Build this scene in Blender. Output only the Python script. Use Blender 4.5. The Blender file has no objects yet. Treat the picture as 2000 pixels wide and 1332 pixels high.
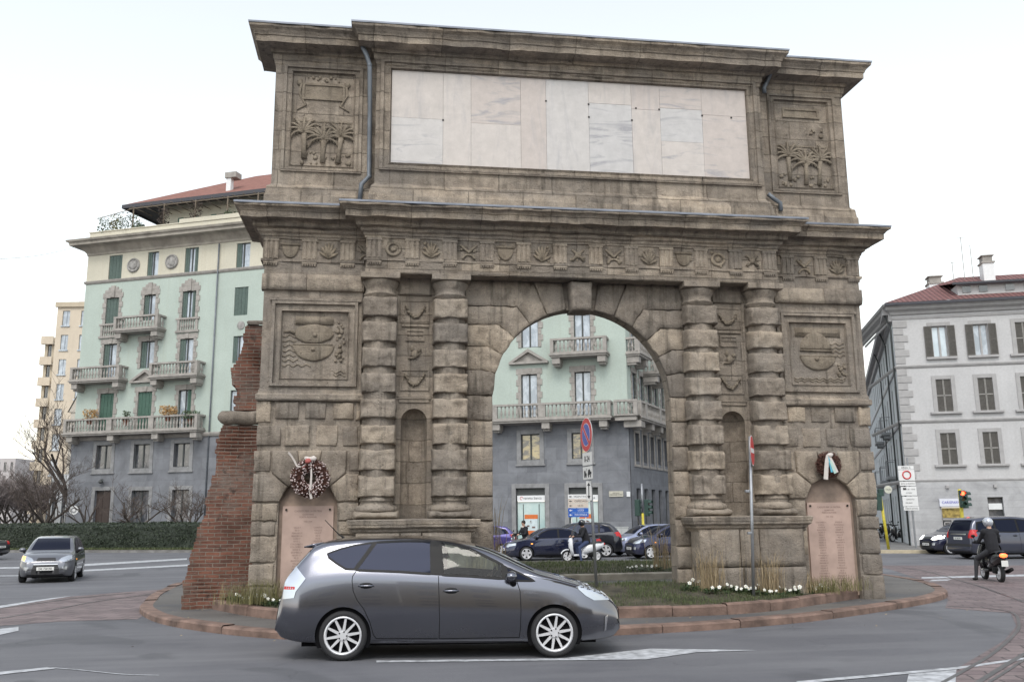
import bpy, bmesh, math, random
import numpy as np
from mathutils import Vector, Matrix, noise
from mathutils.bvhtree import BVHTree
from mathutils.geometry import delaunay_2d_cdt
R = math.radians
random.seed(7)
C = bpy.context
SC = C.scene
COL = SC.collection

# ---------------------------------------------------------------- camera, world, sun, exposure
FPX, PITCH, ROLL, YAW = 1772.8, R(10.97), R(-0.51), R(8.26)
CAM = np.array([-4.049, -18.5, 1.87])
_f0 = np.array([math.sin(YAW), math.cos(YAW), 0]); _r0 = np.array([math.cos(YAW), -math.sin(YAW), 0]); _u0 = np.array([0, 0, 1.])
AF = _f0*math.cos(PITCH)+_u0*math.sin(PITCH); _u = -_f0*math.sin(PITCH)+_u0*math.cos(PITCH)
AR = _r0*math.cos(ROLL)+_u*math.sin(ROLL); AU = -_r0*math.sin(ROLL)+_u*math.cos(ROLL)
cd = bpy.data.cameras.new('camera'); cam = bpy.data.objects.new('camera', cd); COL.objects.link(cam)
m = Matrix.Identity(4)
for i in range(3):
    m[i][0] = AR[i]; m[i][1] = AU[i]; m[i][2] = -AF[i]; m[i][3] = CAM[i]
cam.matrix_world = m
cd.sensor_width = 36; cd.lens = 36*FPX/2000; cd.clip_start = .1; cd.clip_end = 3000
SC.camera = cam

SUN_EL, SUN_AZ = R(52), R(196)      # azimuth clockwise from +Y
w = bpy.data.worlds.new("World"); SC.world = w; w.use_nodes = True
nt = w.node_tree; bg = nt.nodes['Background']
sky = nt.nodes.new('ShaderNodeTexSky'); sky.sky_type = 'NISHITA'; sky.sun_disc = False
sky.sun_elevation = SUN_EL; sky.sun_rotation = SUN_AZ
sky.air_density = 2.0; sky.dust_density = 1.0; sky.ozone_density = 1.0; sky.altitude = 100
hs = nt.nodes.new('ShaderNodeHueSaturation'); hs.inputs['Saturation'].default_value = .3
nt.links.new(sky.outputs[0], hs.inputs['Color']); nt.links.new(hs.outputs[0], bg.inputs['Color'])
bg.inputs['Strength'].default_value = .15
sd = bpy.data.lights.new('sun', 'SUN'); sd.energy = .95; sd.angle = R(24); sd.color = (1, .95, .87)
so = bpy.data.objects.new('sun', sd); COL.objects.link(so)
sdir = Vector((math.sin(SUN_AZ)*math.cos(SUN_EL), math.cos(SUN_AZ)*math.cos(SUN_EL), math.sin(SUN_EL)))
so.rotation_euler = sdir.to_track_quat('Z', 'Y').to_euler(); so.location = (0, -30, 40)
SC.view_settings.view_transform = 'Standard'; SC.view_settings.look = 'None'
SC.view_settings.exposure = 0.8; SC.view_settings.gamma = 1; SC.view_settings.use_curve_mapping = False

# ---------------------------------------------------------------- helpers
def ray(px, py): return AF+AR*(px-1000)/FPX+AU*(666-py)/FPX
def G(px, py, z=0.):
    d = ray(px, py); return Vector(CAM+(z-CAM[2])/d[2]*d)
def W(px, py, Y):
    d = ray(px, py); return Vector(CAM+(Y-CAM[1])/d[1]*d)
def at_depth(px, py, dep):
    return Vector(CAM+ray(px, py)*dep)

def tag(o, label=None, cat=None, group=None, kind=None):
    if label: o['label'] = label
    if cat: o['category'] = cat
    if group: o['group'] = group
    if kind: o['kind'] = kind
    return o
def empty(name, loc=(0, 0, 0), rz=0., label=None, cat=None, group=None):
    o = bpy.data.objects.new(name, None); COL.objects.link(o); o.location = loc; o.rotation_euler = (0, 0, rz)
    o.empty_display_size = .2
    return tag(o, label, cat, group)
def copy_tree(o, parent=None):
    c = o.copy(); COL.objects.link(c)
    if parent: c.parent = parent
    for ch in list(o.children): copy_tree(ch, c)
    return c

class MB:
    """collects faces, builds one mesh object"""
    def __init__(s): s.v = []; s.f = []; s.t = []; s.m = []; s.sm = []; s.tone = .5; s.mi = 0; s.smooth = False
    def vert(s, p): s.v.append((p[0], p[1], p[2])); s.t.append(s.tone); return len(s.v)-1
    def face(s, ids): s.f.append(tuple(ids)); s.m.append(s.mi); s.sm.append(s.smooth)
    def quad(s, a, b, c, d): s.face([s.vert(p) for p in (a, b, c, d)])
    def poly(s, pts): s.face([s.vert(p) for p in pts])
    def box(s, x0, x1, y0, y1, z0, z1):
        p = [(x0,y0,z0),(x1,y0,z0),(x1,y1,z0),(x0,y1,z0),(x0,y0,z1),(x1,y0,z1),(x1,y1,z1),(x0,y1,z1)]
        i = [s.vert(q) for q in p]
        for q in ((0,3,2,1),(4,5,6,7),(0,1,5,4),(1,2,6,5),(2,3,7,6),(3,0,4,7)): s.face([i[k] for k in q])
    def bbox(s, x0, x1, y0, y1, z0, z1, b=.02):
        """box with chamfered edges"""
        bm = bmesh.new(); bmesh.ops.create_cube(bm, size=1)
        for v in bm.verts: v.co = Vector(((x0+x1)/2+v.co.x*(x1-x0), (y0+y1)/2+v.co.y*(y1-y0), (z0+z1)/2+v.co.z*(z1-z0)))
        bmesh.ops.bevel(bm, geom=list(bm.edges), offset=b, segments=2, affect='EDGES', profile=.6)
        s.add_bm(bm); bm.free()
    def add_bm(s, bm, mat=None):
        n = len(s.v); bm.verts.index_update()
        for v in bm.verts: s.vert(mat@v.co if mat else v.co)
        for f in bm.faces: s.face([n+v.index for v in f.verts])
    def grid(s, rows, closed_u=False, closed_v=False, cap0=False, cap1=False):
        nr, nc = len(rows), len(rows[0]); ids = [[s.vert(p) for p in r] for r in rows]
        for i in range(nr if closed_u else nr-1):
            for j in range(nc if closed_v else nc-1):
                a = ids[i][j]; b = ids[i][(j+1) % nc]; c = ids[(i+1) % nr][(j+1) % nc]; d = ids[(i+1) % nr][j]
                s.face((a, b, c, d))
        if cap0: s.face(list(reversed(ids[0])))
        if cap1: s.face(ids[-1])
    def tube(s, pts, rad, n=8, caps=True):
        pts = [Vector(p) for p in pts]
        if not hasattr(rad, '__len__'): rad = [rad]*len(pts)
        rows = []; up = None
        for i, p in enumerate(pts):
            a = pts[max(i-1, 0)]; b = pts[min(i+1, len(pts)-1)]; t = (b-a)
            if t.length < 1e-9: t = Vector((0, 0, 1))
            t.normalize()
            if up is None:
                up = Vector((0, 0, 1)) if abs(t.z) < .9 else Vector((1, 0, 0))
            sx = t.cross(up)
            if sx.length < 1e-6: sx = t.orthogonal()
            sx.normalize(); up = sx.cross(t).normalized()
            rows.append([p+(sx*math.cos(k*2*math.pi/n)+up*math.sin(k*2*math.pi/n))*rad[i] for k in range(n)])
        s.grid(rows, closed_v=True, cap0=caps, cap1=caps)
    def lathe(s, prof, cx=0, cy=0, n=20, sq=None, cz=0, caps=True, amax=None):
        rows = []
        for r_, z in prof:
            rows.append([(cx+r_*math.cos(2*math.pi*k/n), cy+r_*math.sin(2*math.pi*k/n), cz+z) for k in range(n)])
        s.grid(rows, closed_v=True, cap0=caps, cap1=caps)
    def disc(s, c, axis, r_, th, n=32):
        """solid disc, axis vector, thickness th centred"""
        a = Vector(axis).normalized(); c = Vector(c); s.tube([c-a*th/2, c+a*th/2], r_, n)
    def ball(s, c, r_, seg=10, rings=7, sc=(1, 1, 1), rough=0):
        rows = []
        for i in range(rings+1):
            th = math.pi*i/rings
            row = []
            for k in range(seg):
                d = Vector((math.sin(th)*math.cos(2*math.pi*k/seg), math.sin(th)*math.sin(2*math.pi*k/seg), math.cos(th)))
                q = 1.
                if rough: q += rough*noise.noise((Vector(c)+d*r_)*(2./r_)+Vector((i*.1, k*.1, 0)))
                row.append((c[0]+d.x*r_*sc[0]*q, c[1]+d.y*r_*sc[1]*q, c[2]+d.z*r_*sc[2]*q))
            rows.append(row)
        s.grid(rows, closed_v=True)
    def sweep(s, prof, x0, x1, yf, yb, seg=1, jit=0., js=3., sides=True):
        """moulding: prof = list of (projection, z) bottom to top, round the plan (x0..x1, front yf, back yb); mitred corners"""
        rows = []
        for pr, z in prof:
            row = []
            if sides:
                row += [(x0-pr, yb, z), (x0-pr, (yb+yf)/2, z)]
            for i in range(seg+1):
                t = i/seg; x = (x0-(pr if sides else 0))*(1-t)+(x1+(pr if sides else 0))*t
                y = yf-pr; zz = z
                if jit and 0 < i < seg:
                    q = noise.noise((x*js, z*2, pr*5)); q2 = noise.noise((x*js+9, z*2, 4))
                    y += jit*max(0, q-.05)*2; zz += jit*.5*q2
                row.append((x, y, zz))
            if sides: row += [(x1+pr, (yb+yf)/2, z), (x1+pr, yb, z)]
            rows.append(row)
        rows = rows[::-1]
        # darker or lighter stones along the run
        n0 = len(s.v); s.grid(rows)
        if seg > 4:
            for k in range(n0, len(s.v)):
                s.t[k] = .5+.32*noise.cell((math.floor(s.v[k][0]*1.3+3*math.sin(s.v[k][2]*9)), math.floor(s.v[k][2]*6), 3))
    def build(s, name, mats, parent=None, smooth=None, loc=None):
        me = bpy.data.meshes.new(name); me.from_pydata(s.v, [], s.f)
        if not isinstance(mats, (list, tuple)): mats = [mats]
        for mt in mats: me.materials.append(mt)
        me.polygons.foreach_set('material_index', s.m)
        me.polygons.foreach_set('use_smooth', [smooth if smooth is not None else q for q in s.sm])
        at = me.attributes.new('tone', 'FLOAT', 'POINT'); at.data.foreach_set('value', s.t)
        me.update()
        o = bpy.data.objects.new(name, me); COL.objects.link(o)
        if parent: o.parent = parent
        if loc: o.location = loc
        return o

def rect_holes(mb, u0, u1, z0, z1, holes, y, depth, back=True):
    """wall sheet at y (outside towards -y) with rectangular holes and reveals of given depth"""
    us = sorted({u0, u1, *[h[0] for h in holes], *[h[1] for h in holes]}); zs = sorted({z0, z1, *[h[2] for h in holes], *[h[3] for h in holes]})
    us = [u for u in us if u0 <= u <= u1]; zs = [z for z in zs if z0 <= z <= z1]
    for i in range(len(us)-1):
        for j in range(len(zs)-1):
            uc = (us[i]+us[i+1])/2; zc = (zs[j]+zs[j+1])/2
            if any(h[0] < uc < h[1] and h[2] < zc < h[3] for h in holes): continue
            mb.quad((us[i], y, zs[j]), (us[i+1], y, zs[j]), (us[i+1], y, zs[j+1]), (us[i], y, zs[j+1]))
    for a, b, c, d in [h[:4] for h in holes]:
        y2 = y+depth
        mb.quad((a, y, c), (a, y, d), (a, y2, d), (a, y2, c)); mb.quad((b, y, d), (b, y, c), (b, y2, c), (b, y2, d))
        mb.quad((a, y, d), (b, y, d), (b, y2, d), (a, y2, d)); mb.quad((b, y, c), (a, y, c), (a, y2, c), (b, y2, c))

def text(name, body, size, loc, rot, mat, parent=None, align='CENTER', ext=.002, sx=1., font_shear=0):
    cu = bpy.data.curves.new(name, 'FONT'); cu.body = body; cu.size = size; cu.align_x = align; cu.align_y = 'CENTER'; cu.extrude = ext
    cu.materials.append(mat); o = bpy.data.objects.new(name, cu); COL.objects.link(o)
    o.location = loc; o.rotation_euler = rot; o.scale = (sx, 1, 1)
    if parent: o.parent = parent
    return o

# ---------------------------------------------------------------- materials
MATS = {}
def newmat(name):
    mt = bpy.data.materials.new(name); mt.use_nodes = True; t = mt.node_tree; MATS[name] = mt
    return mt, t, t.nodes['Principled BSDF']
class N:
    """tiny node builder"""
    def __init__(s, t): s.t = t
    def node(s, typ, **kw):
        n = s.t.nodes.new(typ)
        for k, v in kw.items(): setattr(n, k, v)
        return n
    def link(s, a, b): s.t.links.new(a, b)
    def pos(s, scale=(1, 1, 1), rot=(0, 0, 0), local=False):
        if local:
            g = s.node('ShaderNodeTexCoord').outputs['Object']
        else:
            g = s.node('ShaderNodeNewGeometry').outputs['Position']
        mp = s.node('ShaderNodeMapping'); mp.inputs['Scale'].default_value = scale; mp.inputs['Rotation'].default_value = rot
        s.link(g, mp.inputs['Vector']); return mp.outputs[0]
    def noise(s, vec, scale, detail=4, rough=.55, dist=0.):
        n = s.node('ShaderNodeTexNoise'); n.inputs['Scale'].default_value = scale; n.inputs['Detail'].default_value = detail
        n.inputs['Roughness'].default_value = rough; n.inputs['Distortion'].default_value = dist
        s.link(vec, n.inputs['Vector']); return n.outputs['Fac']
    def ramp(s, fac, stops, interp='LINEAR'):
        r_ = s.node('ShaderNodeValToRGB'); r_.color_ramp.interpolation = interp
        el = r_.color_ramp.elements
        while len(el) < len(stops): el.new(.5)
        for e, (p, c) in zip(el, stops):
            e.position = p; e.color = (c, c, c, 1) if not hasattr(c, '__len__') else (*c, 1)
        s.link(fac, r_.inputs['Fac']); return r_.outputs['Color']
    def mix(s, a, b, fac, mode='MIX'):
        n = s.node('ShaderNodeMix', data_type='RGBA', blend_type=mode)
        for sock, v in ((n.inputs[6], a), (n.inputs[7], b)):
            if hasattr(v, 'is_output'): s.link(v, sock)
            else: sock.default_value = (*v, 1) if len(v) == 3 else v
        if hasattr(fac, 'is_output'): s.link(fac, n.inputs[0])
        else: n.inputs[0].default_value = fac
        return n.outputs[2]
    def math(s, op, a, b=0.):
        n = s.node('ShaderNodeMath', operation=op)
        for sock, v in ((n.inputs[0], a), (n.inputs[1], b)):
            if hasattr(v, 'is_output'): s.link(v, sock)
            else: sock.default_value = v
        return n.outputs[0]
    def attr(s, name):
        return s.node('ShaderNodeAttribute', attribute_name=name).outputs['Fac']
    def bump(s, h, strength, dist, bsdf, normal=None):
        n = s.node('ShaderNodeBump'); n.inputs['Strength'].default_value = strength; n.inputs['Distance'].default_value = dist
        s.link(h, n.inputs['Height'])
        if normal: s.link(normal, n.inputs['Normal'])
        s.link(n.outputs[0], bsdf.inputs['Normal']); return n.outputs[0]

def plain(name, col, rough=.6, metal=0., var=.12, scale=8., bump=0., bs=40., spec=.5, coat=0., local=True):
    """painted or plain surface with slight mottling"""
    mt, t, b = newmat(name); n = N(t)
    b.inputs['Roughness'].default_value = rough; b.inputs['Metallic'].default_value = metal; b.inputs['Specular IOR Level'].default_value = spec
    if coat: b.inputs['Coat Weight'].default_value = coat; b.inputs['Coat Roughness'].default_value = .04
    p = n.pos(local=local)
    f = n.noise(p, scale, 5)
    c = n.mix(tuple(x*(1-var) for x in col), tuple(min(1, x*(1+var)) for x in col), n.ramp(f, [(.3, 0.), (.7, 1.)]))
    n.link(c, b.inputs['Base Color'])
    if bump: n.bump(n.noise(p, bs, 4), 1., bump, b)
    return mt

def stone_mat(name, c0, c1, c2, joints=None, pit=1., dark=1.):
    """weathered sandstone; per-stone tone attribute, rain streaks, dirt patches, pits"""
    mt, t, b = newmat(name); n = N(t); b.inputs['Roughness'].default_value = .92; b.inputs['Specular IOR Level'].default_value = .2
    p = n.pos()
    big = n.noise(p, .55, 5, .6, .4); mid = n.noise(p, 3.1, 6, .65, .2); fine = n.noise(p, 26., 5, .7)
    streak = n.noise(n.pos((7, 7, .5)), 1., 5, .6)
    col = n.mix(c0, c1, n.ramp(mid, [(.36, 0.), (.66, 1.)]))
    col = n.mix(col, c2, n.ramp(big, [(.47, 0.), (.62, .7)]))
    tone = n.attr('tone')
    tv = n.ramp(tone, [(0., (.66, .665, .68)), (.5, (1., 1., 1.)), (1., (1.42, 1.38, 1.3))])
    grain = n.noise(p, 60., 4, .75); col = n.mix(col, n.ramp(grain, [(.3, .62), (.7, 1.38)]), .8, 'MULTIPLY')
    col = n.mix(col, tv, 1., 'MULTIPLY')
    pale = n.noise(n.pos((5, 5, .35), (0, 0, 1.)), 1., 5, .6); col = n.mix(col, (.40, .355, .295), n.ramp(pale, [(.60, 0.), (.76, .55)]))
    col = n.mix(col, (.06, .052, .043), n.math('MULTIPLY', n.ramp(streak, [(.54, 0.), (.72, .8)]), .85*dark))
    spots = n.noise(p, 9., 6, .75)
    col = n.mix(col, (.36, .32, .265), n.ramp(spots, [(.60, 0.), (.74, .65)]))
    col = n.mix(col, (.06, .052, .043), n.ramp(spots, [(.27, .75), (.40, 0.)]))
    ero = n.noise(n.pos((1, 1, 1.8)), 7., 7, .75, .6); h = n.math('ADD', n.math('ADD', n.math('MULTIPLY', fine, .4), n.math('MULTIPLY', mid, 1.)), n.math('MULTIPLY', n.ramp(ero, [(.34, 0.), (.58, 1.)]), .2))
    vo = n.node('ShaderNodeTexVoronoi'); vo.inputs['Scale'].default_value = 17.; n.link(p, vo.inputs['Vector'])
    pitv = n.ramp(vo.outputs['Distance'], [(.08, 0.), (.24, 1.)])
    pm = n.ramp(n.noise(p, 1.7, 3), [(.45, 0.), (.6, 1.)])
    h = n.math('SUBTRACT', h, n.math('MULTIPLY', n.math('SUBTRACT', 1., pitv), n.math('MULTIPLY', pm, .5*pit)))
    if joints:
        br = n.node('ShaderNodeTexBrick'); sp = n.node('ShaderNodeSeparateXYZ'); cb = n.node('ShaderNodeCombineXYZ')
        n.link(n.pos(), sp.inputs[0]); n.link(sp.outputs[0], cb.inputs[0]); n.link(sp.outputs[2], cb.inputs[1])
        wob = n.noise(p, 2.2, 3); nn = n.node('ShaderNodeVectorMath', operation='ADD'); n.link(cb.outputs[0], nn.inputs[0])
        cb2 = n.node('ShaderNodeCombineXYZ'); n.link(n.math('MULTIPLY', wob, .06), cb2.inputs[0]); n.link(n.math('MULTIPLY', wob, .04), cb2.inputs[1]); n.link(cb2.outputs[0], nn.inputs[1])
        n.link(nn.outputs[0], br.inputs['Vector'])
        br.inputs['Scale'].default_value = 1.; br.inputs['Brick Width'].default_value = joints[0]; br.inputs['Row Height'].default_value = joints[1]
        br.inputs['Mortar Size'].default_value = .012; br.inputs['Mortar Smooth'].default_value = .4; br.offset = .43; br.squash = 1.25; br.squash_frequency = 3
        br.inputs['Color1'].default_value = (.66, .66, .66, 1); br.inputs['Color2'].default_value = (1.28, 1.25, 1.2, 1); br.inputs['Mortar'].default_value = (.55, .53, .5, 1)
        col = n.mix(col, br.outputs['Color'], .62, 'MULTIPLY')
        h = n.math('SUBTRACT', h, n.math('MULTIPLY', br.outputs['Fac'], .5))
    n.link(col, b.inputs['Base Color']); n.bump(h, 1., .034, b)
    return mt

ST0, ST1, ST2 = (.182, .153, .126), (.33, .282, .233), (.215, .191, .168)
M_STONE = stone_mat('sandstone', ST0, ST1, ST2)
M_ASHLAR = stone_mat('sandstone_ashlar', ST0, ST1, ST2, joints=(1.15, .43))
M_RELIEF = stone_mat('sandstone_carved', (.165, .136, .105), (.285, .24, .188), (.20, .172, .138), pit=.5)

def simple_bsdf(name, col, rough=.5, metal=0., emit=0., alpha=1., spec=.5, trans=0.):
    mt, t, b = newmat(name)
    b.inputs['Base Color'].default_value = (*col, 1); b.inputs['Roughness'].default_value = rough; b.inputs['Metallic'].default_value = metal
    b.inputs['Specular IOR Level'].default_value = spec; b.inputs['Transmission Weight'].default_value = trans
    if emit: b.inputs['Emission Color'].default_value = (*col, 1); b.inputs['Emission Strength'].default_value = emit
    return mt
# ---------------------------------------------------------------- ground, roads, island
def asphalt(name, c0, c1, c2):
    mt, t, b = newmat(name); n = N(t); b.inputs['Roughness'].default_value = .78; b.inputs['Specular IOR Level'].default_value = .35
    p = n.pos(); col = n.mix(c0, c1, n.ramp(n.noise(p, .35, 5, .6, .5), [(.35, 0.), (.65, 1.)]))
    wear = n.noise(n.pos((.25, 1.6, 1), (0, 0, R(8))), .8, 5, .6)
    col = n.mix(col, c2, n.ramp(wear, [(.45, 0.), (.75, .8)]))
    col = n.mix(col, (.075, .077, .085), n.ramp(n.noise(n.pos((.5, .5, 1), (0, 0, R(-5))), .55, 3, .5, 1.), [(.56, 0.), (.60, .55)]))
    sp = n.noise(p, 130., 3, .8); col = n.mix(col, n.ramp(sp, [(.3, .45), (.7, 1.5)]), .8, 'MULTIPLY')
    blot = n.noise(p, 2.3, 6, .75); col = n.mix(col, (.028, .028, .032), n.ramp(blot, [(.66, 0.), (.78, .6)]))
    vo = n.node('ShaderNodeTexVoronoi', feature='DISTANCE_TO_EDGE'); vo.inputs['Scale'].default_value = .33
    wv = n.node('ShaderNodeVectorMath', operation='ADD'); nz_ = n.node('ShaderNodeTexNoise'); nz_.inputs['Scale'].default_value = 1.4; nz_.inputs['Detail'].default_value = 6
    n.link(p, nz_.inputs['Vector']); n.link(p, wv.inputs[0]); n.link(nz_.outputs['Color'], wv.inputs[1]); n.link(wv.outputs[0], vo.inputs['Vector'])
    col = n.mix(col, (.03, .03, .034), n.math('MULTIPLY', n.ramp(vo.outputs['Distance'], [(.002, 1.), (.007, 0.)]), n.ramp(n.noise(p, .5, 2), [(.55, 0.), (.7, .45)])))
    n.link(col, b.inputs['Base Color']); n.bump(n.math('ADD', sp, n.math('MULTIPLY', wear, .5)), .6, .006, b); return mt
M_ASPH = asphalt('asphalt', (.100, .101, .113), (.132, .133, .145), (.172, .173, .183))
M_PAVE = asphalt('old_pavement', (.085, .080, .076), (.125, .117, .11), (.16, .15, .138))

def setts(name, ca, cb, cm, bw, rh, rot):
    mt, t, b = newmat(name); n = N(t); b.inputs['Roughness'].default_value = .75
    br = n.node('ShaderNodeTexBrick'); pv = n.pos((1, 1, 1), (0, 0, rot))
    nz_ = n.node('ShaderNodeTexNoise'); nz_.inputs['Scale'].default_value = 1.6; n.link(pv, nz_.inputs['Vector'])
    ad = n.node('ShaderNodeVectorMath', operation='MULTIPLY_ADD'); n.link(nz_.outputs['Color'], ad.inputs[0]); ad.inputs[1].default_value = (.12, .12, 0); n.link(pv, ad.inputs[2])
    n.link(ad.outputs[0], br.inputs['Vector']); br.inputs['Scale'].default_value = 1.; br.inputs['Brick Width'].default_value = bw; br.inputs['Row Height'].default_value = rh
    br.inputs['Mortar Size'].default_value = .014; br.inputs['Mortar Smooth'].default_value = .4; br.inputs['Bias'].default_value = -.1
    br.inputs['Color1'].default_value = (*ca, 1); br.inputs['Color2'].default_value = (*cb, 1); br.inputs['Mortar'].default_value = (*cm, 1)
    p = n.pos(); col = n.mix(br.outputs['Color'], n.ramp(n.noise(p, 1.1, 5, .7), [(.3, .6), (.7, 1.3)]), .8, 'MULTIPLY')
    col = n.mix(col, (.05, .048, .05), n.ramp(n.noise(p, 3.5, 6, .75), [(.62, 0.), (.74, .6)]))
    n.link(col, b.inputs['Base Color']); n.bump(n.math('SUBTRACT', n.math('MULTIPLY', n.noise(p, 9., 4), .6), br.outputs['Fac']), .8, .015, b); return mt
M_SETT = setts('porphyry_setts', (.13, .098, .10), (.19, .148, .146), (.06, .052, .052), .55, .3, R(20))
M_SLAB = setts('pavement_slabs', (.16, .155, .15), (.2, .19, .18), (.08, .075, .07), 1.0, .6, R(12))
M_KERB = plain('kerb_granite', (.165, .108, .086), .85, var=.45, scale=3., bump=.01, bs=30, local=False)
M_PAINT = plain('road_paint', (.37, .38, .40), .7, var=.42, scale=7., local=False)
M_SOIL = plain('bed_soil', (.06, .055, .035), .95, var=.5, scale=6., bump=.05, bs=14, local=False)
M_GRASSG = plain('grass_ground', (.062, .054, .034), .95, var=.6, scale=3., bump=.05, bs=30, local=False)
M_RAIL = plain('rail_steel', (.10, .095, .095), .4, .6, var=.3, scale=4., local=False)

gb = MB(); gb.poly([(-900, -400, 0), (900, -400, 0), (900, 1400, 0), (-900, 1400, 0)])
tag(gb.build('ground', M_ASPH), kind='structure')

def catmull(pts, closed=True, n=8):
    P_ = [Vector(p) for p in pts]; out = []; k = len(P_)
    for i in range(k if closed else k-1):
        g = lambda j: P_[j % k] if closed else P_[min(max(j, 0), k-1)]
        a, b, c, d = g(i-1), g(i), g(i+1), g(i+2)
        for s in range(n):
            t = s/n
            out.append(.5*((2*b)+(c-a)*t+(2*a-5*b+4*c-d)*t*t+(3*b-a-3*c+d)*t**3))
    if not closed: out.append(P_[-1])
    return out
def inside(p, poly):
    c = False; j = len(poly)-1
    for i in range(len(poly)):
        a, b = poly[i], poly[j]
        if (a[1] > p[1]) != (b[1] > p[1]) and p[0] < (b[0]-a[0])*(p[1]-a[1])/(b[1]-a[1])+a[0]: c = not c
        j = i
    return c
def offset_loop(pts, d):
    """inward offset for a counter-clockwise loop"""
    n = len(pts); out = []
    for i in range(n):
        t = (pts[(i+1) % n]-pts[i-1]).to_2d().normalized(); out.append(Vector((pts[i].x-t.y*d, pts[i].y+t.x*d, pts[i].z)))
    return out
def fill(outline, res, zf):
    """triangulated sheet inside an outline with interior points; zf(x, y, distance to the edge)"""
    o2 = [Vector((p[0], p[1])) for p in outline]; xs = [p.x for p in o2]; ys = [p.y for p in o2]
    arr = np.array([(p.x, p.y) for p in o2]); a0 = arr; a1 = np.roll(arr, -1, 0); dd = a1-a0; L2 = (dd**2).sum(1)+1e-12
    def dist(x, y):
        t = np.clip(((np.array([x, y])-a0)*dd).sum(1)/L2, 0, 1); q = a0+dd*t[:, None]; return float(np.sqrt(((q-[x, y])**2).sum(1).min()))
    pts = list(o2); x = min(xs)+res/2
    while x < max(xs):
        y = min(ys)+res/2
        while y < max(ys):
            if inside((x, y), o2) and dist(x, y) > res*.45: pts.append(Vector((x+random.uniform(-.1, .1)*res, y+random.uniform(-.1, .1)*res)))
            y += res
        x += res
    k = len(o2); vs, es, fs, *_ = delaunay_2d_cdt(pts, [], [list(range(k))], 1, 1e-5)
    return [(v.x, v.y, zf(v.x, v.y, dist(v.x, v.y))) for v in vs], fs
def sheet(name, outline, mat, z, kind='structure', res=None):
    mb = MB(); mb.poly([(p[0], p[1], z) for p in outline]); return tag(mb.build(name, mat), kind=kind)

# traffic island: pavement, its kerb, planting bed kerb, bed
OUT = [(-9.55,6.0),(-9.25,3.7),(-8.8,1.5),(-7.6,-.98),(-5.5,-3.1),(-3.0,-3.72),(-.32,-3.74),(2.59,-3.05),(5.28,-1.6),(8.4,.8),(9.9,3.4),(10.6,5.8),(10.9,9),(10,13),(7,15.6),(2,17),(-4,17),(-8,14.5),(-9.6,10)]
OUT = catmull([(*p, 0) for p in OUT], n=10)
kerb_in = offset_loop(OUT, .26)
def kerb(name, outer, inner, z0, z1, mat, label=None, stone=1.1, seed=1):
    """kerb of separate stones with chamfered outer edge and slightly uneven tops"""
    mb = MB(); rr = random.Random(seed); n = len(outer); acc = 0; dz = 0; start = True
    seglen = [(outer[(i+1) % n]-outer[i]).length for i in range(n)]
    mb.tone = .5
    rows = []
    for i in range(n):
        j = (i+1) % n; gap = 0
        if acc > stone*rr.uniform(.8, 1.2): acc = 0; dz = rr.uniform(-.012, .012); gap = .012
        acc += seglen[i]
        def ring(k, sh):
            o, q = outer[k], inner[k]; d = (q-o).to_2d().normalized(); t = (outer[j]-outer[i]).to_2d().normalized()*sh
            ox, oy = o.x+t.x, o.y+t.y
            return [(ox, oy, z0), (ox, oy, z1-.03+dz), (ox+d.x*.03, oy+d.y*.03, z1+dz), (q.x+t.x, q.y+t.y, z1+dz), (q.x+t.x, q.y+t.y, z0)]
        mb.grid([ring(i, gap), ring(j, 0)])
    return tag(mb.build(name, mat), kind='structure')
kerb('kerb', OUT, kerb_in, -.02, .13, M_KERB)
pv = MB(); vs, fs = fill(offset_loop(OUT, .255), .8, lambda x, y, d: .118+.012*min(d, 1)+.006*noise.noise((x*1.3, y*1.3, 0)))
pv.v = vs; pv.f = fs; pv.t = [.5]*len(vs); pv.m = [0]*len(fs); pv.sm = [True]*len(fs)
tag(pv.build('pavement', M_PAVE), kind='structure')
BED = [(-5.66,-1.5),(-6.84,.05),(-7.62,1.7),(-7.5,2.9),(-6.0,3.1),(-2,2.5),(2,2.3),(5,2.5),(7.2,3.1),(7.75,2.4),(7.3,1.4),(6.2,.25),(4.66,-.9),(3.3,-1.85),(1.95,-2.38),(.1,-2.5),(-2.2,-2.42),(-4.2,-2.15)]
BED = catmull([(*p, 0) for p in BED[::-1]], n=8)
if sum(BED[i-1].x*BED[i].y-BED[i].x*BED[i-1].y for i in range(len(BED))) < 0: BED = BED[::-1]
bed_in = offset_loop(BED, .16)
kerb('kerb', BED, bed_in, .1, .31, M_KERB, seed=3, stone=.9)
def bedz(x, y, d): return .285+.25*min(1, max(0, d-.0)/2.0)**.8+.015*noise.noise((x*3, y*3, 1))
vs, fs = fill(offset_loop(BED, .155), .3, bedz)
bd = MB(); bd.v = vs; bd.f = fs; bd.t = [.5]*len(vs); bd.m = [0]*len(fs); bd.sm = [True]*len(fs)
tag(bd.build('soil_bed', M_GRASSG), kind='structure')
BB = catmull([(*p, 0) for p in [(-6.5,8.2),(-4,7.2),(0,6.8),(4,6.8),(8,7.2),(9.4,8.6),(9.2,11),(6,13.4),(1,14.2),(-4,13.6),(-7,11)]], n=8)
kerb('kerb', BB, offset_loop(BB, .16), .1, .31, plain('kerb_pale', (.3, .27, .22), .85, var=.3, scale=3, local=False), seed=5)
def backz(x, y, d): return .29+.12*min(1, d/1.5)+.02*noise.noise((x*2, y*2, 3))
vs, fs = fill(offset_loop(BB, .155), .6, backz)
bd = MB(); bd.v = vs; bd.f = fs; bd.t = [.5]*len(vs); bd.m = [0]*len(fs); bd.sm = [True]*len(fs)
tag(bd.build('soil_bed', M_GRASSG), kind='structure')

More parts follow.
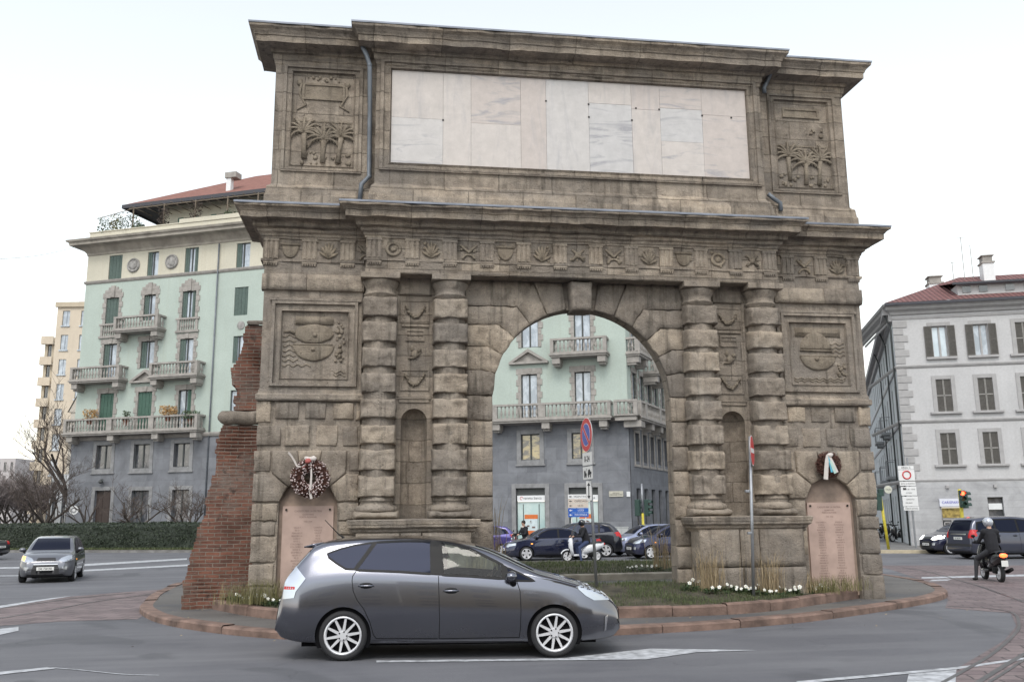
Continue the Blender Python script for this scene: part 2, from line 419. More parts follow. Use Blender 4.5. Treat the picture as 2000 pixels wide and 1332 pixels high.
# paved tram bands, 4 mm above the asphalt
def gp(pts, z=0): return [G(x, y, z) for x, y in pts]
sheet('paving', gp([(-60,1212),(0,1186),(100,1168),(230,1157),(330,1150),(400,1144),(440,1150),(330,1175),(300,1190),(268,1209),(120,1213),(0,1222),(-80,1230)]), M_SETT, .004)
sheet('paving', gp([(1700,1104),(2060,1104),(2060,1400),(1700,1420),(1780,1352),(1850,1316),(1900,1287),(1962,1250),(1985,1222),(1974,1197),(1846,1187),(1852,1172),(1840,1150),(1800,1132),(1740,1112)]), M_SETT, .004)
def road_line(name, pts, wid, mat, z):
    mb = MB(); P_ = catmull([G(*p) for p in pts], False, 8); L_ = []; r_ = []
    for i, p in enumerate(P_):
        t = (P_[min(i+1, len(P_)-1)]-P_[max(i-1, 0)]).to_2d().normalized(); L_.append((p.x-t.y*wid/2, p.y+t.x*wid/2, z)); r_.append((p.x+t.y*wid/2, p.y-t.x*wid/2, z))
    mb.grid([r_, L_]); return tag(mb.build(name, mat), kind='structure')
road_line('tram_rail', [(-40,1214),(100,1191),(200,1173),(330,1157),(420,1150)], .06, M_RAIL, .010)
road_line('tram_rail', [(-60,1196),(60,1180),(150,1168),(260,1158)], .07, M_RAIL, .010)
road_line('tram_rail', [(1760,1108),(1810,1116),(1900,1141),(1950,1158),(2030,1186)], .06, M_RAIL, .010)
road_line('tram_rail', [(1850,1184),(1930,1188),(1978,1197),(1990,1216),(1984,1236),(1940,1276),(1880,1312),(1820,1345)], .055, M_RAIL, .010)
road_line('tram_rail', [(2030,1262),(1990,1284),(1950,1308),(1900,1340)], .07, M_RAIL, .010)
road_line('tram_rail', [(2030,1274),(1996,1292),(1962,1314),(1920,1340)], .04, M_RAIL, .010)
def mark(pts): sheet('road_marking', gp(pts), M_PAINT, .008)
mark([(735,1290.5),(1100,1286),(1195,1275),(1271,1267),(1345,1268),(1480,1270),(1361,1274),(1262,1288),(1000,1291),(735,1294)])
mark([(1555,1331),(1870,1303),(2010,1283),(2010,1287),(1872,1307),(1560,1336)])
mark([(1775,1317),(1868,1308.5),(1866,1345),(1768,1345)])
mark([(-20,1231),(36,1224),(36,1232),(-20,1244)])
mark([(-20,1314),(60,1307),(92,1303),(108,1306),(70,1310),(-20,1320)])
road_line('road_marking', [(100,1304),(160,1309),(240,1317),(310,1319)], .03, M_PAINT, .008)
for a in ([(-20,1108),(40,1107),(170,1101),(365,1090),(365,1093),(170,1105),(40,1110),(-20,1111)],
          [(-20,1124),(40,1123.5),(40,1125),(-20,1125.5)],
          [(160,1113),(370,1102),(372,1105),(160,1116)],
          [(1800,1127),(1990,1122),(2010,1122),(2010,1125),(1900,1128),(1800,1130)], [(-20,1186),(100,1168),(140,1164),(60,1177),(-20,1191)],
          [(1820,1132),(1860,1131),(1850,1134),(1815,1135)]): mark(a)
# far pavements with kerbs
def slab(name, pts, mat, z0, z1):
    mb = MB(); n = len(pts); mb.poly([(p[0], p[1], z1) for p in pts])
    for i in range(n):
        a, b = pts[i], pts[(i+1) % n]; mb.quad((a[0], a[1], z0), (b[0], b[1], z0), (b[0], b[1], z1), (a[0], a[1], z1))
    return tag(mb.build(name, mat), kind='structure')
KP = plain('sunlit_kerb', (.5, .43, .31), .8, var=.25, scale=2, local=False)  # yellow light falling on this kerb is put into its colour
k0, k1 = G(1690, 1080), G(2100, 1081); kd = (k1-k0).normalized(); kn = Vector((-kd.y, kd.x, 0))
k0 -= kd*5; k1 += kd*30
slab('kerb', [k0, k1, k1+kn*.35, k0+kn*.35], KP, -.01, .15)
slab('pavement', [k0+kn*.352, k1+kn*.352, k1+kn*14, k0+kn*14], M_SLAB, -.01, .14)
# pavement along the green building and grass strip with kerb before the hedge
h0, h1 = G(-60, 1079), G(720, 1079)
hd = (h1-h0).normalized(); hn = Vector((-hd.y, hd.x, 0)); h0 -= hd*20
slab('kerb', [h0, h1, h1+hn*.3, h0+hn*.3], plain('grey_kerb', (.17, .165, .16), .85, var=.3, scale=2, local=False), -.01, .14)
slab('grass_strip', [h0+hn*.302, h1+hn*.302, h1+hn*3, h0+hn*3], M_GRASSG, -.01, .16)
# ---------------------------------------------------------------- the stone gate
gate = empty('stone_gate', (0, 0, 0), 0, 'massive weathered brown stone gate with round arch, banded columns and pale marble panel', 'gate')
M_LEAD = plain('lead_sheet', (.27, .29, .34), .45, .3, var=.25, scale=2, local=False)

def _us(L, bw, step):
    a = [0, .04*bw, .2*bw, .55*bw, bw]; mid = max(1, int((L-2*bw)/step))
    if L < 2.2*bw: bw = L/2.3; a = [0, .04*bw, .2*bw, .55*bw, bw]
    u = a+[bw+(L-2*bw)*k/mid for k in range(1, mid)]+[L-x for x in a[::-1]]
    return [x/L for x in u]
def _along(pl, t):
    """point at parameter t of a polyline (parameter shared by both joints: equal share per segment)"""
    k = len(pl)-1; i = min(int(t*k), k-1); q = t*k-i
    return (pl[i][0]*(1-q)+pl[i+1][0]*q, pl[i][1]*(1-q)+pl[i+1][1]*q)
BR = random.Random(11)
def block(mb, lo, hi, yb, yf, bw=.05, rough=.012, step=.1, chip=.012, crisp=False):
    """rounded, weathered stone between two joint lines (lists of (x, z)); front at yf, backing at yb"""
    mb.tone = BR.uniform(.2, .85) if BR.random() > .12 else BR.uniform(.7, 1.)
    mb.smooth = True
    sd = BR.uniform(0, 50)
    def plen(p): return sum(math.hypot(p[i+1][0]-p[i][0], p[i+1][1]-p[i][1]) for i in range(len(p)-1))
    L = (plen(lo)+plen(hi))/2; H = .5*(math.dist(lo[0], hi[0])+math.dist(lo[-1], hi[-1]))
    us = _us(L, bw, step); vs = _us(max(H, .05), bw if not crisp else min(bw*1.6, H*.4), step)
    if len(lo) > 2:
        for k in range(1, len(lo)-1): us.append(k/(len(lo)-1))
        us = sorted(set(us))
    def pr(d): return math.sqrt(max(0, 1-(1-min(d/bw, 1))**2))
    rows = []
    for v in vs:
        row = []
        for u in us:
            a = _along(lo, u); b = _along(hi, u); x = a[0]*(1-v)+b[0]*v; z = a[1]*(1-v)+b[1]*v
            du = min(u, 1-u)*L; dv = min(v, 1-v)*H
            h = pr(du)*pr(dv if not crisp else (v*H*3.5 if v < .5 else (1-v)*H*.62))
            n1 = noise.fractal((x*5+sd, z*5, sd), 1., 2., 4); n2 = noise.noise((x*9+sd, z*9, 3)); n3 = noise.noise((x*9, z*9+sd, 8))
            e = 1-min(1, min(du, dv)/(bw*2))
            y = yb+(yf-yb)*h+rough*n1*(.3+h)*1.6
            if n1 > .35 and e > 0: y += (n1-.35)*.05*e
            row.append((x+chip*n2*(1 if 0 < u < 1 else .7), y, z+chip*n3))
        rows.append(row)
    mb.grid(rows); mb.tone = .5; mb.smooth = False
def rblock(mb, x0, x1, z0, z1, yb, yf, **k):
    if x0 > x1: x0, x1 = x1, x0
    block(mb, [(x0, z0), (x1, z0)], [(x0, z1), (x1, z1)], yb, yf, **k)
def mir(pts, s): return [(x*s, z) for x, z in pts]
def arch_sheet(mb, x0, x1, z0, z1, cx, r_, zs, zb, y, depth, n=24, backface=False, flip=False):
    """wall sheet at y with an arched opening from zb to a half circle springing at zs, with reveals"""
    def q(a, b, c, d):
        mb.quad(*((a, b, c, d) if not flip else (d, c, b, a)))
    q((x0, y, z0), (cx-r_, y, z0), (cx-r_, y, z1), (x0, y, z1)); q((cx+r_, y, z0), (x1, y, z0), (x1, y, z1), (cx+r_, y, z1))
    if zb > z0: q((cx-r_, y, z0), (cx+r_, y, z0), (cx+r_, y, zb), (cx-r_, y, zb))
    arc = [(cx-r_*math.cos(math.pi*k/n), zs+r_*math.sin(math.pi*k/n)) for k in range(n+1)]
    for k in range(n):
        a, b = arc[k], arc[k+1]; q((a[0], y, a[1]), (b[0], y, b[1]), (b[0], y, z1), (a[0], y, z1))
        mb.quad((b[0], y, b[1]), (a[0], y, a[1]), (a[0], y+depth, a[1]), (b[0], y+depth, b[1]))
    for x, s in ((cx-r_, 1), (cx+r_, -1)):
        p = [(x, y, zb), (x, y, zs), (x, y+depth, zs), (x, y+depth, zb)]; mb.quad(*(p if s < 0 else p[::-1]))
def ringloft(mb, rings, close=True):
    """rings = (x0, x1, z0, z1, y) from outside in; closes the innermost"""
    loops = [[(a, y, c), (b, y, c), (b, y, d), (a, y, d)] for a, b, c, d, y in rings]
    for A, B in zip(loops, loops[1:]):
        for k in range(4): mb.quad(A[k], A[(k+1) % 4], B[(k+1) % 4], B[k])
    if close: mb.quad(*loops[-1])

# --- core masses
cm = MB()
ACX, AR_, AZS = .115, 1.90, 4.30
arch_sheet(cm, -2.9, 3.0, .2, 6.8, ACX, AR_, AZS, .2, .0, .34, n=48)
arch_sheet(cm, -2.9, 3.0, .2, 6.8, ACX, 2.42, 4.25, .2, 1.25, -.9, n=48, flip=True)
arch_sheet(cm, -2.9, 3.0, .2, 6.8, ACX, AR_, AZS, .2, .34, .001, n=48, flip=True)
for s in (-1, 1):
    X = lambda a, b: (min(a*s, b*s), max(a*s, b*s))
    cm.box(*X(2.6, 6.4), .62, 1.25, .1, 7.6)
    cm.box(*X(6.30, 6.42), -.04, .64, .1, 7.0)
    cm.box(*X(2.86, 3.06), -.02, .7, .1, 6.8); cm.box(*X(3.72, 4.5), -.02, .7, .1, 6.8)
cm.box(-6.38, 6.38, -.02, 1.22, 7.0, 8.12)
cm.box(-6.35, 6.35, .0, .85, 8.05, 11.95)
cm.build('core', M_ASHLAR, gate)

# --- arch voussoirs and jambs
am = MB()
def arcp(t, rr=AR_): return (ACX+rr*math.sin(t), AZS+rr*math.cos(t))   # t from the crown, + to the right
ang = [9.0, 22.5, 35.5, 49, 62, 75, 89]
ext = [None, None, .46, .42, .36, .28, .2]
for s in (-1, 1):
    xc = -2.36 if s < 0 else 2.38; am = MB()
    J = []
    for i, a in enumerate(ang):
        t = R(a)*s; A = arcp(t)
        if ext[i] is None:
            k = (6.77-AZS)/math.cos(t); B = arcp(t, k)
        else: B = arcp(t, AR_+ext[i])
        Cc = (xc, B[1]) if i > 1 else ((xc, 6.77) if i == 1 else (B[0], 6.77))
        J.append([A, B, Cc])
    # crown stone is trapezoid: joints 0-1 reach the architrave
    block(am, [J[0][0], J[0][1]], [J[1][0], J[1][1]], .02, -.06, bw=.03, rough=.012, chip=.02)
    J[1] = [J[1][0], J[1][1], (xc, 6.77)]
    for i in range(1, len(ang)-1): block(am, J[i], J[i+1], .02, -.045-.03*BR.random(), bw=.012, rough=.02, chip=.022)
    zc = J[-1][2][1]
    zz = [zc, 3.81, 3.295, 2.785, 2.28, 1.80, 1.25, .80, .2]
    for k in range(len(zz)-1):
        xi = ACX+AR_*s
        rblock(am, xc, xi+.01*s*0, zz[k+1]+.008, zz[k]-.008, .02, -.055-.025*BR.random(), bw=.02, rough=.014)
    am.build('arch_pier', M_STONE, gate)
km = MB()
kx = .09
block(km, [(kx-.22, 6.1), (kx+.22, 6.1)], [(kx-.27, 6.77), (kx+.27, 6.77)], .05, -.30, bw=.05, rough=.02, step=.06)
km.box(kx-.20, kx+.20, -.2, .3, 6.14, 6.7)
km.build('keystone', M_STONE, gate)

# --- columns
def column(x):
    sh = MB(); cy = -.05
    prof = [(.30, 2.12), (.285, 2.3), (.285, 5.0), (.275, 6.36)]
    sh.smooth = True; sh.tone = .45
    rows = [(r_*1., z) for r_, z in prof]
    z = 2.1; pr = []
    while z < 6.38: pr.append((.325-.010*(z-2)/4+.008*noise.noise((x*3, z*6, 0)), z)); z += .05
    sh.lathe(pr, x, cy, 28)
    for k in range(8):
        zb = 5.877-.514*k; h = .43+BR.uniform(-.02, .02)
        rblock(sh, x-.35-BR.uniform(0, .02), x+.35+BR.uniform(0, .02), zb, zb+h, .06, -.385-BR.uniform(0, .022), bw=.03+BR.uniform(0, .02), rough=.024, step=.05, chip=.018, crisp=True)
    so_ = sh.build('column', M_STONE, gate)
    cp = MB(); cp.smooth = True; cp.tone = .55
    cp.lathe([(.318, 6.28), (.318, 6.345), (.342, 6.36), (.347, 6.385), (.325, 6.40), (.312, 6.42), (.312, 6.50), (.325, 6.515), (.33, 6.53), (.345, 6.56), (.372, 6.61), (.38, 6.655), (.36, 6.668)], x, cy, 32)
    cp.smooth = False; cp.tone = .6
    cp.bbox(x-.40, x+.40, -.46, .2, 6.665, 6.79, .012)
    cp.build('capital', M_STONE, so_)
    bs = MB(); bs.smooth = True; bs.tone = .6
    bs.lathe([(.35, 2.20), (.335, 2.22), (.33, 2.26)][::1], x, cy, 28)
    bs.lathe([(.40, 1.99), (.42, 2.02), (.42, 2.07), (.39, 2.105), (.33, 2.13), (.315, 2.18), (.335, 2.2), (.30, 2.26)], x, cy, 28)
    rblock(bs, x-.45, x+.45, 1.83, 2.02, .05, -.48, bw=.07, rough=.02, step=.06)
    bs.build('base', M_STONE, so_)
for x in (-4.115, -2.67, 2.69, 4.125): column(x)

# --- pedestals
for s in (-1, 1):
    pm = MB(); x0, x1 = sorted((2.12*s, 4.66*s))
    pm.tone = .6
    pm.sweep([(-.03, 1.55), (.0, 1.60), (.035, 1.62), (.05, 1.66), (.105, 1.70), (.11, 1.75), (.12, 1.755), (.13, 1.83), (.11, 1.845), (-.6, 1.86)], x0+.13, x1-.13, -.68, .2, seg=40, jit=.02)
    pm.smooth = True
    xs = [x0+.16, x0+.16+.85, x0+1.42, x1-.16]
    for a, b in zip(xs, xs[1:]):
        rblock(pm, a+.002, b-.002, .85, 1.60, -.2, -.70, bw=.015, rough=.008, step=.12)
        rblock(pm, a+.05, b+.04 if b < x1-.2 else b-.0, .1, .85, -.2, -.695, bw=.015, rough=.01, step=.12)
    pm.smooth = False; pm.box(x0+.2, x1-.2, -.6, .1, .1, 1.7)
    pm.build('pedestal', M_STONE, gate)

# --- niche bays between the columns
def swag(mb, xc, zt, y, wd=.20, drop=.20):
    pts = [(xc+wd*t, y-.012, zt-drop*(1-t*t)) for t in [k/6 for k in range(-6, 7)]]
    mb.tube(pts, [.014+.022*(1-(k/6)**2) for k in range(-6, 7)], 7)
    for k in range(26):
        t = -1+2*(k+.5)/26
        mb.ball((xc+wd*t, y-.03, zt-drop*(1-t*t)+random.uniform(-.03, .03)), random.uniform(.016, .032), 6, 5, rough=.3)
    for e in (-1, 1): mb.ball((xc+e*wd, y-.015, zt+.005), .022, 6, 5); mb.tube([(xc+e*wd, y-.008, zt), (xc+e*(wd+.02), y-.008, zt-.12)], [.014, .006], 6)
for s in (-1, 1):
    nb = MB(); xa, xb = sorted((2.9*s, 3.9*s)); xc = 3.39*s
    arch_sheet(nb, xa, xb, .2, 4.25, xc, .265, 3.79, 1.86, .0, .05, n=16)
    # half-round recess with quarter sphere head
    rows = []
    for z in [1.86, 2.3, 2.8, 3.3, 3.79]: rows.append([(xc-.265*math.cos(math.pi*k/14), .05+.26*math.sin(math.pi*k/14), z) for k in range(15)])
    for j in range(1, 7):
        ph = math.pi/2*j/6; rr = .265*math.cos(ph); rows.append([(xc-rr*math.cos(math.pi*k/14), .05+.26*math.cos(ph)*math.sin(math.pi*k/14), 3.79+.265*math.sin(ph)) for k in range(15)])
    nb.smooth = True; nb.grid(rows[::-1]); nb.smooth = False
    nb.sweep([(0, 4.17), (.03, 4.18), (.03, 4.23), (.05, 4.25), (.05, 4.28), (0, 4.30)], xc-.28, xc+.28, -.0, .1)
    nb.quad((xa, 0, 4.25), (xb, 0, 4.25), (xb, 0, 6.8), (xa, 0, 6.8))
    nb.box(xc-.33, xc+.33, -.05, .02, 6.42, 6.78)
    nb.box(xc-.30, xc+.30, -.03, .01, 5.83, 5.85)
    for z0, z1 in ((5.86, 6.32), (4.42, 4.86)):
        ringloft(nb, [(xc-.30, xc+.30, z0, z1, -.002), (xc-.30, xc+.30, z0, z1, -.022), (xc-.27, xc+.27, z0+.03, z1-.03, -.022), (xc-.26, xc+.26, z0+.04, z1-.04, -.003)])
    nb.box(xc-.28, xc+.28, -.045, .01, 5.75, 5.80)
    ringloft(nb, [(xc-.20, xc+.20, 5.45, 5.70, -.002), (xc-.20, xc+.20, 5.45, 5.70, -.03), (xc-.17, xc+.17, 5.5, 5.66, -.03), (xc-.16, xc+.16, 5.51, 5.65, -.006)])
    nb.box(xc-.17, xc+.17, -.02, .02, 5.57, 5.60)
    nb.build('niche_bay', M_ASHLAR, gate)
    rb = MB(); rb.smooth = True
    swag(rb, xc, 6.17, -.005); swag(rb, xc, 4.75, -.005)
    rb.ball((xc, -.03, 5.17), .075, 10, 8, (1, .5, 1.1), .25); rb.ball((xc+.09, -.03, 5.26), .05, 8, 6, (1, .6, 1.), .3); rb.ball((xc-.06, -.03, 5.30), .035, 8, 6, (.9, .6, 1.6))
    rb.tube([(xc-.02, -.02, 5.10), (xc-.14, -.02, 5.08)], [.035, .01], 6); rb.tube([(xc+.05, -.02, 5.14), (xc+.12, -.02, 5.22)], [.03, .01], 6)
    rb.build('carving', M_RELIEF, gate)

# --- side bays
def wave(mb, xa, xb, z, y, amp=.022, n=30, per=.17, rad=.014):
    mb.tube([(xa+(xb-xa)*k/n, y-.008, z+amp*math.sin((xa+(xb-xa)*k/n)*2*math.pi/per)) for k in range(n+1)], rad, 6)
def lens(mb, cx, cz, rx, rz, y, th, a0=0., a1=2*math.pi, n=36, flat=.35):
    """low domed plate, outline = elliptical sector closed by its chord"""
    P_ = [(cx+rx*math.cos(a0+(a1-a0)*k/n), cz+rz*math.sin(a0+(a1-a0)*k/n)) for k in range(n+1)]
    mx = sum(p[0] for p in P_)/len(P_); mz = sum(p[1] for p in P_)/len(P_)
    rows = [[(mx+(p[0]-mx)*f, y-th*h, mz+(p[1]-mz)*f) for p in P_] for f, h in ((1, 0), (.97, .6), (.85, .9), (.5, 1.05), (.02, 1.1))]
    mb.grid(rows, closed_v=True)
for s in (-1, 1):
    sb = MB(); X = lambda a, b: tuple(sorted((a*s, b*s)))
    xo, xi, tc = 6.45, 4.47, 5.434
    yb = -.06
    xa, xb = X(xi, xo)
    arch_sheet(sb, xa, xb, .1, 3.2, tc*s, .565, 2.08, .1, yb, .12, n=18)
    sb.quad((xa, yb, 3.2), (xb, yb, 3.2), (xb, yb, 4.4), (xa, yb, 4.4))
    ob = xo*s; sb.quad((ob, yb, .1), (ob, .64, .1), (ob, .64, 7.0), (ob, yb, 7.0)) if s > 0 else sb.quad((ob, .64, .1), (ob, yb, .1), (ob, yb, 7.0), (ob, .64, 7.0))
    # rusticated courses, mirrored from the left bay
    yf = lambda: -.082-.03*BR.random()
    ys = -.06
    def rb_(a, b, z0, z1, **k): rblock(sb, a*s, b*s, z0, z1, yb+.01, yf(), bw=.022, rough=.016, chip=.022, **k)
    for a, b in ((6.14, 5.68), (5.55, 5.14), (5.0, 4.60)): rb_(a, b, 3.82, 4.15)
    for a, b in ((6.47, 6.0), (5.93, 5.45), (5.32, 4.90), (4.80, 4.5)): rb_(a, b, 3.29, 3.69)
    rb_(6.5, 6.22, 3.75, 4.17); rb_(4.55, 4.47, 3.8, 4.15)
    rb_(6.50, 6.18, 2.79, 3.19)
    rb_(4.66, 4.47, 2.79, 3.19)
    def ap(deg, rr=.565): return ((tc+rr*math.cos(R(deg)))*s, 2.08+rr*math.sin(R(deg)))
    # arch stones round the tablet recess (angles from the outer side)
    for a0, a1, e0, e1 in ((12, 46, None, None), (46, 74, None, None), (74, 106, None, None), (106, 134, None, None), (134, 168, None, None)):
        A, B = ap(a0), ap(a1); zt = 3.2
        if a0 == 12: lo = [A, ((tc+.75)*s, A[1]), (6.5*s, A[1])]; hi = [B, ((tc+.72)*s, 2.74), (6.5*s, 2.74)]
        elif a0 == 134: lo = [B, ((tc-.75)*s, B[1]), (4.47*s, B[1])]; hi = [A, ((tc-.72)*s, 2.74), (4.47*s, 2.74)]
        elif a0 == 46: lo = [A, ((tc+.72)*s, 2.76)]; hi = [B, ((tc+.26)*s, zt)]; lo = [A, ((tc+.72)*s, 2.76), ((tc+.73)*s, zt)]; hi = [B, ((tc+.2)*s, 2.95), ((tc+.23)*s, zt)]
        elif a0 == 106: lo = [B, ((tc-.72)*s, 2.76), ((tc-.73)*s, zt)]; hi = [A, ((tc-.2)*s, 2.95), ((tc-.23)*s, zt)]
        else: lo = [ap(a0), ((tc+.2)*s, 2.95), ((tc+.23)*s, zt)]; hi = [ap(a1), ((tc-.2)*s, 2.95), ((tc-.23)*s, zt)]
        block(sb, lo, hi, yb+.01, yf()-.015, bw=.03, rough=.014)
    for k, (z0, z1) in enumerate(((1.84, 2.17), (1.56, 1.82), (1.05, 1.54), (.62, 1.03), (.1, .60))):
        rb_(6.47+.04*BR.random(), tc+.58+(.03 if k % 2 else 0), z0, z1); rb_(tc-.57-(.02 if k % 2 else 0), 4.47, z0, z1)
    # ledge and panel above
    sb.tone = .5
    sb.sweep([(0, 4.17), (.05, 4.18), (.07, 4.21), (.07, 4.30), (.03, 4.33), (.02, 4.40), (0, 4.42)], xa, xb, -.10, .3, seg=14, jit=.02)
    ringloft(sb, [(xa, xb, 4.4, 6.44, -.10), (*X(4.55, 6.28), 4.46, 6.22, -.10), (*X(4.56, 6.27), 4.47, 6.21, -.16), (*X(4.62, 6.21), 4.52, 6.15, -.165), (*X(4.63, 6.20), 4.53, 6.14, -.11), (*X(4.72, 6.10), 4.60, 6.03, -.11), (*X(4.74, 6.08), 4.62, 6.01, -.135), (*X(4.76, 6.06), 4.64, 5.99, -.055)])
    sb.box(*X(4.5, 6.32), -.17, -.09, 6.215, 6.27)
    # plain string stones above the panel and side architrave
    zt = 6.43
    for a, b in ((6.5, 5.6), (5.605, 4.44)): rblock(sb, a*s, b*s, 6.43, 6.775, .0, -.17, bw=.008, rough=.012, chip=.002)
    sb.tone = .45; sb.box(*X(4.43, 6.46), -.13, .3, 6.775, 7.03)
    sb.build('side_bay', M_STONE, gate)
    ya = -.055; px = 5.41*s
    rv = MB(); rv.smooth = True
    if s < 0:
        lens(rv, px-.02, 5.55, .40, .20, ya, .05); rv.tube([(px-.4, ya-.02, 5.56), (px-.5, ya-.02, 5.6), (px-.62, ya-.01, 5.58)], [.04, .03, .015], 8)
        rv.ball((px, ya-.05, 5.52), .05, 8, 6); rv.tube([(px+.05, ya-.04, 5.5), (px-.1, ya-.04, 5.42)], .016, 6)
        lens(rv, px-.02, 5.32, .42, .33, ya, .055, math.pi, 2*math.pi); rv.tube([(px-.42, ya-.03, 5.33), (px+.36, ya-.03, 5.33)], .02, 6); rv.ball((px-.03, ya-.05, 5.22), .045, 8, 6); rv.ball((px-.27, ya-.05, 5.15), .02, 6, 5)
        for k in range(7): wave(rv, -6.04, -5.78+.05*(k > 4)+(.25 if k > 5 else 0), 5.5-.1*k, ya)
        for k in range(2): wave(rv, -5.02, -4.79, 4.78-.06*k, ya)
        for k in range(26): rv.ball((-4.92+random.uniform(-.09, .09), ya-.015, random.uniform(4.95, 5.8)), random.uniform(.02, .045), 6, 5, rough=.4)
        rv.box(-5.8, -5.05, ya-.03, ya+.01, 5.74, 5.90)
    else:
        lens(rv, px-.05, 5.42, .36, .38, ya, .05, 0, math.pi); rv.tube([(px-.42, ya-.03, 5.40), (px+.32, ya-.03, 5.38)], .02, 6)
        lens(rv, px-.02, 5.28, .42, .33, ya, .055, math.pi, 2*math.pi); rv.tube([(px-.43, ya-.035, 5.27), (px+.42, ya-.035, 5.27)], .022, 6); rv.ball((px-.06, ya-.06, 5.2), .05, 8, 6)
        for k in range(4): wave(rv, 5.7, 6.03, 5.55-.09*k, ya)
        for k in range(16): rv.ball((5.93+random.uniform(-.08, .08), ya-.015, random.uniform(4.85, 5.1)), random.uniform(.02, .045), 6, 5, rough=.4)
        for k in range(2): wave(rv, 4.82, 6.0, 4.77-.05*k, ya)
        rv.box(4.9, 5.95, ya-.02, ya+.01, 5.70, 5.90); rv.box(4.95, 5.9, ya-.03, ya+.01, 5.78, 5.80)
    rv.v = [(a+.012*noise.noise((a*9, c*9, 1)), ya+(b-ya)*.85+.005*noise.noise((a*7, c*7, 5)), c+.012*noise.noise((a*9, c*9, 2))) for a, b, c in rv.v]; rv.build('carving', M_RELIEF, gate)
    # memorial tablet in the recess
    tb = MB(); tb.box(*X(tc-.49, tc+.49), .02, .07, .3, 2.12)
    tab = tb.build('memorial_tablet', plain('pink_marble' if s < 0 else 'pink_marble_b', (.40, .29, .245), .55, var=.14, scale=3, local=False), gate)
    tp = MB(); tp.tone = .4
    tp.poly([(tc*s-.565+.0, .055, .2)]+[(tc*s+.56*math.cos(math.pi-math.pi*k/16), .055, 2.10+.55*math.sin(math.pi*k/16)) for k in range(17)][::-1] [::-1]+[(tc*s+.565, .055, .2)])
    tp.build('tympanum', plain('tympanum_stone', (.26, .195, .155), .8, var=.3, scale=4, local=False), gate)
    st = MB()
    for e in (-1, 1): st.disc((tc*s+e*.42, .012, 2.05), (0, 1, 0), .022, .03, 12)
    st.build('stud', simple_bsdf('dark_bronze', (.03, .025, .02), .5, .6), tab)
    ink = MATS.get('faded_letters') or simple_bsdf('faded_letters', (.21, .14, .12), .8)
    rr = random.Random(5+s)
    words_ = ['MILANO', 'AI SUOI', 'CADUTI', 'PER LA', 'PATRIA']
    nm = ['ROSSI G', 'BIANCHI A', 'COLOMBO L', 'FERRARI M', 'RIVA C', 'SALA P', 'GALLI E', 'VILLA F', 'CONTI R', 'RE D', 'MORO S', 'POZZI B', 'BRAMBILLA', 'FUMAGALLI', 'CRESPI T', 'LODI V', 'BASSI N', 'NEGRI O']
    lm = [('CADUTI PER LA PATRIA', 0, 2.02, .05), ('QUARTIERE', 0, 1.955, .042), ('PORTA ROMANA', 0, 1.905, .042), ('1915  1918', 0, 1.82, .036)]
    for body, dx, z, size in lm: text('inscription', body, size, (tc*s+dx, .018, z), (R(90), 0, 0), ink, tab, ext=.0008)
    for dx in (-.2, .2):
        t = '\n'.join(rr.choice(nm) for _ in range(24)); o = text('inscription', t, .042, (tc*s+dx, .018, 1.1), (R(90), 0, 0), ink, tab, ext=.0008); o.data.space_line = 1.25

# --- entablature
em = MB()
prof = [(0, 7.02), (.035, 7.03), (.035, 7.08), (.0, 7.085), (0, 7.50), (.03, 7.51), (.03, 7.555), (.05, 7.56), (.06, 7.61), (.11, 7.64), (.12, 7.68), (.12, 7.70), (.20, 7.715), (.205, 7.80), (.22, 7.805), (.23, 7.83), (.40, 7.845), (.415, 7.84), (.42, 7.965), (.44, 7.97), (.445, 7.985), (.48, 8.02), (.53, 8.045), (.535, 8.085), (.52, 8.09)]
em.sweep(prof, -6.50, 6.50, -.13, 1.25, seg=110, jit=.03)
em.sweep(prof, -4.42, 4.42, -.42, .1, seg=90, jit=.03)
em.tone = .5; em.box(-4.42, 4.42, -.42, .1, 6.77, 7.03)
for k in range(9):
    a = -4.42+8.84*k/9; em.tone = BR.uniform(.25, .8); em.bbox(a+.003, a+8.84/9-.003, -.428, -.3, 6.775+.0, 7.025, .006)
em.sweep([(0, 6.86), (.012, 6.865), (.012, 6.79), (0, 6.785)][::-1], -4.42, 4.42, -.429, -.2, seg=60, jit=.01)
em.tone = .5
ent = em.build('entablature', M_ASHLAR, gate)
rr = random.Random(4)
def triglyph(x, y):
    fm = MB()
    fm.tone = rr.uniform(.3, .9)
    w_ = .29
    for k in range(3): fm.bbox(x-w_/2+.02+k*.095, x-w_/2+.02+k*.095+.062, y-.036, y+.01, 7.09, 7.46, .012)
    fm.box(x-w_/2, x+w_/2, y-.02, y+.01, 7.086, 7.46); fm.box(x-w_/2-.01, x+w_/2+.01, y-.046, y+.01, 7.455, 7.505)
    fm.box(x-w_/2, x+w_/2, y-.045, y, 6.985, 7.02)
    for k in range(6): fm.box(x-w_/2+.006+k*.048, x-w_/2+.034+k*.048, y-.04, y, 6.945, 6.985)
    fm.build('triglyph', M_STONE, ent)
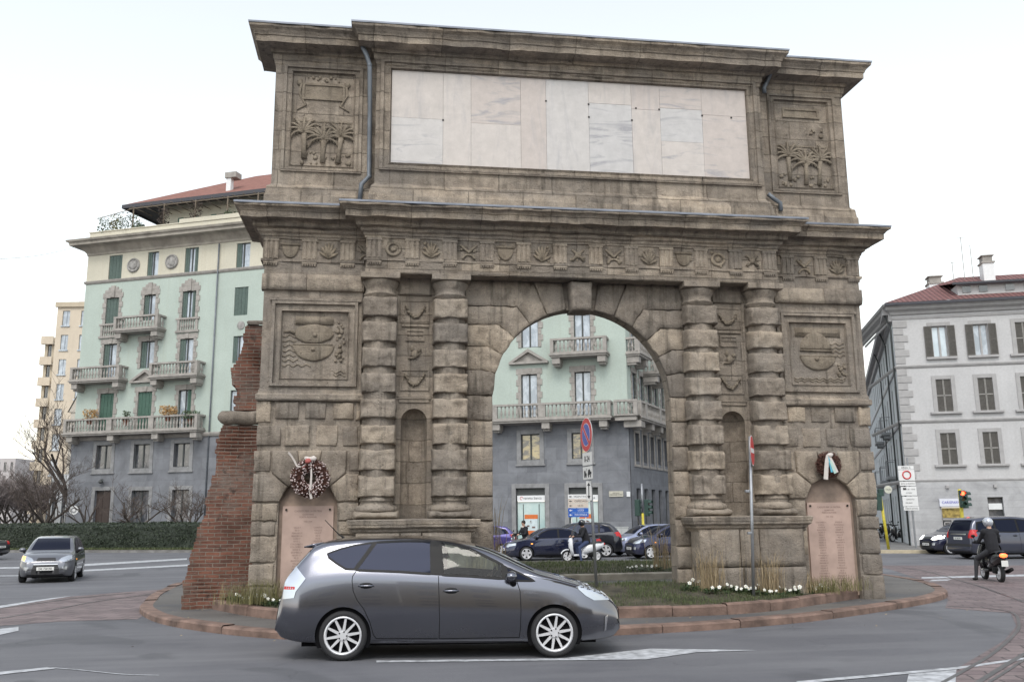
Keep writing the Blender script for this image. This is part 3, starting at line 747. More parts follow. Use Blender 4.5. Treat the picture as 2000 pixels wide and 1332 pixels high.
def metope(x, y, kind):
    z = 7.28; fr = MB(); fr.smooth = True
    fr.tone = rr.uniform(.4, .8)
    if kind == 0:
        for k in range(7):
            a = R(20+k*23); fr.tube([(x, y-.01, z-.14), (x+.09*math.cos(a), y-.03, z-.14+.17*math.sin(a)), (x+.16*math.cos(a), y-.01, z-.14+.29*math.sin(a))], [.012, .03, .012], 6)
    elif kind == 1:
        for a in (45, 135): fr.tube([(x-.15*math.cos(R(a)), y-.02, z-.15*math.sin(R(a))), (x+.15*math.cos(R(a)), y-.02, z+.15*math.sin(R(a)))], [.03, .018], 7)
        fr.ball((x, y-.02, z), .06, 8, 6, (1, .6, 1), .3)
    elif kind == 2:
        fr.tube([(x+.11*math.cos(k*math.pi/8), y-.012, z+.11*math.sin(k*math.pi/8)) for k in range(17)], .028, 7)
        fr.ball((x, y-.01, z), .055, 8, 6, (1, .7, 1), .3)
    elif kind == 3:
        lens(fr, x, z+.07, .14, .22, y, .045, math.pi, 2*math.pi); fr.tube([(x-.16, y-.02, z+.1), (x+.16, y-.02, z+.1)], .025, 6)
    else:
        fr.tube([(x-.14, y-.02, z+.12), (x, y-.03, z-.02), (x+.14, y-.02, z+.12)], [.02, .035, .02], 7)
        fr.tube([(x+.10*math.cos(math.pi*k/8), y-.02, z-.15+.09*math.sin(math.pi*k/8)) for k in range(9)], .022, 6)
    for k in range(5): fr.ball((x+rr.uniform(-.13, .13), y-.01, z+rr.uniform(-.14, .14)), rr.uniform(.015, .035), 6, 5, (1, .7, 1), .4)
    fr.v = [(x+(a-x)*1.22, y+(b-y)*.85, z+(c-z)*1.15) for a, b, c in fr.v]; fr.build('frieze_carving', M_RELIEF, ent)
kinds = [2, 0, 4, 3, 0, 1, 4, 0, 3, 2, 1]
xs = [-4.25+.772*k for k in range(12)]
for i, x in enumerate(xs):
    triglyph(x, -.42)
    if i < 11: metope(x+.386, -.42, kinds[i])
for s in (-1, 1):
    for i, x in enumerate((6.34, 5.57, 4.80)):
        triglyph(x*s, -.13)
        metope((x-.385)*s, -.13, (3, 0, 4)[i] if s < 0 else (0, 4, 1)[i])

# --- attic
at = MB()
at.sweep([(.12, 8.09), (.12, 8.42), (.10, 8.44), (.08, 8.62), (.03, 8.66), (0.0, 8.70)], -6.40, 6.40, -.13, .86, seg=60, jit=.03)
at.sweep([(.12, 8.09), (.12, 8.40), (.11, 8.44), (.07, 8.62), (.03, 8.66), (0.0, 8.70)], -4.28, 4.28, -.40, .1, seg=50, jit=.03)
for s in (-1, 1):
    X = lambda a, b: tuple(sorted((a*s, b*s)))
    at.tone = .5
    ringloft(at, [(*X(4.2, 6.40), 8.66, 11.4, -.13), (*X(4.56, 6.23), 8.97, 11.44-.06, -.13), (*X(4.57, 6.22), 8.98, 11.37, -.17), (*X(4.63, 6.16), 9.03, 11.32, -.17), (*X(4.64, 6.15), 9.04, 11.31, -.125), (*X(4.72, 6.07), 9.10, 11.25, -.12), (*X(4.74, 6.05), 9.12, 11.24, -.145), (*X(4.76, 6.03), 9.14, 11.23, -.075)])
    o = 6.40*s
    q = [(o, -.13, 8.66), (o, .86, 8.66), (o, .86, 11.4), (o, -.13, 11.4)]; at.quad(*(q if s > 0 else q[::-1]))
    o = 4.28*s; q = [(o, -.40, 8.66), (o, .0, 8.66), (o, .0, 11.5), (o, -.40, 11.5)]; at.quad(*(q if s > 0 else q[::-1]))
ringloft(at, [(-4.28, 4.28, 8.66, 11.5, -.40), (-4.20, 4.20, 8.98, 11.49, -.40), (-4.19, 4.19, 8.99, 11.48, -.45), (-4.12, 4.12, 9.05, 11.42, -.455), (-4.11, 4.11, 9.06, 11.41, -.40), (-4.03, 4.03, 9.12, 11.34, -.39), (-3.98, 3.98, 9.165, 11.30, -.42), (-3.965, 3.965, 9.17, 11.285, -.335)])
tp = [(0, 11.36), (.02, 11.38), (.025, 11.45), (.05, 11.47), (.06, 11.50), (.065, 11.58), (.10, 11.60), (.115, 11.66), (.12, 11.68), (.36, 11.70), (.385, 11.69), (.39, 11.82), (.41, 11.825), (.42, 11.86), (.46, 11.92), (.52, 11.965), (.525, 12.02)]
at.sweep(tp, -6.40, 6.40, -.13, .86, seg=90, jit=.035)
at.sweep(tp, -4.28, 4.28, -.40, .1, seg=70, jit=.035)
at.build('attic', M_ASHLAR, gate)
fl = MB()
for x1, yf, yb, z, pr in ((6.40, -.13, .9, 12.02, .535), (4.28, -.40, .3, 12.024, .535), (6.50, -.13, 1.3, 8.088, .54), (4.42, -.42, .3, 8.092, .54)):
    fl.sweep([(pr, z), (pr+.006, z+.035), (pr-.01, z+.045), (-.05 if z < 10 else -.6, z+(.12 if z < 10 else .09))], -x1, x1, yf, yb, seg=12)
fl.quad((-6.5, -.3, 12.115), (6.5, -.3, 12.115), (6.5, 1.3, 12.115), (-6.5, 1.3, 12.115))
fl.build('lead_flashing', M_LEAD, gate)
# carved palms in the attic side panels
def palm(mb, x, zb, h, y, lean=0., sc=1.):
    mb.tube([(x, y-.01, zb), (x+lean*.4, y-.03, zb+h*.5), (x+lean, y-.03, zb+h)], [.055*sc, .036*sc, .05*sc], 8)
    for k in range(9):
        a = R(-28+k*29.5); dx, dz = math.cos(a), math.sin(a); L_ = rr.uniform(.32, .40)*sc
        pts = [(x+lean+dx*L_*t, y-.012-.03*math.sin(math.pi*t), zb+h+.03+dz*L_*t*.9+.13*sc*math.sin(t*2.6)*abs(dx)*.8-.10*sc*t*t*abs(dx)) for t in [i/6 for i in range(7)]]
        mb.tube(pts, [.024*sc, .028*sc, .027*sc, .025*sc, .022*sc, .017*sc, .006], 6)
        for t in (2, 3, 4, 5):
            p = pts[t]
            for e in (-1, 1): mb.tube([p, (p[0]+dx*.06*sc-dz*e*.04*sc, p[1], p[2]+dz*.06*sc+dx*e*.04*sc-.02)], [.014*sc, .004], 5)
for s in (-1, 1):
    pv = MB(); pv.smooth = True; xc = 5.395*s; y = -.078
    for dx, h, ln in ((-.36, .42, -.02), (.02, .36, .02), (.34, .44, .05)): palm(pv, xc+dx, 9.2+(.1 if dx < 0 else .02), h+.12, y, ln, 1.12)
    for k in range(22): pv.ball((xc+rr.uniform(-.58, .58), y-.008, 9.2+rr.random()**2*.25), rr.uniform(.02, .05), 6, 5, (1, .5, 1), .4)
    z0, z1 = (10.62, 11.0) if s < 0 else (10.82, 11.06)
    pv.smooth = False
    ringloft(pv, [(xc-.45, xc+.45, z0, z1, y+.005), (xc-.45, xc+.45, z0, z1, y-.035), (xc-.40, xc+.40, z0+.05, z1-.05, y-.035), (xc-.39, xc+.39, z0+.06, z1-.06, y-.008)])
    pv.box(xc-.62, xc+.62, y-.012, y+.02, 10.12, 10.15)
    pv.smooth = True
    if s < 0:
        for e in (-1, 1):
            pv.ball((xc+e*.5, y-.02, 11.0), .06, 8, 6, (1, .6, 1.2), .4); pv.tube([(xc+e*.47, y-.02, 10.98), (xc+e*.5, y-.02, 10.75), (xc+e*.36, y-.02, 10.5), (xc+e*.55, y-.01, 10.38)], [.03, .022, .025, .01], 6)
        for k in range(9): pv.ball((xc+rr.uniform(-.35, .35), y-.01, 11.1+rr.uniform(-.05, .05)), rr.uniform(.02, .04), 6, 5, rough=.4)
    else:
        for k in range(9): pv.ball((xc+rr.uniform(.2, .5), y-.01, 10.5+rr.uniform(-.12, .12)), rr.uniform(.02, .05), 6, 5, (1, .7, 1), rough=.4)
    pv.v = [(a+.014*noise.noise((a*8, c*8, 1)), y+(b-y)*.9+.005*noise.noise((a*7, c*7, 5)), c+.014*noise.noise((a*8, c*8, 2))) for a, b, c in pv.v]; pv.build('palm_carving', M_RELIEF, gate)

# --- marble facing slabs
mt, t, b = newmat('veined_marble'); n = N(t); b.inputs['Roughness'].default_value = .55
tone = n.attr('tone'); p = n.pos()
c = n.ramp(tone, [(0., (.48, .425, .395)), (.2, (.50, .475, .46)), (.4, (.505, .46, .43)), (.6, (.48, .465, .46)), (.8, (.515, .47, .44)), (1., (.49, .43, .395))], 'CONSTANT')
v1 = n.noise(n.pos((.45, 1, 2.6)), 1.5, 6, .62, 1.6); v2 = n.noise(n.pos((3.2, 1, .5)), 1.3, 6, .65, 1.)
isv = n.ramp(n.math('FRACT', n.math('MULTIPLY', tone, 7.3)), [(.5, 0.), (.52, 1.)])
vv = n.mix(n.ramp(v1, [(.53, 0.), (.66, 1.)]), n.ramp(v2, [(.52, 0.), (.76, .6)]), isv)
c = n.mix(c, (.29, .285, .305), n.math('MULTIPLY', vv, .8))
c = n.mix(c, n.ramp(n.noise(p, 5., 5, .7), [(.3, .86), (.7, 1.1)]), .7, 'MULTIPLY')
n.link(c, b.inputs['Base Color'])
mm = MB(); xs = [-3.955, -2.86, -2.26, -1.18, -.62, .33, 1.30, 1.95, 2.92, 3.955]
cuts = [[.49], [], [.47], [], [], [.76], [.72], [.75, .38], [.70]]
rr2 = random.Random(21)
for i in range(9):
    zs = [9.175]+[9.175+2.11*q for q in sorted(cuts[i])]+[11.283]
    for a, b_ in zip(zs, zs[1:]):
        mm.tone = rr2.choice([.02, .1, .3, .3, .5, .5, .7, .85, .9])+rr2.uniform(0, .08)
        mm.bbox(xs[i]+.002, xs[i+1]-.002, -.352-rr2.uniform(0, .004), -.33, a+.002, b_-.002, .002)
mf = mm.build('marble_facing', MATS['veined_marble'], gate)
for x, z in ((.33, 10.75), (.33, 10.45), (1.3, 10.43), (2.92, 10.63), (3.6, 10.62), (1.4, 10.72), (1.93, 10.72), (-.62, 10.77), (-2.86, 10.2)):
    cl = MB(); cl.box(x-.018, x+.018, -.366, -.345, z-.022, z+.014); cl.build('clamp', MATS.get('iron_clamp') or simple_bsdf('iron_clamp', (.05, .045, .045), .7, .4), mf)
# --- drainpipes on the attic
M_PIPE = plain('drainpipe', (.13, .145, .165), .45, .2, var=.2, scale=4, local=False)
for pts in ([(705,62),(706,88),(716,108),(722,128),(722.5,200),(721,345),(706,360),(702.5,392)], [(1513,122),(1510,132),(1498,160),(1492,172),(1493,182)], [(1500,379),(1512,389),(1524,397),(1525,412)]):
    dp = MB(); dp.smooth = True; P_ = [W(x, y, -.47 if y < 100 and x < 1000 else (-.5 if y < 135 else -.26)) for x, y in pts]
    dp.tube(P_, .05, 10); 
    for q in P_[3:-2:1]: dp.ball(q, .056, 8, 6)
    dp.build('drainpipe', M_PIPE, gate)
# ---------------------------------------------------------------- brick wall stump beside the gate
def brick_mat(name, ca, cb, cm):
    mt, t, b = newmat(name); n = N(t); b.inputs['Roughness'].default_value = .93; b.inputs['Specular IOR Level'].default_value = .15
    sp = n.node('ShaderNodeSeparateXYZ'); cb_ = n.node('ShaderNodeCombineXYZ'); n.link(n.pos(), sp.inputs[0])
    n.link(n.math('ADD', sp.outputs[0], n.math('MULTIPLY', sp.outputs[1], .9)), cb_.inputs[0]); n.link(sp.outputs[2], cb_.inputs[1])
    br = n.node('ShaderNodeTexBrick'); nz_ = n.node('ShaderNodeTexNoise'); nz_.inputs['Scale'].default_value = 3.; n.link(n.pos(), nz_.inputs['Vector'])
    ad = n.node('ShaderNodeVectorMath', operation='MULTIPLY_ADD'); n.link(nz_.outputs['Color'], ad.inputs[0]); ad.inputs[1].default_value = (.07, .035, 0); n.link(cb_.outputs[0], ad.inputs[2])
    n.link(ad.outputs[0], br.inputs['Vector']); br.inputs['Scale'].default_value = 1; br.inputs['Brick Width'].default_value = .26; br.inputs['Row Height'].default_value = .074
    br.inputs['Mortar Size'].default_value = .009; br.inputs['Mortar Smooth'].default_value = .3; br.inputs['Bias'].default_value = -.15
    br.inputs['Color1'].default_value = (*ca, 1); br.inputs['Color2'].default_value = (*cb, 1); br.inputs['Mortar'].default_value = (*cm, 1)
    p = n.pos(); col = n.mix(br.outputs['Color'], n.ramp(n.noise(p, 1.0, 6, .7), [(.3, .45), (.7, 1.4)]), .95, 'MULTIPLY')
    col = n.mix(col, (.19, .165, .145), n.ramp(n.noise(p, .9, 6, .7, .3), [(.47, 0.), (.66, .8)]))
    col = n.mix(col, (.035, .03, .028), n.ramp(n.noise(p, 4., 5, .7), [(.56, 0.), (.70, .8)]))
    n.link(col, b.inputs['Base Color'])
    h = n.math('SUBTRACT', n.math('MULTIPLY', n.noise(p, 16., 5, .7), .9), n.math('MULTIPLY', br.outputs['Fac'], 1.2)); n.bump(h, 1., .025, b); return mt
M_BRICK = brick_mat('old_brick', (.20, .09, .064), (.115, .062, .05), (.235, .20, .165))
bw = empty('brick_wall', (-6.5, 1.2, 0), 0, 'ragged old red brick wall stump sloping up against the left side of the gate', 'wall')
def wall_slab(mb, prof, x_in, y0, y1, step=.074):
    """front face of brick courses with a ragged, stepped sloping edge; prof = [(z, x_left)] from below"""
    rows = []; z = prof[0][0]
    def xl(z):
        for (a, xa), (b_, xb) in zip(prof, prof[1:]):
            if a <= z <= b_: return xa+(xb-xa)*(z-a)/(b_-a)
        return prof[-1][1]
    rr = random.Random(2); k = 0
    while z < prof[-1][0]-1e-4:
        z2 = min(z+step, prof[-1][0]); x = xl((z+z2)/2)+rr.uniform(-.02, .02)*(1.5 if z > 4.1 else 1)+.16*noise.fractal((z*1.3, 3, 1), 1, 2, 4)*(1.3 if z > 4.1 else .7)
        n_ = 10; bowl = lambda xx, zz: .035*noise.fractal((xx*1.5, zz*1.5, 7), 1, 2, 4)
        xs = [x+(x_in-x)*i/n_ for i in range(n_+1)]
        for i in range(n_):
            mb.quad((xs[i], y0+bowl(xs[i], z), z), (xs[i+1], y0+bowl(xs[i+1], z), z), (xs[i+1], y0+bowl(xs[i+1], z2), z2), (xs[i], y0+bowl(xs[i], z2), z2))
        mb.quad((x, y1, z), (x, y0+bowl(x, z), z), (x, y0+bowl(x, z2), z2), (x, y1, z2))
        mb.quad((x, y0-.0+bowl(x, z2), z2), (x_in, y0+bowl(x, z2), z2), (x_in, y1, z2), (x, y1, z2)); mb.quad((x, y0+bowl(x, z), z), (x, y1, z), (x_in, y1, z), (x_in, y0+bowl(x, z), z))
        z = z2; k += 1
Yb = .9
wx = lambda x, y: tuple(W(x, y, Yb))
pl = [(357,1155),(366,1110),(383,1052),(398,1000),(413,935),(424,880),(436,830)]
pr_ = [(.10, W(357,1155,Yb).x-.03)]+[(W(x, y, Yb).z, W(x, y, Yb).x) for x, y in pl]
o_ = (-6.5, 1.2, 0)
def rel(mb):
    mb.v = [(x-o_[0], y-o_[1], z-o_[2]) for x, y, z in mb.v]; return mb
b1 = MB(); wall_slab(b1, pr_, -6.3, Yb, 2.3); rel(b1).build('lower_courses', M_BRICK, bw)
pl2 = [(447,800),(452,760),(460,720),(470,690),(477,650),(485,634)]
b2 = MB(); wall_slab(b2, [(W(x, y, Yb).z, W(x, y, Yb).x) for x, y in pl2], -6.3, Yb+.04, 2.2); rel(b2).build('upper_courses', M_BRICK, bw)
b3 = MB(); b3.smooth = True
z0, z1 = W(436, 829, Yb).z, W(436, 802, Yb).z
b3.sweep([(0, z0), (.06, z0+.03), (.11, z0+.09), (.12, (z0+z1)/2), (.10, z1-.07), (.05, z1-.01), (-.1, z1)], W(438,820,Yb).x, -6.4, Yb, 2.3, seg=16, jit=.04); rel(b3).build('stone_band', M_STONE, bw)
b4 = MB(); zc = W(485, 634, Yb).z
b4.sweep([(.03, zc), (.05, zc+.05), (.02, zc+.08), (-.12, zc+.12)], W(487, 630, Yb).x, -6.4, Yb, 2.0, seg=6, jit=.03); rel(b4).build('capstone', M_STONE, bw)

# ---------------------------------------------------------------- building helpers
def glass_mat(name, c, c2, rough=.06, scale=(1.3, 1, .7)):
    """pane over curtains: vertical folds and soft patches behind a glossy surface; pale colours also hold reflected sky"""
    mt, t, b = newmat(name); n = N(t); b.inputs['Roughness'].default_value = rough; b.inputs['Specular IOR Level'].default_value = .8
    b.inputs['Coat Weight'].default_value = .7; b.inputs['Coat Roughness'].default_value = .02
    col = n.mix(c, c2, n.ramp(n.noise(n.pos(scale), 1.6, 3, .6, .4), [(.42, 0.), (.58, 1.)]))
    n.link(col, b.inputs['Base Color']); return mt
M_GL_L = glass_mat('glass_light', (.42, .47, .53), (.26, .30, .35))  # pale base stands for curtains and for the bright sky reflected in panes
M_GL_D = glass_mat('glass_dark', (.05, .055, .065), (.12, .12, .13))
M_GL_Y = glass_mat('glass_warm', (.40, .32, .16), (.08, .075, .07), scale=(1, 1, 2.))
M_FRAME = plain('dark_frame', (.05, .055, .055), .6)
M_SHUT_G = plain('green_shutter', (.065, .13, .10), .7, var=.15)
M_SHUT_G2 = plain('grey_green_shutter', (.10, .14, .125), .7, var=.15)
M_TRIM = plain('grey_stone_trim', (.30, .28, .26), .85, var=.2, scale=3, bump=.004)
M_TRIM2 = plain('cornice_stone', (.33, .30, .26), .85, var=.25, scale=1.5)

def plaster(name, c, stain=(.8, .8, .8), blue=None):
    mt, t, b = newmat(name); n = N(t); b.inputs['Roughness'].default_value = .9; b.inputs['Specular IOR Level'].default_value = .2
    p = n.pos(local=True)
    col = n.mix(c, tuple(x*.86 for x in c), n.ramp(n.noise(p, .35, 5, .65), [(.35, 0.), (.7, 1.)]))
    col = n.mix(col, tuple(x*y for x, y in zip(c, stain)), n.math('MULTIPLY', n.ramp(n.noise(n.pos((2.2, 2.2, .12), local=True), 1., 5, .65), [(.52, 0.), (.75, 1.)]), .6))
    col = n.mix(col, n.ramp(n.noise(p, 9., 4), [(.3, .93), (.7, 1.05)]), 1., 'MULTIPLY')
    n.link(col, b.inputs['Base Color']); n.bump(n.noise(p, 30., 3), .4, .004, b); return mt
M_MINT = plaster('mint_plaster', (.42, .482, .44), (.85, .82, .78))
M_CREAM = plaster('cream_plaster', (.56, .53, .44), (.85, .82, .76))
def ashlar(name, c0, c1, bw_, rh):
    mt, t, b = newmat(name); n = N(t); b.inputs['Roughness'].default_value = .75
    sp = n.node('ShaderNodeSeparateXYZ'); cb = n.node('ShaderNodeCombineXYZ'); n.link(n.pos(local=True), sp.inputs[0]); n.link(sp.outputs[0], cb.inputs[0]); n.link(sp.outputs[2], cb.inputs[1])
    br = n.node('ShaderNodeTexBrick'); n.link(cb.outputs[0], br.inputs['Vector']); br.inputs['Scale'].default_value = 1; br.inputs['Brick Width'].default_value = bw_; br.inputs['Row Height'].default_value = rh
    br.inputs['Mortar Size'].default_value = .006; br.inputs['Color1'].default_value = (*c0, 1); br.inputs['Color2'].default_value = (*c1, 1); br.inputs['Mortar'].default_value = (*[x*.8 for x in c0], 1)
    p = n.pos(local=True); col = n.mix(br.outputs['Color'], n.ramp(n.noise(p, .7, 6, .7, .5), [(.3, .7), (.7, 1.25)]), 1., 'MULTIPLY')
    n.link(col, b.inputs['Base Color']); n.bump(n.math('SUBTRACT', n.noise(p, 6., 4), br.outputs['Fac']), .5, .01, b); return mt
M_GREY = ashlar('grey_stone_slabs', (.135, .141, .158), (.178, .185, .203), 1.3, .78)

def part_box(name, mat, parent, bxs, bev=0.):
    mb = MB()
    for q in bxs: (mb.bbox(*q, bev) if bev else mb.box(*q))
    return mb.build(name, mat, parent)
BAL = [(.055, 0), (.055, .06), (.035, .09), (.045, .16), (.075, .28), (.05, .42), (.03, .52), (.045, .56), (.03, .59), (.055, .63), (.055, .70)]
def balustrade(mb, p0, p1, z, h=1.0, posts=(), step=.26, thick=.2):
    """stone balustrade between two plan points: plinth, balusters, rail and posts at given fractions"""
    a, b = Vector((*p0, 0)), Vector((*p1, 0)); L_ = (b-a).length; d = (b-a)/L_; nn = Vector((-d.y, d.x, 0))*thick/2
    def bar(t0, t1, z0, z1, ex=0.):
        A, B = a+d*t0, a+d*t1; N_ = nn*(1+ex)
        q = [A-N_, B-N_, B+N_, A+N_]; i0 = [mb.vert((p.x, p.y, z0)) for p in q]; i1 = [mb.vert((p.x, p.y, z1)) for p in q]
        mb.face(i0[::-1]); mb.face(i1)
        for k in range(4): mb.face((i0[k], i0[(k+1) % 4], i1[(k+1) % 4], i1[k]))
    bar(0, L_, z, z+.10); bar(0, L_, z+h-.13, z+h, .25)
    ps = sorted(posts)
    for p in ps: bar(max(0, p-.22), min(L_, p+.22), z+.1, z+h-.13, .1)
    t = step/2
    while t < L_:
        if all(abs(t-p) > .3 for p in ps):
            c = a+d*t; s_ = (h-.23)/.70
            mb.lathe([(r_, q*s_) for r_, q in BAL], c.x, c.y, 8, cz=z+.10, caps=False)
        t += step
def balcony(name, parent, u0, u1, zr, out=.9, slab_t=.22, h=1.0, posts=None, brackets=None, mat=None, sides=True):
    mb = MB(); zf = zr-h
    mb.box(u0-.08, u1+.08, -out-.08, .02, zf-.10, zf); mb.box(u0, u1, -out, .02, zf-slab_t, zf-.10)
    for bu in (brackets if brackets is not None else (u0+.35, u1-.35)):
        mb.bbox(bu-.26, bu+.26, -out+.1, .02, zf-slab_t-.42, zf-slab_t, .03); mb.box(bu-.2, bu+.2, -out+.3, .02, zf-slab_t-.55, zf-slab_t-.42)
    ps = posts if posts is not None else [0, u1-u0]
    balustrade(mb, (u0, -out+.1), (u1, -out+.1), zf, h, ps)
    if sides:
        balustrade(mb, (u0+.1, -out+.1), (u0+.1, 0), zf, h, [0]); balustrade(mb, (u1-.1, -out+.1), (u1-.1, 0), zf, h, [0])
    return mb.build(name, mat or M_TRIM, parent)
def window(parent, u0, u1, z0, z1, y=.14, style='open', glass=None, frame=None, shut=None, leaves=2):
    """sash window: frame, mullion, pane; style closed = folded shutters; half = one leaf closed"""
    mb = MB(); fr_ = .055; um = (u0+u1)/2
    mb.mi = 0
    for q in ((u0, u0+fr_, y-.02, y+.05, z0, z1), (u1-fr_, u1, y-.02, y+.05, z0, z1), (u0+fr_, u1-fr_, y-.02, y+.05, z1-fr_, z1), (u0+fr_, u1-fr_, y-.02, y+.05, z0, z0+fr_)): mb.box(*q)
    if style != 'closed' and leaves == 2: mb.box(um-.05, um+.05, y-.03, y+.05, z0+fr_, z1-fr_)
    mb.mi = 1; mb.quad((u0+fr_, y+.02, z0+fr_), (u1-fr_, y+.02, z0+fr_), (u1-fr_, y+.02, z1-fr_), (u0+fr_, y+.02, z1-fr_))
    o = mb.build('window', [frame or M_FRAME, glass or M_GL_L], parent)
    if style in ('closed', 'halfl', 'halfr', 'slit'):
        sm_ = MB()
        segs = {'closed': [(u0, um-.01), (um+.01, u1)], 'halfl': [(u0, u0+.36*(u1-u0))], 'halfr': [(u1-.36*(u1-u0), u1)], 'slit': [(u0, u0+.3*(u1-u0)), (u1-.3*(u1-u0), u1)]}[style]
        for a, b in segs:
            w2 = (b-a)/2
            for c0, c1, yy in ((a+.01, a+w2, 0), (a+w2, b-.01, .025)):
                sm_.box(c0, c1, y-.07+yy, y-.035+yy, z0+.02, z1-.02)
                zz = z0+.1
                while zz < z1-.12: sm_.box(c0+.02, c1-.02, y-.085+yy, y-.06+yy, zz, zz+.035); zz += .075
        sm_.build('shutter', shut or M_SHUT_G2, o)
    return o
def quoins(mb, u0, u1, z0, z1, y=-.05, w_=.34):
    """toothed stone surround: alternating long and short blocks either side, lintel with voussoirs"""
    z = z0; k = 0
    while z < z1-.05:
        h = min(.42, z1-z); e = w_ if k % 2 else w_-.12
        mb.tone = random.uniform(.3, .8); mb.bbox(u0-e, u0-.0, y-.0, .14, z+.008, z+h-.008, .015); mb.bbox(u1, u1+e, y, .14, z+.008, z+h-.008, .015); z += h; k += 1
# ---------------------------------------------------------------- green corner apartment building
GA = R(23.96); GP = Vector((-17.843, 49.937, 0))
ga = empty('apartment_building', GP, -GA, 'mint green corner building with grey stone base, balustraded balconies and red roof', 'building')
U0, U1 = -10.0, 31.95
# openings: u0, u1, z0, z1, style, glass
top = [(-8.0,-6.8,20.1,22.04,'closed'), (-4.5,-3.52,20.12,22.02,'halfl'), (-1.2,-.03,20.12,22.04,'slit'), (3.22,4.36,20.05,22.0,'halfl'), (7.0,8.1,20.1,22.,'closed'), (11,12.1,20.1,22,'slit'), (15,16.1,20.1,22,'closed'), (19,20.1,20.1,22,'slit'), (25.05,26.15,20.1,22.,'slit'), (28.6,29.7,20.1,22,'open')]
r4 = [(-7.95,-6.8,16.62,18.64,'closed'), (-4.54,-3.53,16.65,18.63,'halfl'), (-1.17,-.02,16.61,18.65,'slit'), (3.23,4.36,16.5,18.63,'closed'), (7.0,8.1,16.6,18.6,'open'), (11,12.1,16.6,18.6,'closed'), (15,16.1,16.6,18.6,'open'), (19,20.1,16.6,18.6,'open'), (25.05,26.15,16.6,18.6,'open'), (28.6,29.7,16.6,18.6,'open')]
r3 = [(-7.84,-6.68,12.3,15.03,'halfl'), (-4.52,-3.35,13.0,15.04,'halfl'), (-1.14,.0,12.3,15.03,'halfl'), (3.31,4.2,12.98,14.97,'halfl'), (7.0,8.1,13,15,'open'), (11,12.1,13,15,'open'), (15,16.1,13,15,'open'), (19,20.1,13,15,'open'), (25.04,26.18,12.82,14.95,'open'), (28.6,29.68,12.3,14.95,'open')]
r2 = [(-7.83,-6.62,8.4,11.25,'closed'), (-4.48,-3.27,8.4,11.22,'closed'), (-1.0,.09,8.4,11.21,'halfr'), (3.3,4.3,9.1,11.0,'open'), (7.0,8.1,9,11,'open'), (11,12.1,9,11,'open'), (15,16.1,9,11,'open'), (19,20.1,9,11,'open'), (25.0,26.08,8.2,11.03,'open'), (28.57,29.62,8.2,11.02,'open')]
r1 = [(-7.75,-6.42,5.62,7.37,'open'), (-4.47,-3.1,5.6,7.35,'open'), (-1.07,.25,5.62,7.32,'open'), (7.0,8.2,5.6,7.3,'open'), (11,12.2,5.6,7.3,'open'), (15,16.2,5.6,7.3,'open'), (19,20.2,5.6,7.3,'open'), (24.95,26.2,5.46,7.12,'open'), (28.3,29.45,5.46,7.1,'open')]
r0 = [(-7.6,-6.2,.35,4.05,'door'), (-4.4,-2.95,1.3,4.0,'shop'), (-1.0,.4,1.3,4.0,'shop'), (7,8.4,1.3,3.8,'shop'), (11,12.4,1.3,3.8,'shop'), (24.58,26.5,.4,3.68,'bank'), (28.05,29.92,.4,3.66,'bank')]
wl = MB(); rect_holes(wl, U0, U1, 8.0, 20.0, [h[:4] for h in r4+r3+r2], 0., .18); wl.quad((U0, 0, 8.0), (U0, 16, 8.0), (U0, 16, 20), (U0, 0, 20))
wl.build('plaster_wall', M_MINT, ga)
wl = MB(); rect_holes(wl, U0, U1, 20.0, 22.4, [h[:4] for h in top], 0., .18); wl.quad((U0, 0, 20), (U0, 16, 20), (U0, 16, 22.4), (U0, 0, 22.4))
wl.build('attic_wall', M_CREAM, ga)
wl = MB(); rect_holes(wl, U0-.05, U1+.02, 0, 8.0, [h[:4] for h in r1+r0], -.06, .26); wl.quad((U0-.05, -.06, 0), (U0-.05, 16, 0), (U0-.05, 16, 8), (U0-.05, -.06, 8))
wl.build('stone_base', M_GREY, ga)
for L_ in (top, r4, r3, r2):
    for a, b, c, d, st in L_:
        cl_ = c < 12 and a < 1
        window(ga, a, b, c, d, style=st, shut=M_SHUT_G if cl_ else M_SHUT_G2, glass=M_GL_L)
for a, b, c, d, st in r1: window(ga, a, b, c, d, glass=M_GL_Y if a > 20 else M_GL_D)
for a, b, c, d, st in r1+r0:
    fm_ = MB()
    e = .28; z0 = c-e if st not in ('door', 'bank') else 0.0
    for q in ((a-e, a, -.11, .0, z0, d+e), (b, b+e, -.11, .0, z0, d+e), (a, b, -.11, .0, d, d+e)): fm_.bbox(*q, .02)
    if z0 > 0: fm_.bbox(a, b, -.11, .0, c-e, c, .02); fm_.bbox(a-e-.08, b+e+.08, -.16, .0, c-e-.1, c-e, .02)
    fm_.build('stone_frame', MATS.get('frame_stone') or plain('frame_stone', (.22, .22, .225), .8, var=.2, scale=3), ga)
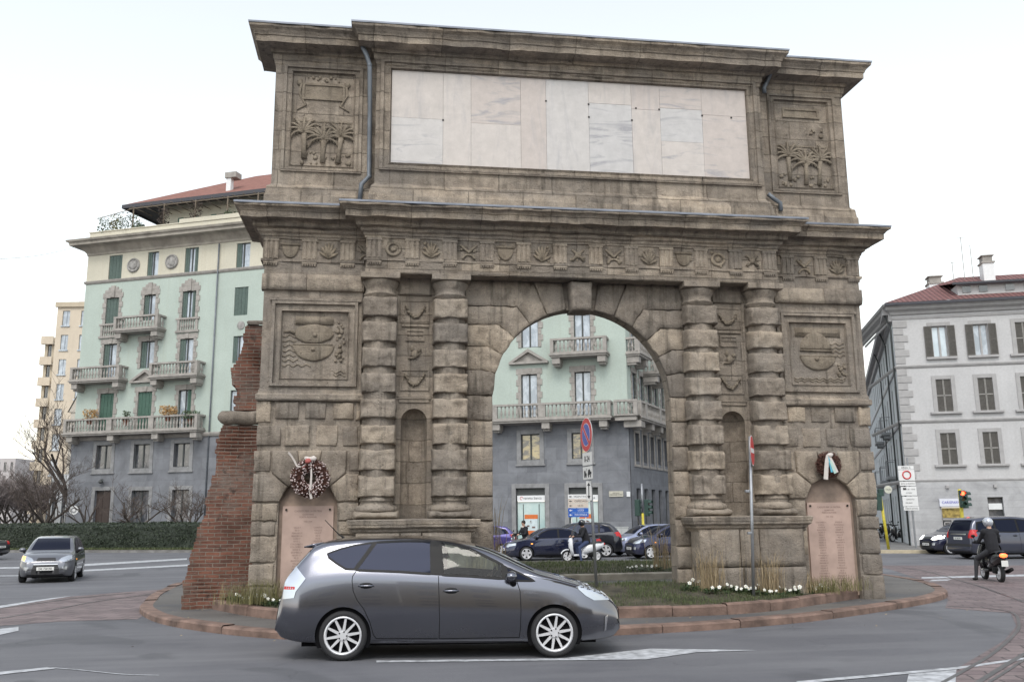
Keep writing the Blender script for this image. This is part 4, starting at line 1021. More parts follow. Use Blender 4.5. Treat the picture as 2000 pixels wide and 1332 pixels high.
# ground floor door and shop windows
dm = MB(); a, b, c, d, _ = r0[0]
dm.bbox(a+.02, (a+b)/2-.01, .12, .18, c, d-.02, .02); dm.bbox((a+b)/2+.01, b-.02, .02, .08, c, d-.02, .02)
for z in (.6, 1.7, 2.8):
    dm.bbox(a+.15, (a+b)/2-.14, .1, .13, z, z+.8, .02); dm.bbox((a+b)/2+.14, b-.15, 0.0, .03, z, z+.8, .02)
door = dm.build('door', plain('dark_wood_door', (.045, .03, .025), .5), ga)
hm = MB(); hm.tube([((a+b)/2+.1, -.0, 1.3), ((a+b)/2+.1, -.06, 1.35), ((a+b)/2+.1, -.06, 1.6), ((a+b)/2+.1, 0., 1.65)], .02, 8); hm.build('handle', simple_bsdf('brass', (.4, .3, .12), .3, 1.), door)
lm_ = MB(); lm_.lathe([(.05, .3), (.18, .16), (.2, .1), (.04, .0)], (a+b)/2-.1, -.3, 14, cz=4.55); lm_.tube([((a+b)/2-.1, -.05, 4.85), ((a+b)/2-.1, -.3, 4.85)], .025, 6); lm_.build('entrance_lamp', M_FRAME, ga)
for k, (a, b, c, d, st) in enumerate(r0[1:5]): window(ga, a, b, c, d, glass=M_GL_D)
M_BANKG = glass_mat('bank_glass', (.36, .50, .50), (.44, .56, .55))
M_ORANGE = plain('orange_poster', (.55, .14, .03), .6); M_POSTER = plain('pale_poster', (.50, .58, .60), .6, var=.1); M_WHITE = plain('white_sign', (.66, .67, .68), .5, var=.05)
M_INK = simple_bsdf('sign_ink', (.03, .03, .035), .7); M_BLUE = simple_bsdf('sign_blue', (.02, .10, .42), .45); M_RED = simple_bsdf('sign_red', (.50, .025, .03), .45)
for k, (a, b, c, d, st) in enumerate(r0[5:]):
    mb = MB(); mb.mi = 0
    for q in ((a, a+.06, .08, .14, c, d), (b-.06, b, .08, .14, c, d), (a, b, .08, .14, c, c+.1), (a+.42, a+.46, .09, .13, c, d-1.), (b-.46, b-.42, .09, .13, c, d-1.)): mb.box(*q)
    mb.mi = 1; mb.quad((a, .12, c), (b, .12, c), (b, .12, d-.85), (a, .12, d-.85)); mb.mi = 0; mb.box(a, b, .1, .16, d-.6, d)
    wn = mb.build('shop_window', [M_FRAME, M_BANKG], ga)
    sg = MB(); sg.box(a+.08, b-.02, -.02, .1, d-.80, d-.46); sgo = sg.build('shop_sign', M_WHITE, wn)
    text('lettering', 'veneto banca', .22, ((a+b)/2+.12, -.024, d-.63), (R(90), 0, 0), M_INK, sgo, sx=1.02)
    lg = MB(); lg.tube([(a+.36+.09*math.cos(t*.55), -.026, d-.63+.09*math.sin(t*.55)) for t in range(10)], .016, 6); lg.build('logo', M_RED, sgo)
    um = (a+b)/2+(.0 if k == 0 else .12)
    pp = MB(); pp.box(um-.42, um+.42, .05, .07, c+.62, c+1.35); po = pp.build('poster', M_POSTER, wn)
    pp = MB(); pp.box(um-.43, um+.43, .045, .07, c+1.35, c+1.62); pp.box(um-.43, um+.43, .045, .07, c+.34, c+.62); pp.build('poster_band', M_ORANGE, po)
    pi = MB()
    if k == 0:
        for q in ((-.28, .86, .16), (.06, .78, .2), (-.05, 1.15, .05)): pi.box(um+q[0], um+q[0]+q[2], .035, .05, c+q[1], c+q[1]+.1)
    pi.box(um-.02, um+.0, .035, .05, c+1.05, c+1.25) if k == 0 else pi.disc((um, .04, c+.98), (0, 1, 0), .27, .02, 24)
    pi.build('poster_picture', plain('poster_brown', (.13, .085, .075), .6, var=.4, scale=5), po)
# mouldings
ms = MB()
ms.sweep([(0, 19.86), (.07, 19.9), (.12, 20.0), (.14, 20.08), (.02, 20.14)], U0, U1, 0., 16, seg=1)
ms.sweep([(0, 7.72), (.1, 7.78), (.16, 7.92), (.16, 8.02), (0, 8.06)], U0, U1, -.06, 16, seg=1)
ms.build('string_course', M_TRIM, ga)
ms = MB(); ms.sweep([(0, 22.15), (.06, 22.2), (.08, 22.35), (.3, 22.62), (.42, 22.75), (.5, 22.8), (1.0, 22.84), (1.02, 23.05), (1.15, 23.1), (1.22, 23.25), (.6, 23.32), (0, 23.34)], U0, U1, 0., 16, seg=30, jit=.0); ms.build('cornice', M_TRIM2, ga)
ms = MB(); ms.box(U0+.1, U1-.1, -.12, .12, 23.3, 24.0); ms.box(U0+.1, U0+.34, .1, 12, 23.3, 24.0); ms.box(U0+.04, U1-.04, -.18, .18, 24.0, 24.07); ms.box(U0+8.2, U1-3, -.16, .16, 24.0, 24.35); ms.build('parapet', M_CREAM, ga)
# toothed window surrounds with keystones, aprons and pediments
qm = MB()
cols_l = (-1, -1)
def surround(h, arch=True, apron=False):
    global qm
    qm = MB(); a, b, c, d = h[:4]; quoins(qm, a, b, c, d+.1)
    qm.tone = .5; qm.bbox(a-.34, b+.34, -.05, .14, d+.0, d+.40, .02); um = (a+b)/2
    if arch:
        qm.bbox(um-.75, um+.75, -.06, .12, d+.38, d+.66, .05); qm.bbox(um-.45, um+.45, -.07, .12, d+.62, d+.85, .05); qm.bbox(um-.17, um+.17, -.14, .12, d+.02, d+.95, .03)
    else: qm.bbox(um-.14, um+.14, -.10, .12, d+.02, d+.42, .03)
    qm.build('window_surround', M_TRIM, ga)
for i in (0, 1, 2, 8, 9): surround(r4[i]); surround(r3[i], False); surround(r2[i], False)
for i in (0, 2): # flush balustraded aprons below fourth-row windows
    qm = MB(); a, b = r4[i][:2]; qm.box(a-.42, b+.42, -.14, .0, 16.48, 16.62); qm.box(a-.42, b+.42, -.14, 0, 15.5, 15.66); qm.box(a-.3, a-.1, -.1, 0, 15.66, 16.48); qm.box(b+.1, b+.3, -.1, 0, 15.66, 16.48)
    u = a+.05
    while u < b: qm.lathe([(r_, q*1.15) for r_, q in BAL], u, -.06, 7, cz=15.66, caps=False); u += .2
    qm.build('apron_balustrade', M_TRIM, ga)
def pediment(h):
    qm = MB(); a, b, c, d = h[:4]; um = (a+b)/2; w_ = 1.32; z0 = d+.68; z1 = z0+1.0
    qm.box(um-w_, um+w_, -.28, .02, z0, z0+.14)
    for s in (-1, 1):
        L_ = [(um+s*w_, z0+.14), (um+s*(w_-.28), z0+.14), (um, z1-.22), (um, z1)]
        f = [(x, -.28, z) for x, z in L_]; k = [(x, .02, z) for x, z in L_]
        qm.poly(f if s < 0 else f[::-1]); 
        for i in range(4): qm.quad(f[i], f[(i+1) % 4], k[(i+1) % 4], k[i])
    qm.poly([(um-w_+.2, -.05, z0+.14), (um+w_-.2, -.05, z0+.14), (um, -.05, z1-.2)])
    qm.build('pediment', M_TRIM, ga)
pediment(r2[1]); pediment(r2[8])
for u in (-5.72, -2.32):
    md = MB()
    md.disc((u, -.03, 21.08), (0, 1, 0), .56, .12, 28); md.smooth = True; md.ball((u, -.08, 21.08), .36, 12, 8, (1, .3, 1), .25); md.smooth = False
    md.tube([(u+.48*math.cos(k*.3142), -.1, 21.08+.48*math.sin(k*.3142)) for k in range(21)], .05, 6)
    md.build('medallion', MATS.get('medallion_stone') or plain('medallion_stone', (.28, .27, .26), .85, var=.35, scale=4), ga)
md = MB(); md.disc((3.9, -.02, 15.75), (0, 1, 0), .3, .08, 20); md.build('medallion', MATS['medallion_stone'], ga)
# balconies
balcony('balcony', ga, -6.35, -2.5, 16.86, out=1.0); balcony('balcony', ga, -9.9, -5.55, 13.2, out=1.0); balcony('balcony', ga, -2.95, 1.1, 13.18, out=1.0)
balcony('balcony', ga, -10.1, 1.35, 9.3, out=1.0, h=1.05, posts=[0, 4.0, 7.6, 11.45], brackets=(-9.6, -6.0, -2.2, 1.0))
balcony('balcony', ga, 27.2, 30.85, 13.12, out=1.0); balcony('balcony', ga, 22.2, 31.0, 9.0, out=1.0, h=1.0, posts=[0, 1.2, 4.4, 8.8], brackets=(23.5, 26.8, 30.5))
# roof terrace: penthouse, roof, pergola
ph = MB(); rect_holes(ph, -5.4, 30, 23.3, 26.7, [(-3.4+3.0*k, -2.5+3.0*k, 24.0, 25.5) for k in range(8)], 2.6, .2); ph.quad((-5.4, 2.6, 23.3), (-5.4, 14, 23.3), (-5.4, 14, 26.7), (-5.4, 2.6, 26.7)); ph.build('penthouse_wall', M_CREAM, ga)
for k in range(6):
    u = -3.4+3.0*k; wn = window(ga, u, u+.9, 24.0, 25.5, y=2.72)
    part_box('shutter', M_SHUT_G, wn, [(u-.5, u-.02, 2.50, 2.55, 24.0, 25.5), (u+.92, u+1.4, 2.50, 2.55, 24.0, 25.5)])
rf = MB(); E0, E1 = 1.2, 15; z0 = 26.4
rf.mi = 1; rf.box(-8.2, 33, E0-.05, E0+.1, z0-.1, z0+.2); rf.box(-8.2, -8.05, E0, E1, z0-.1, z0+.2); rf.quad((-8.2, E0, z0), (33, E0, z0), (33, 2.6, z0+.22), (-5.4, 2.6, z0+.22)); rf.quad((-8.2, E0, z0), (-5.4, 2.6, z0+.22), (-5.4, 14, z0+.22), (-8.2, E1, z0))
rf.mi = 0; rf.quad((-8.2, E0, z0+.2), (33, E0, z0+.2), (27, 8, z0+4.3), (-.5, 8, z0+4.3)); rf.poly([(-8.2, E1, z0+.2), (-8.2, E0, z0+.2), (-.5, 8, z0+4.3)]); rf.quad((33, E1, z0+.2), (-8.2, E1, z0+.2), (-.5, 8, z0+4.3), (27, 8, z0+4.3))
def tile_mat(name, c0, c1, ang=0.):
    mt, t, b = newmat(name); n = N(t); b.inputs['Roughness'].default_value = .85
    wv = n.node('ShaderNodeTexWave', wave_type='BANDS', bands_direction='X'); wv.inputs['Scale'].default_value = 1.15; wv.inputs['Distortion'].default_value = .3; n.link(n.pos(local=True), wv.inputs[0])
    p = n.pos(local=True); col = n.mix(c0, c1, n.ramp(n.noise(p, 2.2, 6, .8), [(.35, 0.), (.65, 1.)])); col = n.mix(col, n.ramp(wv.outputs['Fac'], [(.0, .5), (.6, 1.1)]), .8, 'MULTIPLY')
    n.link(col, b.inputs['Base Color']); n.bump(wv.outputs['Fac'], 1., .08, b); return mt
M_TILE = tile_mat('roof_tiles', (.20, .085, .065), (.30, .14, .11)); M_EAVE = plain('dark_eave', (.05, .05, .06), .7)
roof = rf.build('roof', [M_TILE, M_EAVE], ga)
ch = MB(); ch.mi = 0; ch.box(.6, 1.0, 2.1, 2.5, 26.9, 28.2); ch.mi = 1; ch.box(.5, 1.5, 2.0, 2.8, 28.2, 28.65); ch.build('chimney', [M_WHITE, M_TRIM], roof)
pg = MB()
for u in (-6.4, -3.6, -.8, 2.0, 4.6): pg.tube([(u, .35, 24), (u, .35, 25.95)], .06, 6)
pg.tube([(-6.8, .35, 25.85), (5.5, .35, 25.85)], .05, 6)
for k in range(14): pg.tube([(-6.4+.9*k, .0, 25.9), (-6.4+.9*k, 2.6, 25.95)], .03, 5)
pg.tube([(-9.7, .3, 25.3), (-6.4, .35, 25.85)], .03, 5)
pg.build('pergola', plain('weathered_wood', (.16, .13, .10), .9), ga)
pm_ = MB(); pm_.smooth = True
for u, z1 in ((1.78, 22.1),): pm_.tube([(u, -.12, .1), (u, -.12, z1)], .055, 8)
pm_.build('drainpipe', M_PIPE, ga)
# corner wing turning away to the right
wing = MB(); wa = R(90)-(R(32.5)-GA)     # local direction of the receding facade
wd = Vector((math.cos(wa), math.sin(wa), 0)); wn_ = Vector((wd.y, -wd.x, 0)); wo = Vector((U1, 0, 0))
wf = empty('corner_wing', (U1, 0, 0), wa); wf.parent = ga
hol = [(1.1+1.75*k, 2.0+1.75*k) for k in range(9)]
def rows_(zr, style): return [(a, b, zr[0], zr[1]) for a, b in hol]
wl = MB(); rect_holes(wl, 0, 17, 8.0, 20, rows_((8.3, 11.0), 0)+rows_((12.4, 14.95), 0)+rows_((16.6, 18.6), 0), 0, .18); wl.build('plaster_wall', M_MINT, wf)
wl = MB(); rect_holes(wl, -.02, 17, 0, 8.0, rows_((5.3, 7.1), 0)+rows_((1.2, 3.6), 0), -.06, .26); wl.build('stone_base', M_GREY, wf)
wl = MB(); rect_holes(wl, 0, 17, 20, 22.4, rows_((20.1, 22.0), 0), 0, .18); wl.build('attic_wall', M_CREAM, wf)
for zr, gl in (((8.3, 11.0), M_GL_L), ((12.4, 14.95), M_GL_L), ((5.3, 7.1), M_GL_D), ((1.2, 3.6), M_GL_D)):
    for a, b in hol[:7]: window(wf, a, b, *zr, glass=gl, leaves=2)
for a, b in hol[:7]:
    qm = MB()
    for z0_, z1_ in ((8.3, 11.0), (12.4, 14.95)):
        qm = MB(); quoins(qm, a, b, z0_, z1_, w_=.3); qm.bbox(a-.25, b+.25, -.05, .1, z1_, z1_+.35, .02); qm.build('window_surround', M_TRIM, wf)
    qm = MB()
    for q in ((a-.2, a, -.1, 0, 5.1, 7.3), (b, b+.2, -.1, 0, 5.1, 7.3), (a, b, -.1, 0, 7.1, 7.3), (a-.25, b+.25, -.12, 0, 4.95, 5.1)): qm.box(*q)
    qm.build('window_surround', M_TRIM, wf)
qm = MB(); qm.box(0, 17, -.14, 0, 7.75, 8.0); qm.build('string_course', M_TRIM, wf)
qm = MB(); qm.box(U1-.3, U1-.0, -.045, .3, 0, 7.99); qm.box(U1-.3, U1+.03, -.0, .3, 0, 7.99); qm.build('corner_pier', M_GREY, ga)
balcony('balcony', wf, -.1, 9.5, 9.0, out=.9, h=1.0, posts=[0, 1.2, 4.6, 9.6], brackets=(.8, 3.0, 5.2, 7.5)); balcony('balcony', wf, 0, 2.4, 13.1, out=.9); balcony('balcony', wf, 3.6, 6.4, 12.3, out=1.1)
cb_ = MB(); balustrade(cb_, (U1-.75, -.85), (U1+.72, -.82), 8.0, 1.0, [0, 1.45]); cb_.poly([(U1-.8, -.95, 7.98), (U1+.8, -.92, 7.98), (U1+.9, .1, 7.98), (U1-.8, .1, 7.98)]); cb_.box(U1-.7, U1+.65, -.85, .05, 7.72, 7.97); cb_.bbox(U1-.2, U1+.9, -.6, .0, 7.3, 7.72, .03)
cb_.build('corner_balcony', M_TRIM, ga)
ms = MB(); ms.box(0, 17, -1.2, 0, 22.8, 23.3); ms.box(0, 17, -.3, 0, 22.2, 22.8); ms.build('cornice', M_TRIM2, wf)
pq = MB(); pq.box(30.62, 31.5, -.12, -.06, 3.06, 3.4); pqo = pq.build('street_name_plaque', plain('plaque_stone', (.45, .43, .36), .6), ga)
text('lettering', 'PIAZZALE\nMEDAGLIE D\'ORO', .10, (31.06, -.125, 3.23), (R(90), 0, 0), M_INK, pqo)
pq = MB(); pq.box(32.0-.28, 31.94, -.14, -.06, 3.05, 3.36); pq.build('house_number_plate', M_WHITE, ga)
# ---------------------------------------------------------------- white building on the right
WA = R(19.9); WP = Vector((25.167, 29.256, 0)); WL = .86
wb = empty('corner_house', WP, -WA, 'pale grey four storey corner house with shuttered windows, quoins and dark red tile roof', 'building')
M_WPL = plaster('pale_grey_plaster', (.50, .495, .50), (.84, .83, .82))
M_WTR = plain('house_trim', (.34, .332, .332), .85, var=.1, scale=3)
M_SHUT_B = plain('brown_grey_shutter', (.10, .093, .085), .75, var=.15)
cu = [(2.0, 2.8), (4.2, 4.97), (6.4, 7.2), (8.6, 9.4), (10.8, 11.6), (13, 13.8)]
A_ = [(a+.05, b+.05, 10.6, 12.4) for a, b in cu]; B_ = [(a, b, 7.48, 9.32) for a, b in cu]; C_ = [(a-.04, b-.04, 4.53, 6.28) for a, b in cu]
D_ = [(1.62, 2.72, .14, 2.2), (4.05, 4.84, 1.0, 2.72), (6.4, 7.3, .14, 2.3), (9, 9.8, 1.0, 2.7)]
wl = MB(); rect_holes(wl, .0, 16, 3.6, 13.3, A_+B_+C_, 0., .15); wl.build('plaster_wall', M_WPL, wb)
wl = MB(); rect_holes(wl, -.04, 16, .6, 3.6, [(a, b, max(c, .6), d) for a, b, c, d in D_], -.05, .22)
rect_holes(wl, -.06, 16, 0, .6, [(a, b, .14, .6) for a, b, c, d in D_ if c < .6], -.08, .22)
wl.build('rusticated_base', ashlar('house_base', (.35, .35, .36), (.385, .385, .395), 40., .36), wb)
tr = MB()
for z in (3.66, 6.98, 10.12): tr.sweep([(0, z-.12), (.05, z-.08), (.09, z), (.09, z+.06), (.0, z+.10)], 0, 16, 0, 9, seg=1)
tr.sweep([(0, 12.85), (.04, 12.88), (.05, 13.0), (.0, 13.02)], 0, 16, 0, 9, seg=1)
tr.sweep([(0, 13.1), (.1, 13.16), (.14, 13.3), (.35, 13.42), (.40, 13.55), (.5, 13.6), (.55, 13.72), (0, 13.75)], 0, 16, 0, 16, seg=1)
for zs0, zs1 in ((3.8, 6.8), (7.1, 10.0), (10.3, 12.8)):
    z = zs0; k = 0
    while z < zs1-.2:
        tr.bbox(-.03, (.75 if k % 2 else .52), -.045, .02, z, z+.38, .02); z += .42; k += 1
for rows in (A_, B_, C_):
    for a, b, c, d in rows:
        e = .22
        for q in ((a-e, a, -.04, .05, c, d+e), (b, b+e, -.04, .05, c, d+e), (a, b, -.04, .05, d, d+e)): tr.bbox(*q, .01)
        tr.bbox(a-.42, b+.42, -.16, .05, c-.14, c, .03)
for u in (2.05, 4.5): tr.bbox(u-.08, u+.08, -.2, -.05, 3.22, 3.4, .03)
tr.build('mouldings', M_WTR, wb)
M_SHUT_L = plain('pale_shutter_bar', (.27, .26, .245), .75)
M_CURT = glass_mat('curtain_glass', (.52, .60, .66), (.44, .52, .58))
def shutters(par, a, b, c, d, opened):
    sm = MB()
    if opened: leaves = [(a-.42, a-.02, -.10, -.055), (b+.02, b+.42, -.10, -.055)]
    else: leaves = [(a+.01, (a+b)/2-.008, .02, .06), ((a+b)/2+.008, b-.01, .02, .06)]
    for x0, x1, y0, y1 in leaves:
        sm.mi = 0; zm = (c+d)/2
        for q in ((x0, x0+.05, y0, y1, c, d), (x1-.05, x1, y0, y1, c, d), (x0+.05, x1-.05, y0, y1, c, c+.07), (x0+.05, x1-.05, y0, y1, d-.07, d), (x0+.05, x1-.05, y0, y1, zm-.04, zm+.04)): sm.box(*q)
        z = c+.08
        while z < d-.1:
            if abs(z-zm) > .06: sm.box(x0+.05, x1-.05, y0+.01, y1-.012, z, z+.035)
            z += .06
        sm.box(x0+.05, x1-.05, y1-.012, y1-.004, c, d)
        if not opened: sm.mi = 1; sm.box(x0 if x0 > (a+b)/2-.02 else x1-.03, x0+.03 if x0 > (a+b)/2-.02 else x1, y0-.012, y0+.002, c, d); sm.box(x0, x1, y0-.012, y0+.002, zm-.03, zm+.03); sm.mi = 0
    return sm.build('shutter', [M_SHUT_B, M_SHUT_L], par)
for i, (a, b, c, d) in enumerate(A_):
    o = window(wb, a, b, c, d, glass=M_CURT if i != 1 else M_GL_L, frame=M_WTR); shutters(o, a, b, c, d, i < 2)
for rows in (B_, C_):
    for a, b, c, d in rows: o = window(wb, a, b, c, d, glass=M_GL_D, frame=M_WTR); shutters(o, a, b, c, d, False)
# shop front
a, b, c, d = D_[0]
mb = MB(); mb.mi = 0
for q in ((a, a+.06, .04, .12, c, d), (b-.06, b, .04, .12, c, d), (a, b, .04, .12, 1.5, 1.6), ((a+b)/2-.04, (a+b)/2+.04, .04, .12, c, 1.5)): mb.box(*q)
for s0, s1 in ((a+.12, (a+b)/2-.1), ((a+b)/2+.1, b-.12)):
    for q in ((s0, s0+.05, .0, .06, .3, 1.4), (s1-.05, s1, 0, .06, .3, 1.4), (s0, s1, 0, .06, 1.35, 1.4), (s0, s1, 0, .06, .3, .4)): mb.box(*q)
mb.mi = 1; mb.quad((a, .08, c), (b, .08, c), (b, .08, 1.5), (a, .08, 1.5))
sh_ = mb.build('shop_door', [M_WTR, M_GL_D], wb)
pz = MB(); pz.box(a+.07, b-.07, .0, .05, 1.62, 2.16); pz.build('transom_display', plain('display_yellow', (.30, .22, .06), .6, var=.75, scale=5), sh_)
sg = MB(); sg.box(1.56, 2.92, -.2, -.05, 2.24, 2.66); sgo = sg.build('shop_sign', plain('shop_sign_white', (.62, .63, .70), .5, var=.04), wb)
text('lettering', 'CARISPARMIO', .19, (2.24, -.206, 2.45), (R(90), 0, 0), simple_bsdf('lettering_blue', (.06, .06, .42), .5), sgo, sx=.95)
a, b, c, d = D_[1]; o = window(wb, a, b, c, d, glass=M_GL_D, leaves=1)
part_box('blind', M_WHITE, o, [(a+.05, b-.05, .06, .09, 2.05, 2.38)])
a, b, c, d = D_[2]; window(wb, a, b, c, d, glass=M_GL_D)
# roof with hipped corner, gutter, dormer, chimneys
RD = R(90)-(R(27.3)-WA)  # left side facade direction in local frame
sdv = Vector((math.cos(RD), math.sin(RD), 0))
rf = MB()
SLn = 60
e = -.6; P0 = Vector((-.45, e, 13.78)); PR = Vector((17, e, 13.78)); PL = P0+sdv*SLn
rn = Vector((sdv.y, -sdv.x, 0))
ap = Vector((5.2, 5.2, 16.45)); apR = Vector((17, 5.2, 16.45)); apL = ap+sdv*(SLn-8); apL.z = 16.45
rf.mi = 0; rf.poly([P0, PR, apR, ap]); rf.poly([PL, P0, ap, apL])
rf.mi = 1
def beam(A, B, z0, z1, nrm, th):
    n_ = Vector(nrm)*th; q = [A, B, B+n_, A+n_]; i0 = [rf.vert((p.x, p.y, p.z+z0)) for p in q]; i1 = [rf.vert((p.x, p.y, p.z+z1)) for p in q]
    rf.face(i0[::-1]); rf.face(i1)
    for k in range(4): rf.face((i0[k], i0[(k+1) % 4], i1[(k+1) % 4], i1[k]))
beam(P0+Vector((0, -.02, 0)), PR+Vector((0, -.02, 0)), -.16, -.012, (0, 1, 0), .8); beam(P0, PL, -.16, -.012, (-rn.x*-1, -rn.y*-1, 0), .7)
roof = rf.build('roof', [tile_mat('dark_roof_tiles', (.14, .062, .060), (.205, .098, .092)), M_EAVE], wb)
dm = MB(); dm.mi = 0; dm.box(3.75, 12, .35, 2.0, 14.05, 14.85); dm.mi = 1; dm.quad((3.45, .0, 14.86), (12.3, .0, 14.86), (12.3, 3.2, 15.5), (3.45, 3.2, 15.5)); dm.mi = 2; dm.box(3.42, 12.3, -.05, .06, 14.78, 14.9)
dm.mi = 3
for u in (4.0, 4.9, 6.3, 7.3): dm.box(u, u+.45, .3, .36, 14.35, 14.72)
dm.build('dormer', [M_WPL, MATS['dark_roof_tiles'], M_EAVE, M_GL_D], roof)
for (u, v, z0, z1, wd_) in ((3.6, 4.6, 15.3, 16.35, .4), (6.5, 3.9, 15.6, 17.3, .32)):
    cm_ = MB(); cm_.mi = 0; cm_.box(u-wd_, u+wd_, v-.4, v+.4, z0, z1-.45); cm_.mi = 1; cm_.box(u-wd_-.06, u+wd_+.06, v-.46, v+.46, z1-.45, z1-.35); cm_.box(u-wd_+.05, u+wd_-.05, v-.35, v+.35, z1-.35, z1); cm_.box(u-wd_-.04, u+wd_+.04, v-.44, v+.44, z1, z1+.06); cm_.build('chimney', [M_WHITE, M_TRIM], roof)
def antenna(u, v, z0, z1, bars):
    am_ = MB(); am_.tube([(u, v, z0), (u, v, z1)], .022, 6)
    for z, L_ in bars: am_.tube([(u-L_, v, z), (u+L_*.6, v, z)], .014, 5)
    am_.build('antenna', M_TRIM, roof)
antenna(5.4, 4.6, 16., 18.9, [(18.85, .5)]); antenna(4.7, 4.4, 16., 17.3, [(17.2, .25)]); antenna(5.95, 4.8, 16, 18.4, [])
# side facade on the narrow street
sf = empty('side_facade', (0, 0, 0), RD+R(180)); sf.parent = wb; sf.location = tuple(sdv*SLn)
wl = MB(); L_ = SLn; us = [(L_-2.2-2.7*k-.9, L_-2.2-2.7*k) for k in range(20)]
H_ = [(a, b, z0, z1) for a, b in us for z0, z1 in ((10.5, 12.4), (7.3, 9.4), (4.3, 6.4), (.5, 3.0))]
rect_holes(wl, 0, L_, 0, 13.5, H_, 0, .08); wl.build('plaster_wall', plaster('side_plaster', (.55, .58, .60)), sf)
tr = MB()
for z in (3.6, 6.95, 10.1): tr.box(0, L_, -.05, 0, z-.1, z+.08)
tr.box(0, L_, -.5, 0, 13.2, 13.6); tr.box(0, L_, -.2, 0, 12.8, 13.2)
tr.build('mouldings', M_WTR, sf)
for i, (a, b, z0, z1) in enumerate(H_[:40]):
    o = window(sf, a, b, z0, z1, glass=M_GL_D, y=.07)
    if z0 > 4: part_box('shutter', plain('side_shutter', (.14, .148, .155), .8) if 'side_shutter' not in MATS else MATS['side_shutter'], o, [(a+.01, (a+b)/2-.01, .01, .04, z0, z1), ((a+b)/2+.01, b-.01, .01, .04, z0, z1)])
for k, z in ((2, 4.2), (3, 7.2), (5, 4.2), (6, 7.2), (8, 4.2)):
    bl = MB(); a, b = us[k]; bl.bbox(a-.7, b+.7, -.6, 0, z-.2, z, .04)
    for q in (a-.5, b+.5): bl.bbox(q-.08, q+.08, -.45, 0, z-.4, z-.2, .02)
    u = a-.65
    while u < b+.66: bl.tube([(u, -.55, z), (u, -.55, z+1)], .016, 5); u += .14
    bl.tube([(a-.66, -.55, z+1), (b+.66, -.55, z+1)], .025, 6)
    for e_ in (a-.66, b+.66): bl.tube([(e_, -.55, z+1), (e_, 0, z+1)], .025, 6)
    bl.build('balcony', MATS.get('iron_and_stone') or plain('iron_and_stone', (.20, .21, .22), .8), sf)
for u, z1 in ((L_-.25, 13.4), (L_-6, 13.4), (L_-14, 13.4)): dp = MB(); dp.smooth = True; dp.tube([(u, -.12, .1), (u, -.12, z1-1), (u, -.45, z1)], .05, 8); dp.build('drainpipe', M_FRAME, sf)

# ---------------------------------------------------------------- buildings far off on the left
def far_building(name, pxl, pxr, ytop, depth, mat, label, deep=14, floors=8, bays=5, rotz=0., wmat=None, roofm=None):
    a = at_depth(pxl, 1030, depth); b = at_depth(pxr, 1030, depth); a.z = b.z = 0; d = (b-a); w_ = d.length
    h = at_depth((pxl+pxr)/2, ytop, depth).z
    o = empty(name, a, math.atan2(d.y, d.x)+rotz, label, 'building')
    wl = MB(); fh = (h-1)/floors; bw_ = w_/bays
    H_ = [(bw_*i+bw_*.3, bw_*i+bw_*.7, fh*j+1.2, fh*j+fh*.62+1.2) for i in range(bays) for j in range(floors)]
    rect_holes(wl, 0, w_, 0, h, H_, 0, .2)
    for s_, q in ((0, [(0, 0, 0), (0, deep, 0), (0, deep, h), (0, 0, h)]), (1, [(w_, deep, 0), (w_, 0, 0), (w_, 0, h), (w_, deep, h)])): wl.quad(*q)
    wl.quad((0, 0, h), (w_, 0, h), (w_, deep, h), (0, deep, h)); wl.quad((w_, deep, 0), (0, deep, 0), (0, deep, h), (w_, deep, h))
    wl.build('wall', mat, o)
    for a_, b_, c_, d_ in H_:
        m_ = MB(); m_.quad((a_, .15, c_), (b_, .15, c_), (b_, .15, d_), (a_, .15, d_)); m_.box((a_+b_)/2-.05, (a_+b_)/2+.05, .08, .16, c_, d_); m_.box(a_-.1, b_+.1, -.12, .05, c_-.15, c_); m_.build('window', wmat or M_GL_D, o)
    return o, w_, h
M_TAN = plaster('tan_render', (.60, .52, .42)); M_TAN2 = plaster('ochre_render', (.50, .43, .33)); M_PALE = plaster('pale_render', (.52, .48, .42)); M_LILAC = plaster('grey_lilac_render', (.46, .43, .43))
o, w_, h = far_building('tower_block', 75, 150, 572, 105, M_TAN, 'tall tan apartment tower behind the left edge of the mint green building', bays=2, floors=9, wmat=M_GL_L)
part_box('roof_room', M_WHITE, o, [(2.0, w_+1, 1, 8, h, h+.9)])
part_box('cornice', M_TAN2, o, [(-.2, w_, -.25, 0, h-.5, h+.1)])
o, w_, h = far_building('balcony_block', 56, 76, 645, 118, M_TAN2, 'narrow ochre block with stacked balconies, left of the tan tower', bays=1, floors=9)
for j in range(9):
    mb = MB(); mb.box(-.3, w_, -.6, 0, 2.8+j*(h-1)/9, 3.0+j*(h-1)/9); mb.box(-.3, w_, -.6, -.5, 3.0+j*(h-1)/9, 3.9+j*(h-1)/9); mb.box(-.3, -.2, -.5, 0, 3.0+j*(h-1)/9, 3.9+j*(h-1)/9)
    mb.build('balcony', M_TAN, o)
o, w_, h = far_building('gabled_house', 120, 152, 800, 92, M_PALE, 'small pale gabled house between the tan tower and the bare tree', bays=2, floors=3, deep=10)
mb = MB(); mb.poly([(-.2, -.1, h), (w_+.2, -.1, h), (w_/2+.6, -.1, h+3.4)]); mb.quad((-.3, -.2, h), (w_/2+.6, -.2, h+3.6), (w_/2+.6, 10, h+3.6), (-.3, 10, h)); mb.quad((w_/2+.6, -.2, h+3.6), (w_+.3, -.2, h), (w_+.3, 10, h), (w_/2+.6, 10, h+3.6)); mb.build('roof', M_PALE, o)
o, w_, h = far_building('shop_building', 92, 148, 925, 84, plaster('white_render', (.60, .62, .64)), 'low white shop building with tall windows beside the mint green building', bays=3, floors=1, deep=7)
